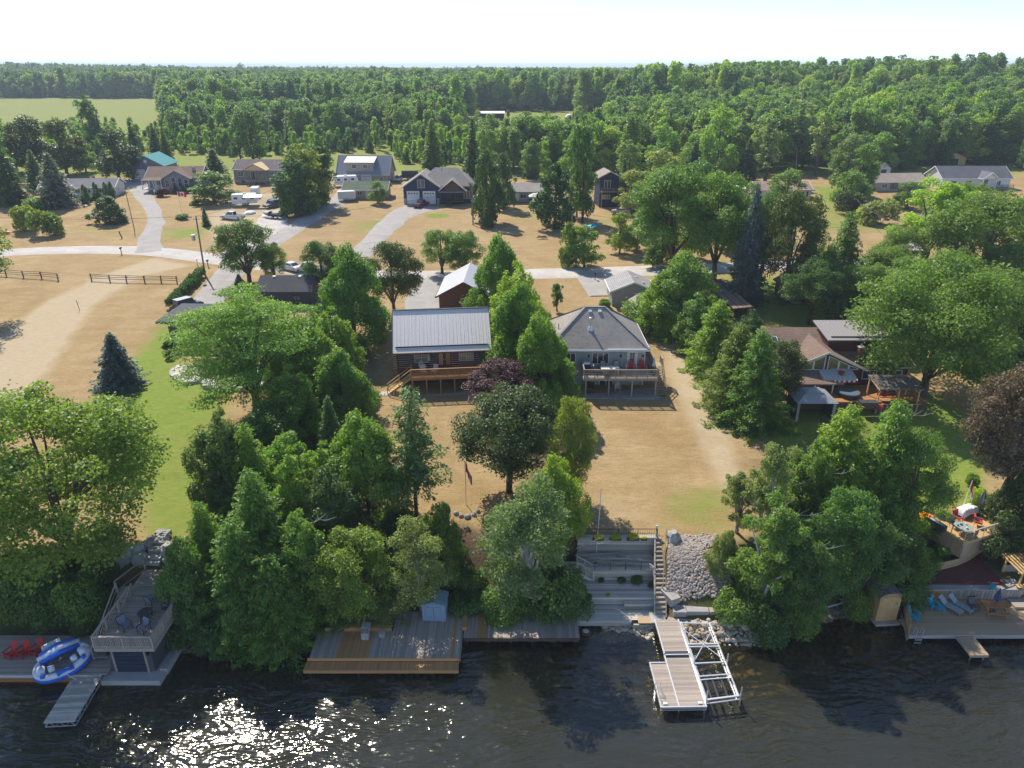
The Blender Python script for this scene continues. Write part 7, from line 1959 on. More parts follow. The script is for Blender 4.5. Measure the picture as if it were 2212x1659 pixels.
bar('end_beam', M['alu'], ad, (L_ + 0.05, y0 - 0.1, -0.1), (L_ + 0.05, w_ / 2 + 0.1, -0.1), 0.09, 0.16); bar('end_beam', M['alu'], ad, (L_ + 0.05, y0 - 0.1, -0.34), (L_ + 0.05, w_ / 2 + 0.1, -0.34), 0.05, 0.08)
for x_ in (0.3, L_ * 0.45, L_ * 0.75, L_ - 0.1):
    for y_ in (-w_ / 2, w_ / 2): rod('pile', M['steel'], ad, (x_, y_, -3), (x_, y_, -0.1), 0.09)
for y_ in (y0 + .1, ): rod('pile', M['steel'], ad, (L_ - 0.1, y_, -3), (L_ - 0.1, y_, -0.1), 0.09)
for y_ in (y0 + 0.3, w_ / 2 - 0.3): bx('cleat', M['white'], ad, (L_ - 0.25, y_, -0.03), (0.18, 0.28, 0.07))
t_ = thing('swim_ladder', 'white swim ladder at the corner of the grey pier', 'ladder', tuple((q[0] + q[1]) / 2 + Matrix.Rotation(math.atan2(a_.y, a_.x), 3, 'Z') @ Vector((L_ - 1.2, y0 - 0.12, -0.05))), math.atan2(a_.y, a_.x))
for s in (-0.22, 0.22): MB().tube([(s, 0.35, 0.0), (s, 0.25, 0.75), (s, -0.05, 0.8), (s, -0.12, 0.1), (s, -0.12, -1.3)], [0.022] * 5, 7).build('rail', M['alu'], t_)
for z_ in (0.0, -0.3, -0.6, -0.9): rod('rung', M['alu'], t_, (-0.22, -0.12, z_), (0.22, -0.12, z_), 0.05)
blf = thing('boat_lift', 'empty white aluminium boat lift beside the grey pier', 'boat lift', (0, 0, 0))
def lv(vx, vy, z): return Vector(at(vx, vy, z))
zb = 0.95
A0, A1, B0, B1 = lv(1468, 1344, zb), lv(1526, 1514, zb - 0.1), lv(1533, 1346, zb), lv(1596, 1505, zb - 0.1)
for p_, q_, w2 in ((A0, A1, .10), (B0, B1, .10), (A0 + Vector((0.14, 0, 0)), A1 + Vector((0.14, 0, -.25)), .07), (B0 + Vector((-0.14, 0, -.2)), B1 + Vector((-0.14, 0, -.25)), .07)): bar('long_beam', M['alu'], blf, p_, q_, w2, 0.14)
def lerp(f): return A0.lerp(A1, f), B0.lerp(B1, f)
for f, w2 in ((0.01, .08), (0.31, .13), (0.345, .10), (0.56, .10), (0.72, .10), (0.76, .07), (0.99, .12), (1.03, .06)):
    p_, q_ = lerp(f); bar('cross_beam', M['alu'], blf, p_, q_, w2, w2)
for (f0, s0), (f1, s1) in (((0.10, 0), (0.55, 1)), ((0.10, 1), (0.55, 0))):
    p_, q_ = lerp(f0)[s0], lerp(f1)[s1]; bar('diagonal_brace', M['alu'], blf, p_ + Vector((0, 0, .07)), q_ + Vector((0, 0, .07)), 0.06, 0.05)
for f in (0.57, 1.0):
    for s in (0, 1):
        p_ = lerp(f)[s] + Vector((0.12 if s else -0.0, 0, 0)); rod('corner_post', M['alu'], blf, (p_.x, p_.y, -2.0), (p_.x, p_.y, 1.75), 0.11)
for k in (0.18, 0.40, 0.68):
    p_, q_ = lerp(0.68)[0].lerp(lerp(0.68)[1], k), lerp(1.04)[0].lerp(lerp(1.04)[1], k); bar('bunk', M['charcoal'], blf, p_ + Vector((0, 0, -.1)), q_ + Vector((0, 0, -.1)), 0.12, 0.14)
p_ = lerp(0.77)[1]; MB().tube([(p_.x - 0.25, p_.y, p_.z + 0.0), (p_.x - 0.19, p_.y, p_.z + 0.0)], [0.26, 0.26], 14).build('winch_wheel', M['alu'], blf)

# ------------------------------------------------------------------ the right lot: sun deck, planter wall, mulch, upper deck
sdk = thing('sun_deck', 'wide tan sun deck at the water edge with lounge furniture', 'deck', (0, 0, 0))
planks(sdk, 32.2, 46, 44.6, 46.9, 0.7, 'x', M['tan_wood'], 0.145); planks(sdk, 31.0, 46, 42.9, 44.6, 0.7, 'x', M['tan_wood'], 0.145)
bx('face_board', M['concrete'], sdk, (38.4, 42.84, 0.55), (14.8, 0.07, 0.34))
bar('side_face', M['weathered'], sdk, (30.95, 42.85, 0.5), (32.1, 46.9, 0.5), 0.06, 0.4)
for x_ in np.linspace(31.4, 45, 7): bx('crib_post', M['dark_wood'], sdk, (x_, 43.3, -0.5), (0.2, 0.2, 2.0))
n_ = 16
for i in range(n_):
    f = (i + 0.5) / n_; bx('fence_slat', M['tan_wood'], sdk, (30.98 + 1.15 * f, 42.95 + 3.0 * f, 0.85), (0.05, 0.12, 1.7), rz=R(-20))
bar('fence_cap', M['tan_wood'], sdk, (30.95, 42.85, 1.72), (32.2, 46.1, 1.72), 0.12, 0.06); bar('fence_rail', M['tan_wood'], sdk, (30.95, 42.85, 0.3), (32.2, 46.1, 0.3), 0.08, 0.08)
CV = planked('cedar_shed_boards', (0.46, 0.30, 0.14), 0.13, 'x', 0.65, 0.14, 0.5)
t_ = thing('arched_shed', 'tall narrow cedar shed with a curved shingled roof', 'shed', (29.25, 44.75, 0.55), R(4))
wallbox(t_, 1.75, 2.3, 2.1, CV, z0=-0.3)
arc = [(0.875 + math.cos(a) * 1.05, 2.0 + math.sin(a) * 0.62) for a in np.linspace(math.pi * 0.97, math.pi * 0.03, 12)]
b = MB()
for i in range(11): b.extr([arc[i], arc[i + 1], (arc[i + 1][0], arc[i + 1][1] + 0.09), (arc[i][0], arc[i][1] + 0.09)], 'y', -0.15, 2.5)
b.build('roof', shingle('purple_brown_shingles', (0.20, 0.155, 0.16)), t_)
b = MB(); b.extr([(0.0, 2.05)] + [(0.875 + math.cos(a) * 0.88, 2.02 + math.sin(a) * 0.55) for a in np.linspace(math.pi, 0, 10)] + [(1.75, 2.05)], 'y', 0.0, 2.3); b.build('arch_wall', CV, t_)
for i in range(13): bx('front_board', M['honey_wood'], t_, (0.07 + 0.134 * i, -0.02, 1.0), (0.12, 0.04, 2.5 if 3 < i < 9 else 2.3))
bx('floor_beam', M['weathered'], t_, (0.87, 0.9, -0.25), (2.0, 2.7, 0.2))
pw_ = thing('planter_wall', 'low concrete planter wall behind the sun deck', 'retaining wall', (0, 0, 0))
bx('cap', M['concrete'], pw_, (37.4, 47.35, 1.62), (9.8, 0.75, 0.10)); bx('wall_body', M['concrete'], pw_, (39.0, 47.3, 1.0), (6.7, 0.6, 1.2))
for i in range(22): bx('wall_board', M['weathered'], pw_, (35.8 + 0.3 * i, 46.98, 1.12), (0.26, 0.05, 0.85))
for i in range(11): bx('wall_board', M['new_wood'], pw_, (32.9 + 0.27 * i, 46.98, 1.10), (0.25, 0.06, 0.95))
bx('wall_body', M['dark_wood'], pw_, (34.1, 47.35, 1.0), (3.1, 0.5, 1.1)); bar('cap', M['concrete'], pw_, (42.3, 47.2, 1.63), (41.2, 50.6, 1.63), 0.9, 0.10); bar('wall_body', M['concrete'], pw_, (42.3, 47.2, 1.05), (41.2, 50.6, 1.05), 0.8, 1.1)
t_ = thing('notice_board', 'small white notice board on the cedar panel', 'sign', (32.75, 46.9, 0.8)); bx('board', M['white'], t_, (0, 0, 0.35), (0.5, 0.03, 0.5)); bx('mark', M['charcoal'], t_, (-0.05, -0.02, 0.42), (0.14, 0.01, 0.1))
t_ = thing('plant_pot', 'turquoise pot on the planter wall', 'pot', at(2143, 1272, 1.68)); MB().tube([(0, 0, 0), (0, 0, 0.3), (0, 0, 0.36)], [0.15, 0.23, 0.24], 12).build('pot', M['teal'], t_); MB().tube([(0, 0, 0.33), (0, 0, 0.345)], [0.2, 0.2], 12).build('soil', M['dark_wood'], t_)
MUL = mat('red_mulch', (0.13, 0.045, 0.035), 0.95, 0.35, 6.0, 0, bump=0.8)
mp_ = [(32.5, 47.6), (41.2, 47.6), (41.0, 50.5), (43.6, 51.2), (43.4, 52.6), (41.3, 51.5), (38.4, 49.8), (34.6, 49.0), (32.0, 48.6)]
tag(MB().prism(mp_, 1.2, 1.80).build('mulch_bed', MUL), 'bed of dark red mulch behind the planter wall', kind='structure')
rw = thing('curved_wall', 'curving low wall of tan boards above the mulch', 'retaining wall', (0, 0, 0))
cw = [(32.0, 48.7), (34.6, 49.1), (36.8, 49.4), (38.4, 49.9), (40.0, 50.7), (41.5, 51.7), (43.3, 52.8)]
for i in range(len(cw) - 1):
    for j in range(4): bar('board', M['tan_wood'], rw, (*cw[i], 1.9 + 0.19 * j), (*cw[i + 1], 1.9 + 0.19 * j), 0.08, 0.175)
up = thing('upper_deck', 'raised tan deck with wire railing and board skirt above the mulch', 'deck', (0, 0, 0))
UD = [(38.3, 49.8), (43.7, 51.9), (42.6, 55.2), (37.0, 53.2)]
ex = Vector((5.4, 2.1, 0)); ey = Vector((-1.2, 3.35, 0))
n_ = 25
for i in range(n_):
    f = (i + 0.5) / n_; p_ = Vector((38.3, 49.8, 4.28)) + ey * f; bar('plank', M['honey_wood'], up, p_, p_ + ex, 0.135, 0.04)
n_ = 22
for i in range(n_):
    f = (i + 0.5) / n_; p_ = Vector((38.55, 50.05, 0)) + Vector((4.75, 1.85, 0)) * f; bx('skirt_board', M['tan_wood'] if i % 4 else M['weathered'], up, (p_.x, p_.y, 3.35), (0.225, 0.05, 1.7), rz=math.atan2(2.1, 5.4))
    p_ = Vector((38.35, 50.0, 0)) + Vector((-1.1, 3.0, 0)) * f * 0.9
    if i % 2 == 0: bx('skirt_board', M['tan_wood'], up, (p_.x, p_.y, 3.45), (0.26, 0.05, 1.5), rz=R(110))
bar('rim_joist', M['tan_wood'], up, (38.3, 49.78, 4.15), (43.7, 51.88, 4.15), 0.06, 0.24); bar('rim_joist', M['tan_wood'], up, (38.28, 49.8, 4.15), (37.0, 53.2, 4.15), 0.06, 0.24)
def wire_rail(p0, p1, n):
    p0, p1 = Vector((*p0, 4.3)), Vector((*p1, 4.3)); u = Vector((0, 0, 1.0))
    bar('top_rail', M['weathered'], up, p0 + u, p1 + u, 0.09, 0.05)
    for i in range(n + 1): bx('rail_post', M['steel'], up, p0.lerp(p1, i / n) + u / 2, (0.05, 0.05, 1.0))
    for k in range(1, 5): bar('wire', M['steel'], up, p0 + u * k / 5, p1 + u * k / 5, 0.012)
wire_rail(UD[0], UD[1], 5); wire_rail(UD[0], UD[3], 3); wire_rail(UD[1], UD[2], 3)
def deck_chair_red(lb, x_, y_, rz):
    t = thing('cushioned_chair', lb, 'chair', (x_, y_, 4.3), rz, 'red cushioned chairs on the upper deck')
    bx('seat_cushion', M['red'], t, (0, 0, 0.42), (0.6, 0.62, 0.14)); bx('back_cushion', M['red'], t, (0, 0.32, 0.72), (0.58, 0.14, 0.55), rx=R(-12))
    for s in (-1, 1):
        bx('armrest', M['steel'], t, (s * 0.35, 0, 0.6), (0.05, 0.62, 0.04))
        for y2 in (-0.28, 0.3): bx('leg', M['steel'], t, (s * 0.34, y2, 0.3), (0.04, 0.04, 0.6))
deck_chair_red('red cushioned chair facing the deck corner', 39.6, 53.0, R(25)); deck_chair_red('red cushioned chair turned to the lake rail', 41.0, 52.3, R(60))
p = (39.0, 51.2, 4.3)
t_ = thing('glass_table', 'oval glass patio table laden with small things on the upper deck', 'table', p); MB().tube([(0, 0, 0.66), (0, 0, 0.69)], [0.75, 0.75], 20).build('tabletop', mat('green_glass', (0.32, 0.38, 0.36), 0.15, 0.05), t_)
for i in range(4): a = math.pi / 4 + i * math.pi / 2; bar('leg', M['steel'], t_, (math.cos(a) * .5, math.sin(a) * .5, .65), (math.cos(a) * .6, math.sin(a) * .6, 0), 0.04)
for i in range(7): tag(bx('cup', [M['offwhite'], M['charcoal'], M['honey_wood']][i % 3], None, (39.0 + r3.uniform(-.5, .5), 51.2 + r3.uniform(-.4, .4), 5.05), (0.14, 0.14, 0.13), shape='cyl', ry=R(90)), 'cup or pot standing on the glass table', 'cup', 'small things on the glass table')
for a, lb in ((R(30), 'green metal chair tucked under the glass table'), (R(200), 'green metal chair behind the glass table')):
    t_ = thing('metal_chair', lb, 'chair', (39.0 + math.sin(a) * 0.9, 51.2 - math.cos(a) * 0.9, 4.3), a + math.pi)
    GM = bpy.data.materials.get('green_chair') or mat('green_chair', (0.12, 0.17, 0.16), 0.5, 0.1)
    bx('seat', GM, t_, (0, 0, 0.44), (0.45, 0.45, 0.03)); bx('backrest', GM, t_, (0, 0.22, 0.7), (0.44, 0.03, 0.5))
    for s in (-1, 1):
        for y2 in (-.2, .2): bx('leg', GM, t_, (s * .2, y2, .22), (.03, .03, .44))
t_ = thing('covered_grill', 'bundle of furniture under a crumpled white cover', 'covered furniture', (41.0, 54.0, 4.3), R(22))
r4 = np.random.default_rng(8)
gx_, gy_ = np.meshgrid(np.linspace(-1.1, 1.1, 22), np.linspace(-.55, .55, 12))
gz_ = 0.85 * (1 - np.abs(gx_ / 1.15) ** 6) * (1 - np.abs(gy_ / .6) ** 6) + r4.normal(0, .05, gx_.shape)
o = grid_mesh('cover', gx_, gy_, np.maximum(gz_, 0.02), mat('white_tarp', (0.66, 0.66, 0.68), 0.6, 0.06), smooth=False); o.parent = t_
bx('frame', M['dark_wood'], t_, (0, 0, 0.3), (1.6, 0.6, 0.5))
place(UMBG, USED, (42.0, 53.9, 4.3), 0, 'closed grey parasol on the upper deck corner')
t_ = thing('planter_trough', 'dark trough planter at the rail of the upper deck', 'planter', (37.3, 52.2, 4.2), R(112)); bx('trough', M['charcoal'], t_, (0, 0, .3), (1.7, .5, .6)); bx('soil', M['stone'], t_, (0, 0, .61), (1.6, .42, .03))
# furniture on the sun deck
zz = 0.72
for vx, vy, rz, lb in ((1973, 1336, 55, 'turquoise adirondack chair beside the slatted fence'), (1986, 1314, 25, 'turquoise adirondack chair in front of the notice board'), (2012, 1312, 10, 'turquoise adirondack chair beside the little turquoise table')):
    p = at(vx, vy, zz); place(TEAL_A, USED, p, R(rz), lb, 'turquoise chairs on the sun deck')
p = at(2031, 1321, zz); t_ = thing('side_table', 'small turquoise side table beside the grey loungers', 'table', p)
for i in range(4): bx('slat', M['teal'], t_, (-.18 + .12 * i, 0, .45), (.11, .46, .025))
for s in (-1, 1):
    for k in (-1, 1): bx('leg', M['teal'], t_, (s * .2, k * .18, .22), (.04, .04, .44))
for vx, vy, lb in ((2049, 1315, 'grey sling lounger next to the turquoise table'), (2071, 1312, 'grey sling lounger next to the dark recliner')):
    p = at(vx, vy, zz); place(LOU, USED, p, R(36), lb, 'grey sling loungers on the sun deck')
DCH = patio_chair(mat('brown_grey_sling', (0.12, 0.11, 0.11), 0.7, 0.1), M['black'])
p = at(2099, 1318, zz); o = place(DCH, USED, p, R(5), 'dark high-backed recliner between lounger and picnic table')
p = at(2145, 1322, zz)
pt = thing('picnic_table', 'brown wooden picnic table with two benches on the sun deck', 'picnic table', p, R(-6))
for i in range(5): bx('table_board', M['red_wood'], pt, (0, -.30 + .15 * i, .76), (1.9, .14, .04))
for s in (-1, 1):
    for i in range(2): bx('bench_board', M['red_wood'], pt, (0, s * (.66 + .15 * i), .45), (1.9, .14, .04))
    for k in (-1, 1): bar('leg', M['red_wood'], pt, (s * .7, k * .25, .74), (s * .7, k * .72, 0), .09, .05)
    bar('cross_beam', M['red_wood'], pt, (s * .7, -.8, .41), (s * .7, .8, .41), .05, .09)
place(UMB, USED, (p[0], p[1] + .05, zz), 0, 'closed navy parasol standing through the picnic table')
t_ = thing('cross_bar_step', 'low platform step between sun deck and bar', 'step', (43.2, 46.3, .7)); bx('platform', M['weathered'], t_, (0, 0, .12), (4.2, 1.0, .2)); bx('edge', M['tan_wood'], t_, (0, -.52, .12), (4.2, .05, .2))
t_ = thing('concrete_pad', 'pale concrete pad let into the sun deck', 'pad', (43.8, 44.9, .7)); bx('slab', M['concrete'], t_, (0, 0, .03), (3.8, 1.7, .06))
pb_ = thing('bar_pergola', 'small bright timber bar with slatted pergola roof', 'pergola', (41.9, 47.1, 1.0))
for x_, y_ in ((0.1, 0.1), (0.1, 2.1), (3.3, 0.1), (3.3, 2.1)): bx('post', M['honey_wood'], pb_, (x_, y_, 1.1), (.11, .11, 2.2))
for y_ in (0.1, 2.1): bx('beam', M['honey_wood'], pb_, (1.6, y_, 2.22), (3.8, .08, .16))
for i in range(13): bx('roof_slat', M['honey_wood'], pb_, (-.2 + .31 * i, 1.1, 2.36), (.14, 2.7, .07))
bx('counter', M['honey_wood'], pb_, (1.7, 0.0, .95), (3.6, .45, .06)); 
for i in range(13): bx('counter_board', M['honey_wood'], pb_, (.1 + .27 * i, .12, .45), (.25, .05, .95))
for i in range(11): bx('back_board', M['weathered'], pb_, (.15 + .31 * i, 2.15, .8), (.29, .05, 1.2))
t_ = thing('bar_stool', 'pale bar stool in front of the timber bar', 'stool', (43.0, 46.5, .92)); bx('seat', M['offwhite'], t_, (0, 0, .62), (.34, .34, .05)); bx('backrest', M['offwhite'], t_, (0, -.16, .8), (.34, .03, .25))
for s in (-1, 1):
    for k in (-1, 1): bar('leg', M['steel'], t_, (s * .12, k * .12, .6), (s * .17, k * .17, 0), .03)
q = [Vector(at(*v, .62)) for v in ((2065, 1373), (2098, 1372), (2099, 1417), (2134, 1414))]
a_ = (q[2] + q[3]) / 2 - (q[0] + q[1]) / 2
t_ = thing('swim_dock', 'short tan finger dock reaching out from the sun deck', 'dock', (q[0] + q[1]) / 2, math.atan2(a_.y, a_.x))
planks(t_, -.1, a_.length, -.62, .62, .04, 'y', M['tan_wood'], .14); bx('rim_joist', M['weathered'], t_, (a_.length + .03, 0, -.06), (.05, 1.3, .24))
for s in (-1, 1): bx('rim_joist', M['weathered'], t_, (a_.length / 2, s * .64, -.06), (a_.length, .05, .24)); rod('pile', M['steel'], t_, (a_.length - .2, s * .5, -2.5), (a_.length - .2, s * .5, 0), .09)
p = at(1983, 1372, .7); t_ = thing('swim_ladder', 'steel swim ladder hanging from the sun deck edge', 'ladder', (p[0], 42.78, .7))
for s in (-.25, .25): MB().tube([(s, .3, 0), (s, .2, .7), (s, -.1, .7), (s, -.14, 0), (s, -.14, -1.2)], [.022] * 5, 7).build('rail', M['alu'], t_)
for z_ in (0, -.3, -.6): bx('rung', M['alu'], t_, (0, -.14, z_), (.5, .1, .03))
# garden plants, logs and flowers of the right lot
for vx, vb, vt, w_, lf, lb in ((1985, 1140, 1105, 60, 'lime', 'pale hosta bed beside the stout maple trunk'), (2035, 1130, 1095, 40, 'yellow', 'light fern bed beside the upper deck'), (2010, 1150, 1118, 60, 'yellow', 'pale green plants along the garden log'), (2052, 1185, 1145, 34, 'lime', 'bright shrub at the corner of the upper deck'), (2035, 1205, 1165, 40, 'mid', 'white-flowered bush below the bright shrub'), (2010, 1225, 1190, 40, 'olive', 'low olive plants above the curved wall'), (2105, 1095, 1040, 40, 'lime', 'pale climbing plants beside the flag'), (2098, 1050, 1015, 30, 'yellow', 'pale green plants at the lawn edge'), (2190, 1215, 1190, 50, 'lime', 'bright green bush behind the timber bar'), (2075, 1195, 1180, 16, 'silver', 'clump of white daisies')):
    tree('bush', 'garden_plant', vx, vb, vt, w_, lf, lb, cat='plant')
YF = leafmat('golden_flower', (0.50, 0.30, 0.02), .3, tip=(.75, .45, .02)); LF['gold'] = YF
tree('bush', 'flower_clump', 1995, 1128, 1100, 34, 'gold', 'clump of golden yellow flowers on the lawn edge', cat='plant')
for a, b2, lb in (((1955, 1135), (2012, 1160), 'long pale garden log along the bed'), ((2012, 1165), (2040, 1150), 'short thick garden log beside the deck'), ((2195, 1120), (2212, 1200), 'rusty rail leaning on the bank')):
    p0, p1 = g(*a, .18), g(*b2, .18); t_ = thing('garden_log', lb, 'log', (0, 0, 0)); rod('log', M['deadwood'] if 'rusty' not in lb else M['red_wood'], t_, p0, p1, .32 if 'rusty' not in lb else .14)
# bleached twigs and fallen limbs of the shore trees
def limb(name, pts, r0, lb):
    t_ = thing(name, lb, 'branch', (0, 0, 0)); n_ = len(pts)
    MB().tube(pts, list(np.linspace(r0, .015, n_)), 6).build('branch', M['deadwood'], t_)
    b = MB()
    for i in range(1, n_):
        p_ = Vector(pts[i]); d = (p_ - Vector(pts[i - 1])).normalized()
        for s in (-1, 1): b.tube([p_, p_ + (d + Vector((s * .6, .2, .5))) * .6], [r0 * .4, .008], 4)
    b.build('twig', M['deadwood'], t_)
for vx, vy, lb in ((1625, 1055, 'bleached bare limb above the birch'), (1895, 905, 'bleached dead top of the tall hemlock'), (1720, 1030, 'pale dead bough among the hemlocks'), (1690, 1190, 'pale dead bough over the stone slope'), (1240, 1180, 'pale bare twig beside the shrub'), (700, 1130, 'bleached twig in the shore thicket'), (1650, 1120, 'white birch limb leaning out')):
    x_, y_, z_ = g(vx, vy + 90); zt = hz(y_ - 2.5, vy)
    limb('dead_branch', [(x_, y_ - 1.0, zt - 1.3), (x_ + .3, y_ - 2.0, zt - .3), (x_ + .9, y_ - 2.6, zt + .4), (x_ + 1.6, y_ - 3.0, zt + .6)], .07, lb)
for (a, b2, lb) in (((1800, 1298), (1838, 1318), 'bleached driftwood trunk on the bare bank'), ((1775, 1320), (1850, 1312), 'tangle of white roots at the water edge')):
    p0, p1 = g(*a, .3), g(*b2, .3); limb('driftwood', [p0, tuple((Vector(p0) + Vector(p1)) / 2 + Vector((0, 0, .3))), p1], .12, lb)
# ------------------------------------------------------------------ vehicles, boats and trailers
def wheel(t, x, y, r, side):
    w = MB().tube([(x, y - 0.11, r), (x, y + 0.11, r)], [r, r], 14).build('wheel', M['rubber'], t)
    MB().tube([(x, y + side * 0.115, r), (x, y + side * 0.125, r)], [r * 0.58, r * 0.5], 10).build('rim', M['steel'], w)
def car(name, label, loc, rz, paint, kind='van', cat=None):
    """length along x, nose at +x; side outline drawn out across the width, cabin narrower at the top"""
    L = {'van': 4.8, 'suv': 4.6, 'sedan': 4.6, 'pickup': 5.6, 'jeep': 4.2}[kind]
    t = thing(name, label, cat or {'van': 'van', 'pickup': 'pickup truck'}.get(kind, 'car'), loc, rz)
    h = L / 2
    low = [(-h, .35), (-h + .05, .85), (-h + .15, .98), (h - 1.3, .98), (h - .25, .86), (h, .70), (h, .35), (h - .2, .25), (-h + .2, .25)]
    cab = {'van': [(-h + .1, .98), (-h + .35, 1.70), (.75, 1.74), (h - 1.25, .98)], 'suv': [(-h + .1, .98), (-h + .45, 1.66), (.45, 1.68), (h - 1.45, .98)],
           'sedan': [(-h + .55, .96), (-h + 1.2, 1.42), (.35, 1.44), (1.2, .96)], 'pickup': [(-.75, .98), (-.6, 1.78), (.7, 1.80), (1.5, .98)], 'jeep': [(-h + .1, .98), (-h + .2, 1.80), (.5, 1.80), (.9, .98)]}[kind]
    b = MB(); b.extr(low, 'y', -.92, .92)
    cw, ct = .86, .68
    V = [(x, s * (cw if z < 1.1 else ct), z) for s in (-1, 1) for x, z in cab]
    b.add(V, [(0, 1, 2, 3), (7, 6, 5, 4), (0, 4, 5, 1), (1, 5, 6, 2), (2, 6, 7, 3)])
    b.build('body', paint, t)
    (x0, z0), (x1, z1), (x2, z2), (x3, z3) = cab
    def lerp(a, b2, f): return a + (b2 - a) * f
    g_ = MB()                                           # windscreen and rear window
    for (xa, za, xb, zb), o in (((x3, z3, x2, z2), .012), ((x0, z0, x1, z1), -.012)):
        q = [(lerp(xa, xb, f) + o, s * lerp(cw, ct, f) * .88, lerp(za, zb, f) + .012) for f, s in ((.12, -1), (.12, 1), (.92, 1), (.92, -1))]
        MB().slab(q, .008).build('windscreen' if o > 0 else 'rear_window', M['glass'], t)
    for s in (-1, 1):
        a, c = lerp(x0, x1, .5), lerp(x3, x2, .5)
        q = [(a + .15, s * (lerp(cw, ct, .2) + .012), 1.08), (c + .25, s * (lerp(cw, ct, .2) + .012), 1.08), (x2 - .06, s * (lerp(cw, ct, .85) + .012), z2 - .12), (x1 + .12, s * (lerp(cw, ct, .85) + .012), z1 - .12)]
        MB().slab(q, .006).build('side_window', M['glass'], t)
        for xx in (-h + .85, h - .9): wheel(t, xx, s * .82, .34, s)
        bx('headlight', M['white'], t, (h - .03, s * .66, .68), (.08, .34, .14)); bx('tail_light', M['red'], t, (-h + .02, s * .74, .82), (.06, .18, .22))
    bx('bumper', M['charcoal'], t, (h + .03, 0, .42), (.10, 1.7, .18)); bx('bumper', M['charcoal'], t, (-h - .03, 0, .42), (.10, 1.7, .18))
    if kind == 'pickup': bx('cargo_bed', M['charcoal'], t, (-h + 1.05, 0, .99), (1.75, 1.5, .03))
    return t
def box_trailer(label, loc, rz, L=4.2, H=2.1, name='cargo_trailer', m=None):
    t = thing(name, label, 'trailer', loc, rz)
    b = MB(); b.extr([(-L / 2, .45), (L / 2 - .35, .45), (L / 2, .9), (L / 2, H + .1), (L / 2 - .35, H + .4), (-L / 2, H + .4)], 'y', -1.0, 1.0); b.build('body', m or M['white'], t)
    bx('door', M['offwhite'], t, (-L / 2 - .02, 0, H / 2 + .45), (.04, 1.7, H - .2))
    for x_ in (-.4, .4):
        for s in (-1, 1): wheel(t, x_ - .3, s * .98, .33, s)
    bar('hitch', M['black'], t, (L / 2, 0, .5), (L / 2 + 1.1, 0, .5), .1); bx('side_stripe', M['steel'], t, (0, -1.01, .5), (L - .4, .03, .16))
    return t
def rv(label, loc, rz, L=7.0):
    t = thing('travel_trailer', label, 'trailer', loc, rz)
    b = MB(); b.extr([(-L / 2, .6), (L / 2 - .3, .6), (L / 2, 1.3), (L / 2 - .5, 2.9), (-L / 2, 2.9)], 'y', -1.2, 1.2); b.build('body', M['white'], t)
    for x_ in (-2.2, -.2, 1.9): bx('window', M['glass'], t, (x_, -1.215, 1.95), (.9, .03, .6))
    bx('door', M['offwhite'], t, (.9, -1.22, 1.6), (.7, .03, 1.8)); bx('stripe', M['steel'], t, (0, -1.21, 1.25), (L - .6, .02, .25)); bx('roof_unit', M['offwhite'], t, (0, 0, 3.0), (.9, .7, .26))
    for x_ in (-.5, .4):
        for s in (-1, 1): wheel(t, x_, s * 1.1, .36, s)
    return t
def boat(label, loc, rz, m, m2, L=5.6):
    t = thing('motorboat', label, 'boat', loc, rz)
    S = [(-L / 2, .95, .55, 1.0), (0, 1.0, .5, 1.05), (L * .3, .72, .6, 1.12), (L / 2, .05, .95, 1.2)]
    V, F = [], []
    for x_, w, zk, zt in S: V += [(x_, -w, zt), (x_, -w * .8, zk + .12), (x_, 0, zk), (x_, w * .8, zk + .12), (x_, w, zt)]
    for i in range(3):
        for k in range(4): F.append((i * 5 + k, i * 5 + k + 1, i * 5 + k + 6, i * 5 + k + 5))
        F.append((i * 5 + 4, i * 5, i * 5 + 5, i * 5 + 9))
    F.append((0, 1, 2, 3, 4)); MB().add(V, F).build('hull', m, t)
    bx('deck_cover', m2, t, (-.2, 0, 1.08), (L * .5, 1.6, .10)); MB().slab([(.9, -.8, 1.1), (.9, .8, 1.1), (.4, .7, 1.6), (.4, -.7, 1.6)], .03).build('windscreen', M['glass'], t)
    bx('outboard_motor', M['black'], t, (-L / 2 - .2, 0, 1.05), (.4, .4, .7)); bx('trailer_frame', M['steel'], t, (.2, 0, .4), (L, .8, .1))
    for s in (-1, 1): wheel(t, -.6, s * .85, .3, s)
    bar('hitch', M['steel'], t, (L / 2, 0, .4), (L / 2 + 1.3, 0, .4), .08)
    return t
P_RED = mat('dark_red_car_paint', (0.22, 0.015, 0.02), .3, .03, obj=0, spec=.6); P_WHITE = mat('white_car_paint', (.72, .72, .72), .3, .03, obj=0, spec=.6)
P_BLUE = mat('slate_blue_car_paint', (.10, .12, .19), .3, .03, obj=0, spec=.6); P_SILV = mat('silver_car_paint', (.42, .42, .42), .3, .03, obj=0, spec=.6); P_PINK = mat('champagne_car_paint', (.48, .40, .38), .3, .03, obj=0, spec=.6); P_NAVY = mat('dark_navy_car_paint', (.02, .025, .05), .3, .03, obj=0, spec=.6)
def up_(v, dz=.13): return g(*v, dz)
car('pickup_truck', 'dark red pickup parked before the white garage doors', up_((910, 447)), R(68), P_RED, 'pickup')
car('minivan', 'slate blue minivan parked in the building site yard', up_((588, 448)), R(-118), P_BLUE, 'van')
car('pickup_truck', 'white pickup parked at the edge of the building site', up_((503, 474)), R(170), P_WHITE, 'pickup')
car('suv', 'silver car parked beside the dormer house', up_((860, 392)), R(-95), P_SILV, 'suv', 'car')
car('jeep', 'dark navy jeep with a pale roof on the drive by the hedge', up_((408, 668)), R(55), P_NAVY, 'jeep', 'car')
bx('hardtop', P_SILV, bpy.data.objects['jeep'], (-.8, 0, 1.82), (2.4, 1.35, .06))
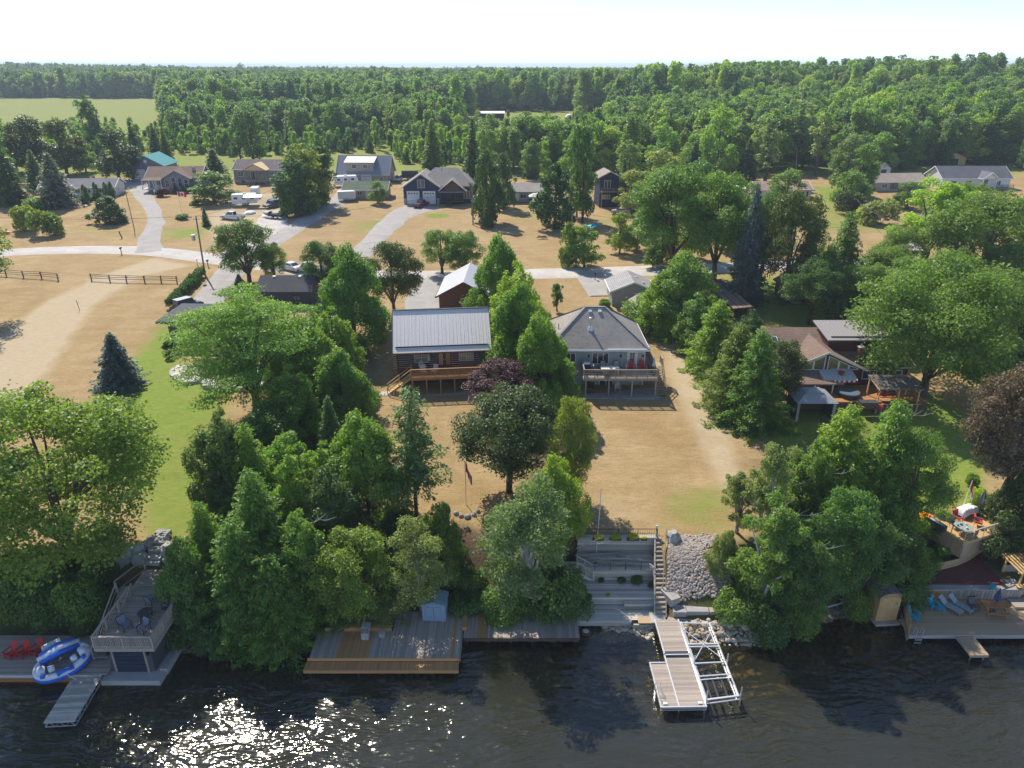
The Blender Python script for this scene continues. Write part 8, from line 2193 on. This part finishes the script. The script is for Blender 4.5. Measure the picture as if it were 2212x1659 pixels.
car('sedan', 'white car parked behind the black garage', up_((632, 585)), R(-35), P_WHITE, 'sedan', 'car')
car('pickup_truck', 'white pickup parked beside the white car', up_((668, 588)), R(175), P_WHITE, 'pickup')
car('sedan', 'champagne coupe parked on the grass before the tall navy house', up_((1341, 463)), R(165), P_PINK, 'sedan', 'car')
car('suv', 'white hatchback with open tailgate beside the champagne coupe', up_((1375, 455)), R(80), P_WHITE, 'suv', 'car')
car('suv', 'dark car parked below the white porch house', up_((2097, 423)), R(80), P_NAVY, 'suv', 'car')
car('sedan', 'silver car parked under the tall ashes', up_((1402, 512)), R(20), P_SILV, 'sedan', 'car')
box_trailer('white cargo trailer parked by the green-roofed cottage', up_((750, 434)), R(15), 4.6)
box_trailer('white box trailer in the building site yard', up_((553, 425)), R(-80), 4.0)
box_trailer('dark box container beside the dormer house', up_((886, 388)), R(5), 5.0, 2.2, 'container', M['charcoal'])
rv('white travel trailer in front of the dormer house', up_((748, 402)), R(20), 7.2)
rv('white travel trailer at the side of the pink-roofed bungalow', up_((1598, 428)), R(80), 6.0)
rv('white camper parked at the building site', up_((532, 444)), R(10), 6.4)
MB().slab([(0, -3.6, 2.4), (4.6, -3.6, 2.4), (4.6, -1.2, 2.8), (0, -1.2, 2.8)], .04).build('awning_cloth', M['white'], bpy.data.objects['travel_trailer.002'])
boat('black motorboat on a trailer in the building site yard', up_((590, 472)), R(160), M['black'], M['charcoal'])
boat('white motorboat with pointed bow in the building site yard', up_((525, 432)), R(205), M['white'], M['offwhite'])
t_ = thing('utility_trailer', 'grey slatted utility trailer behind the white motorboat', 'trailer', up_((492, 438)), R(25))
bx('bed', M['rail_grey'], t_, (0, 0, .55), (4.4, 2.0, .1))
for s in (-1, 1):
    for k in range(3): bx('side_slat', M['rail_grey'], t_, (0, s * 1.0, .8 + .3 * k), (4.4, .05, .14))
    for x_ in (-2, -.7, .7, 2): bx('stake', M['rail_grey'], t_, (x_, s * 1.03, 1.05), (.08, .05, 1.0))
    wheel(t_, -.3, s * .95, .32, s)
for vx, vy, s, lb in ((588, 432, 1.6, 'heap of building rubble behind the minivan'), (612, 405, 2.4, 'stack of building material at the house corner'), (515, 395, 1.6, 'pile of blocks in front of the foundation'), (651 - 60, 402, 1.4, 'dark pile of boards before the timber porch'), (655 - 115, 462, 2.2, 'pile of white gravel on the yard')):
    p = g(vx, vy); m_ = M['white'] if 'gravel' in lb else M['rail_grey'] if 'boards' in lb else M['armour']
    tag(bx('material_heap', m_, None, (p[0], p[1], p[2] + s * .12), (s * 1.5, s, s * .45), rz=r3.uniform(0, 3), shape='stone'), lb, 'heap')

# ------------------------------------------------------------------ poles, wires, mail boxes, fences, flags
GREYP = mat('weathered_pole', (.20, .175, .15), .9, .2, 3, stretch=(8, 8, 1))
def pole(foot, topv, lb, arm=True, lean=0.0, r=.16):
    x, y, z = g(*foot); h = hz(y, topv[1]) - z
    d = depth(y, z + h); tx = (topv[0] - CX) / FPX * d
    t = thing('utility_pole', lb, 'utility pole', (x, y, z))
    MB().tube([(0, 0, -.5), (tx - x, 0, h)], [r, r * .7], 9).build('pole', GREYP, t)
    if arm: bx('insulator', M['steel'], t, (tx - x, 0, h + .1), (.10, .10, .25)); bx('cross_arm', GREYP, t, (tx - x, 0, h - .5), (1.2, .1, .1))
    return Vector((tx, y, z + h)), t
tops = {}
tops[0], t_ = pole((443, 594), (423, 467), 'tall wooden utility pole with a grey transformer by the road')
MB().tube([(-.72, -.35, 6.3), (-.72, -.35, 7.3)], [.32, .32], 12).build('transformer', M['steel'], t_)
tops[1], _ = pole((1022, 486), (1020, 403), 'pale utility pole on the striped lawn')
tops[2], _ = pole((290, 494), (269, 405), 'thin leaning pole beside the curling driveway', False, r=.10)
tops[3], _ = pole((610, 470), (598, 400), 'utility pole beside the black motorboat', False)
tops[4], _ = pole((1937, 568), (1957, 480), 'leaning utility pole among the green maples')
tops[5], _ = pole((1236, 520), (1236, 457), 'utility pole behind the vine mound', False)
tops[6], _ = pole((1718, 395), (1722, 318), 'tall lattice aerial mast at the wood edge', False, r=.12)
def wire(a, b2, sag, lb, r=.022):
    a, b2 = Vector(a), Vector(b2); pts = [a.lerp(b2, f) - Vector((0, 0, sag * 4 * f * (1 - f))) for f in np.linspace(0, 1, 13)]
    tag(MB().tube(pts, r, 4).build('power_line', M['charcoal']), lb, 'wire')
wire(tops[0], tops[1], 2.0, 'power line from the transformer pole to the pale pole'); wire(tops[1], tops[5], 1.6, 'power line from the pale pole to the vine mound pole'); wire(tops[5], tops[4], 2.4, 'power line from the vine mound to the leaning pole'); wire(tops[0], (-150, 150, 17), 2.0, 'power line from the transformer pole towards the bungalow side'); wire(tops[3], tops[0], 1.0, 'wire from the boat yard pole to the transformer pole')
wire(tops[2], (-116, 198, 12.2), .6, 'thin wire from the leaning pole to the white bungalow', .016); wire(tops[4], g(1830, 455, 4.5), 1.5, 'thick pale cable hanging over the dark shrubs', .05)
def mailbox(v, lb):
    x, y, z = g(*v); t = thing('mailbox', lb, 'mailbox', (x, y, z)); bx('post', M['dark_wood'], t, (0, 0, .55), (.12, .12, 1.2)); b = MB(); b.extr([(-.14, 1.1), (.14, 1.1), (.14, 1.27), (.08, 1.38), (-.08, 1.38), (-.14, 1.27)], 'y', -.3, .3); b.build('box', M['black'], t); bx('flag', M['red'], t, (.16, 0, 1.3), (.02, .05, .14))
mailbox((263, 549), 'lone mailbox at the roadside bend'); mailbox((450, 577), 'dark mailbox beside the transformer pole'); mailbox((1285, 605), 'mailbox at the grey garage entrance')
t_ = thing('marker_post', 'short pale post beside the transformer pole', 'post', g(427, 574)); bx('post', M['offwhite'], t_, (0, 0, .6), (.12, .12, 1.3)); bx('cap', M['steel'], t_, (0, 0, 1.28), (.3, .2, .12))
t_ = thing('marker_post', 'grey post with a box at the end of the rail fence', 'post', g(411, 609)); bx('post', M['steel'], t_, (0, 0, .6), (.12, .12, 1.3)); bx('cap', M['offwhite'], t_, (0, 0, 1.3), (.3, .25, .22))
t_ = thing('stump_post', 'dark stump post with a green weed by the road', 'post', g(264, 515)); rod('post', M['dark_wood'], t_, (0, 0, 0), (-.4, 0, 1.5), .24)
t_ = thing('stump_post', 'short brown post beside the grassy track', 'post', g(1461, 765)); rod('post', M['dark_wood'], t_, (0, 0, 0), (0, 0, .75), .3)
RAILW = mat('split_rail', (.17, .14, .115), .9, .25, 2, .2, stretch=(1, 6, 6))
def split_rail(vs, lb):
    P = [Vector(g(*v)) for v in vs]; o = P[0].copy(); t = thing('rail_fence', lb, 'fence', o)
    for i, p in enumerate(P):
        bx('post', RAILW, t, p - o + Vector((0, 0, .6)), (.16, .16, 1.35), ry=r3.uniform(-.05, .05))
        if i:
            q = P[i - 1]
            for k, z_ in enumerate((.5, .85, 1.15)): rod('rail', RAILW, t, q - o + Vector((r3.uniform(-.3, .1), .1, z_ + r3.uniform(-.06, .06))), p - o + Vector((r3.uniform(-.1, .3), .1, z_ + r3.uniform(-.06, .06))), .10)
split_rail([(-30, 596), (14, 597), (51, 600), (90, 602), (126, 606)], 'split-rail fence at the left of the sandy track gap'.replace('left of the ', ''))
split_rail([(198, 606), (238, 609), (274, 610), (313, 611), (349, 611), (383, 612)], 'longer split-rail fence running towards the clipped hedge')
t_ = thing('tree_stake', 'staked sapling in the dry field', 'sapling', g(172, 670)); rod('stake', M['dark_wood'], t_, (0, 0, 0), (-.15, 0, 1.6), .08); rod('twig', M['dark_wood'], t_, (0, 0, 1.0), (.2, 0, 1.5), .03)
# clipped hedge along the drive
hd = thing('hedge', 'long clipped dark hedge along the drive of the modern house', 'hedge', (0, 0, 0))
a, b2 = Vector(g(368, 668)), Vector(g(436, 596)); n_ = 14
for i in range(n_):
    p = a.lerp(b2, (i + .5) / n_); o = bpy.data.objects.new('hedge_plant', PROTO['m_bush'][0]); link(o, hd); o.location = (p.x, p.y, T(p.x, p.y)); o.scale = (.36, .42, .62); o.rotation_euler = (0, 0, r3.uniform(0, 6)); o.material_slots[0].link = 'OBJECT'; o.material_slots[0].material = LF['cedar_d']
for vx, vb, vt, w_, lb in ((365, 756, 732, 22, 'small clipped conifer at the corner of the modern house'), (368, 775, 752, 20, 'low clipped bush by the stone terrace')): tree('m_cedar', 'clipped_bush', vx, vb, vt, w_, 'cedar_d', lb, cat='shrub')
# flags: red, white with a red leaf, red
LEAF = [(0, .50), (.10, .28), (.22, .34), (.17, .06), (.30, .17), (.33, .09), (.46, .12), (.40, -.03), (.47, -.07), (.22, -.27), (.25, -.36), (.03, -.33), (.03, -.52)]
LEAF = LEAF + [(-x, z) for x, z in LEAF[::-1][0:-1]]
FLR, FLWH = mat('flag_red', (.60, .02, .03), .8, .05, obj=0), mat('flag_white', (.75, .75, .75), .8, .03, obj=0)
def flag(foot, topv, lb, fh, fl, limp=True, cant=0.0):
    x, y, z = g(*foot); h = hz(y, topv[1]) - z; t = thing('flagpole', lb, 'flag', (x, y, z)); rod('pole', M['white'], t, (0, 0, 0), (cant * h, 0, h), .07 if y < 100 else .12)
    # the cloth hangs in folds: its fly is pulled down beside the pole
    def pt(u, v): return (cant * h + .05 + (u * fl * .28 if limp else u * fl) + .04 * math.sin(u * 9), .10 * math.sin(u * 14) * fl * .4, h - .1 - v * fh - (u * fl * .85 if limp else u * .12))
    for u0, u1, m_ in ((0, .25, FLR), (.25, .75, FLWH), (.75, 1, FLR)):
        V, F = [], []; k = 7
        for i in range(k + 1):
            for v in (0, 1): V.append(pt(u0 + (u1 - u0) * i / k, v))
        for i in range(k): F.append((2 * i, 2 * i + 2, 2 * i + 3, 2 * i + 1))
        me = bpy.data.meshes.new('flag_cloth'); me.from_pydata(V, [], F); me.materials.append(m_); link(bpy.data.objects.new('flag_cloth', me), t)
    L2 = [pt(.5 + p * .44, .5 - q * .8) for p, q in LEAF]; L2 = [(p[0], p[1] - .02, p[2]) for p in L2]
    b = MB(); V = L2 + [(p[0], p[1] + .012, p[2]) for p in L2]; n = len(L2); b.add(V, [tuple(range(n)), tuple(range(n, 2 * n))[::-1]]); me = bpy.data.meshes.new('maple_leaf'); me.from_pydata(b.v, [], b.f); me.materials.append(FLR); link(bpy.data.objects.new('maple_leaf', me), t)
flag((1007, 1090), (999, 996), 'limp red and white maple leaf flag on a white pole on the cabin lawn', 1.0, 1.9)
flag((2076, 1105), (2083, 1038), 'red and white maple leaf flag beside the upper deck', .9, 1.9, cant=.06)
flag((394, 462), (386, 413), 'maple leaf flag on a white pole on the lawn by the curling driveway', 1.2, 2.0, False, -.05)

# ------------------------------------------------------------------ furniture of the two house decks
gd = (4.6, 80.4, 5.35 + 2.46)
for x_, lb in ((9.9, 'red adirondack chair nearer the glass door on the grey house deck'), (11.15, 'red adirondack chair at the corner of the grey house deck')): place(RED_A, USED, (gd[0] + x_, gd[1] - .75, gd[2]), R(4), lb, 'red chairs on the grey house deck')
t_ = thing('dining_table', 'long white dining table on the grey house deck', 'table', (gd[0] + 7.1, gd[1] - 1.9, gd[2])); bx('tabletop', M['offwhite'], t_, (0, 0, .72), (2.2, 1.0, .05))
for s in (-1, 1):
    for k in (-1, 1): bx('leg', M['steel'], t_, (s * .95, k * .4, .35), (.06, .06, .7))
PCH = patio_chair(mat('tan_sling', (.36, .31, .25), .7, .08), M['charcoal'])
for x_, y_, rz, lb in ((6.4, -1.0, 0, 'tan sling chair behind the white table near the window'), (8.0, -1.0, 0, 'tan sling chair behind the white table near the door'), (5.5, -1.9, 90, 'tan sling chair at the far end of the white table'), (8.7, -1.9, -90, 'tan sling chair at the end of the white table by the red chairs'), (6.5, -2.8, 180, 'tan sling chair backed to the deck railing')): place(PCH, USED, (gd[0] + x_, gd[1] + y_, gd[2]), R(rz), lb, 'tan chairs round the white table')
t_ = thing('barbecue', 'black barbecue at the end of the grey house deck', 'barbecue', (gd[0] + 4.4, gd[1] - 1.2, gd[2])); bx('cabinet', M['black'], t_, (0, 0, .45), (.9, .5, .9)); MB().tube([(-.4, 0, .95), (.4, 0, .95)], [.27, .27], 10).build('lid', M['steel'], t_); bx('side_shelf', M['steel'], t_, (.6, 0, .85), (.3, .45, .04))
t_ = thing('garden_bench', 'brown bench along the side of the grey house deck', 'bench', (gd[0] + 12.1, gd[1] - 1.3, gd[2]), R(90)); bx('seat', M['dark_wood'], t_, (0, 0, .42), (1.3, .5, .05)); bx('backrest', M['dark_wood'], t_, (0, .26, .7), (1.3, .05, .5))
for s in (-1, 1): bx('leg', M['dark_wood'], t_, (s * .55, 0, .2), (.07, .45, .4))
GU = umbrella(mat('pale_canvas', (.46, .50, .52), .8, .1), h=2.3, r=.22); place(GU, USED, (gd[0] + 12.2, gd[1] - 2.5, gd[2]), 0, 'closed pale parasol at the corner of the grey house deck')
place(WHITE_A, USED, (gd[0] + 8.2, gd[1] - 1.6, 5.4), R(-5), 'cream adirondack chair on the patio under the grey house deck')
t_ = thing('patio_sofa', 'dark wicker sofa on the patio under the grey house deck', 'sofa', (gd[0] + 4.9, gd[1] - 1.6, 5.38), R(80)); bx('seat', M['dark_wood'], t_, (0, 0, .3), (1.8, .8, .35)); bx('backrest', M['dark_wood'], t_, (0, .38, .6), (1.8, .12, .5))
for s in (-1, 1): bx('armrest', M['dark_wood'], t_, (s * .88, 0, .45), (.12, .8, .55))
CT = Matrix.Translation((-14.0, 79.9, 5.5)) @ Matrix.Rotation(R(6), 4, 'Z')
WCH = patio_chair(mat('pale_sling', (.50, .48, .43), .7, .08), M['steel'])
for x_, y_, rz, lb in ((3.2, -2.0, 15, 'pale sling chair nearer the stairs on the cabin deck'), (4.6, -2.0, -15, 'pale sling chair nearer the french door on the cabin deck')): place(WCH, USED, CT @ Vector((x_, y_, 2.3)), R(rz), lb, 'pale chairs on the cabin deck')
place(WHITE_A, USED, CT @ Vector((3.1, -.9, 2.3)), R(30), 'white adirondack chair under the cabin window')
place(GU, USED, CT @ Vector((3.9, -.6, 2.3)), 0, 'closed blue-white parasol against the cabin window')
t_ = thing('folding_table', 'white folding table on the slab under the cabin deck', 'table', CT @ Vector((10.0, -1.2, .1))); bx('tabletop', M['offwhite'], t_, (0, 0, .72), (1.6, .7, .05))
for s in (-1, 1): bx('leg', M['steel'], t_, (s * .65, 0, .36), (.05, .6, .7))
t_ = thing('bistro_set', 'small round table with chairs on the brown house terrace', 'table', (37.9, 76.6, 6.25)); MB().tube([(0, 0, .7), (0, 0, .74)], [.5, .5], 16).build('tabletop', M['charcoal'], t_); rod('leg', M['black'], t_, (0, 0, 0), (0, 0, .7), .08)
FLP = leafmat('pink_flower', (.35, .05, .08), .3, tip=(.5, .1, .12)); LF['pink'] = FLP
for x_, y_, z_, lb in ((42.2, 73.2, 7.4, 'hanging basket of red flowers at the rusty pergola post'), (41.6, 72.6, 5.9, 'red flower pot at the terrace corner'), (39.0, 77.6, 8.0, 'pink hanging flowers beside the striped awning')):
    t_ = thing('flower_basket', lb, 'plant', (x_, y_, z_)); o = bpy.data.objects.new('flowers', PROTO['bush'][0]); link(o, t_); o.scale = (.2, .2, .26); o.material_slots[0].link = 'OBJECT'; o.material_slots[0].material = FLP; bx('pot', M['dark_wood'], t_, (0, 0, -.05), (.4, .4, .25))
t_ = thing('storage_box', 'dark storage box at the edge of the brown house terrace', 'box', (40.4, 72.9, 5.95)); bx('body', M['dark_wood'], t_, (0, 0, .35), (1.9, .8, .7)); bx('lid', M['charcoal'], t_, (0, 0, .73), (2.0, .9, .06))
t_ = thing('tarpaulin', 'turquoise tarpaulin lying in the bushes by the vine mound', 'tarpaulin', g(1275, 498, .5)); MB().slab([(-1.6, -.6, 0), (1.4, -.8, .5), (1.8, .8, 1.2), (-1.2, .7, .4)], .05).build('sheet', M['teal'], t_)
t_ = thing('brush_pile', 'heap of cut branches on the brown lawn', 'brush pile', g(1171, 516, .1))
for i in range(22): bar('branch', M['bark'], t_, (r3.uniform(-1.3, 1.3), r3.uniform(-.6, .6), r3.uniform(0, .3)), (r3.uniform(-1.3, 1.3), r3.uniform(-.6, .6), r3.uniform(.2, .7)), .06)
t_ = thing('kayak_rack', 'orange kayak lying at the frame edge by the road', 'kayak', g(8, 507, .3), R(10)); MB().tube([(-1.8, 0, .1), (-.9, 0, .1), (.9, 0, .1), (1.8, 0, .12)], [.05, .32, .32, .05], 9).build('hull', mat('orange_plastic', (.62, .12, .04), .45, .05), t_); bx('cockpit', M['black'], t_, (0, 0, .4), (.7, .35, .04))
for o in (bpy.data.objects.get('adirondack_chair.002'),):
    if o and o['label'] == 'x': o['label'] = 'cream adirondack chair on the patio'
# small rocks ringing the flagpole bed, driveway stones
for vx, vy, s in ((985, 1110, .5), (996, 1116, .45), (1010, 1118, .6), (1024, 1113, .5), (1033, 1106, .45)): boulder(vx, vy, s, 'small grey stone ringing the flagpole bed', M['armour'], 'stones round the flagpole bed')
# ------------------------------------------------------------------ summer haze: one closed box of thin air
hb = MB()
hb.box((0, 4400, 50), (18400, 9600, 112))
t = NT('summer_haze')
pv = t.n('ShaderNodeVolumePrincipled', None, Color=(0.78, 0.87, 1.0, 1), Density=0.00023, Anisotropy=0.0)
t.t.links.new(pv.outputs[0], t.out.inputs[1])
tag(hb.build('haze', t.m), 'thin pale summer haze over the whole place', kind='stuff')
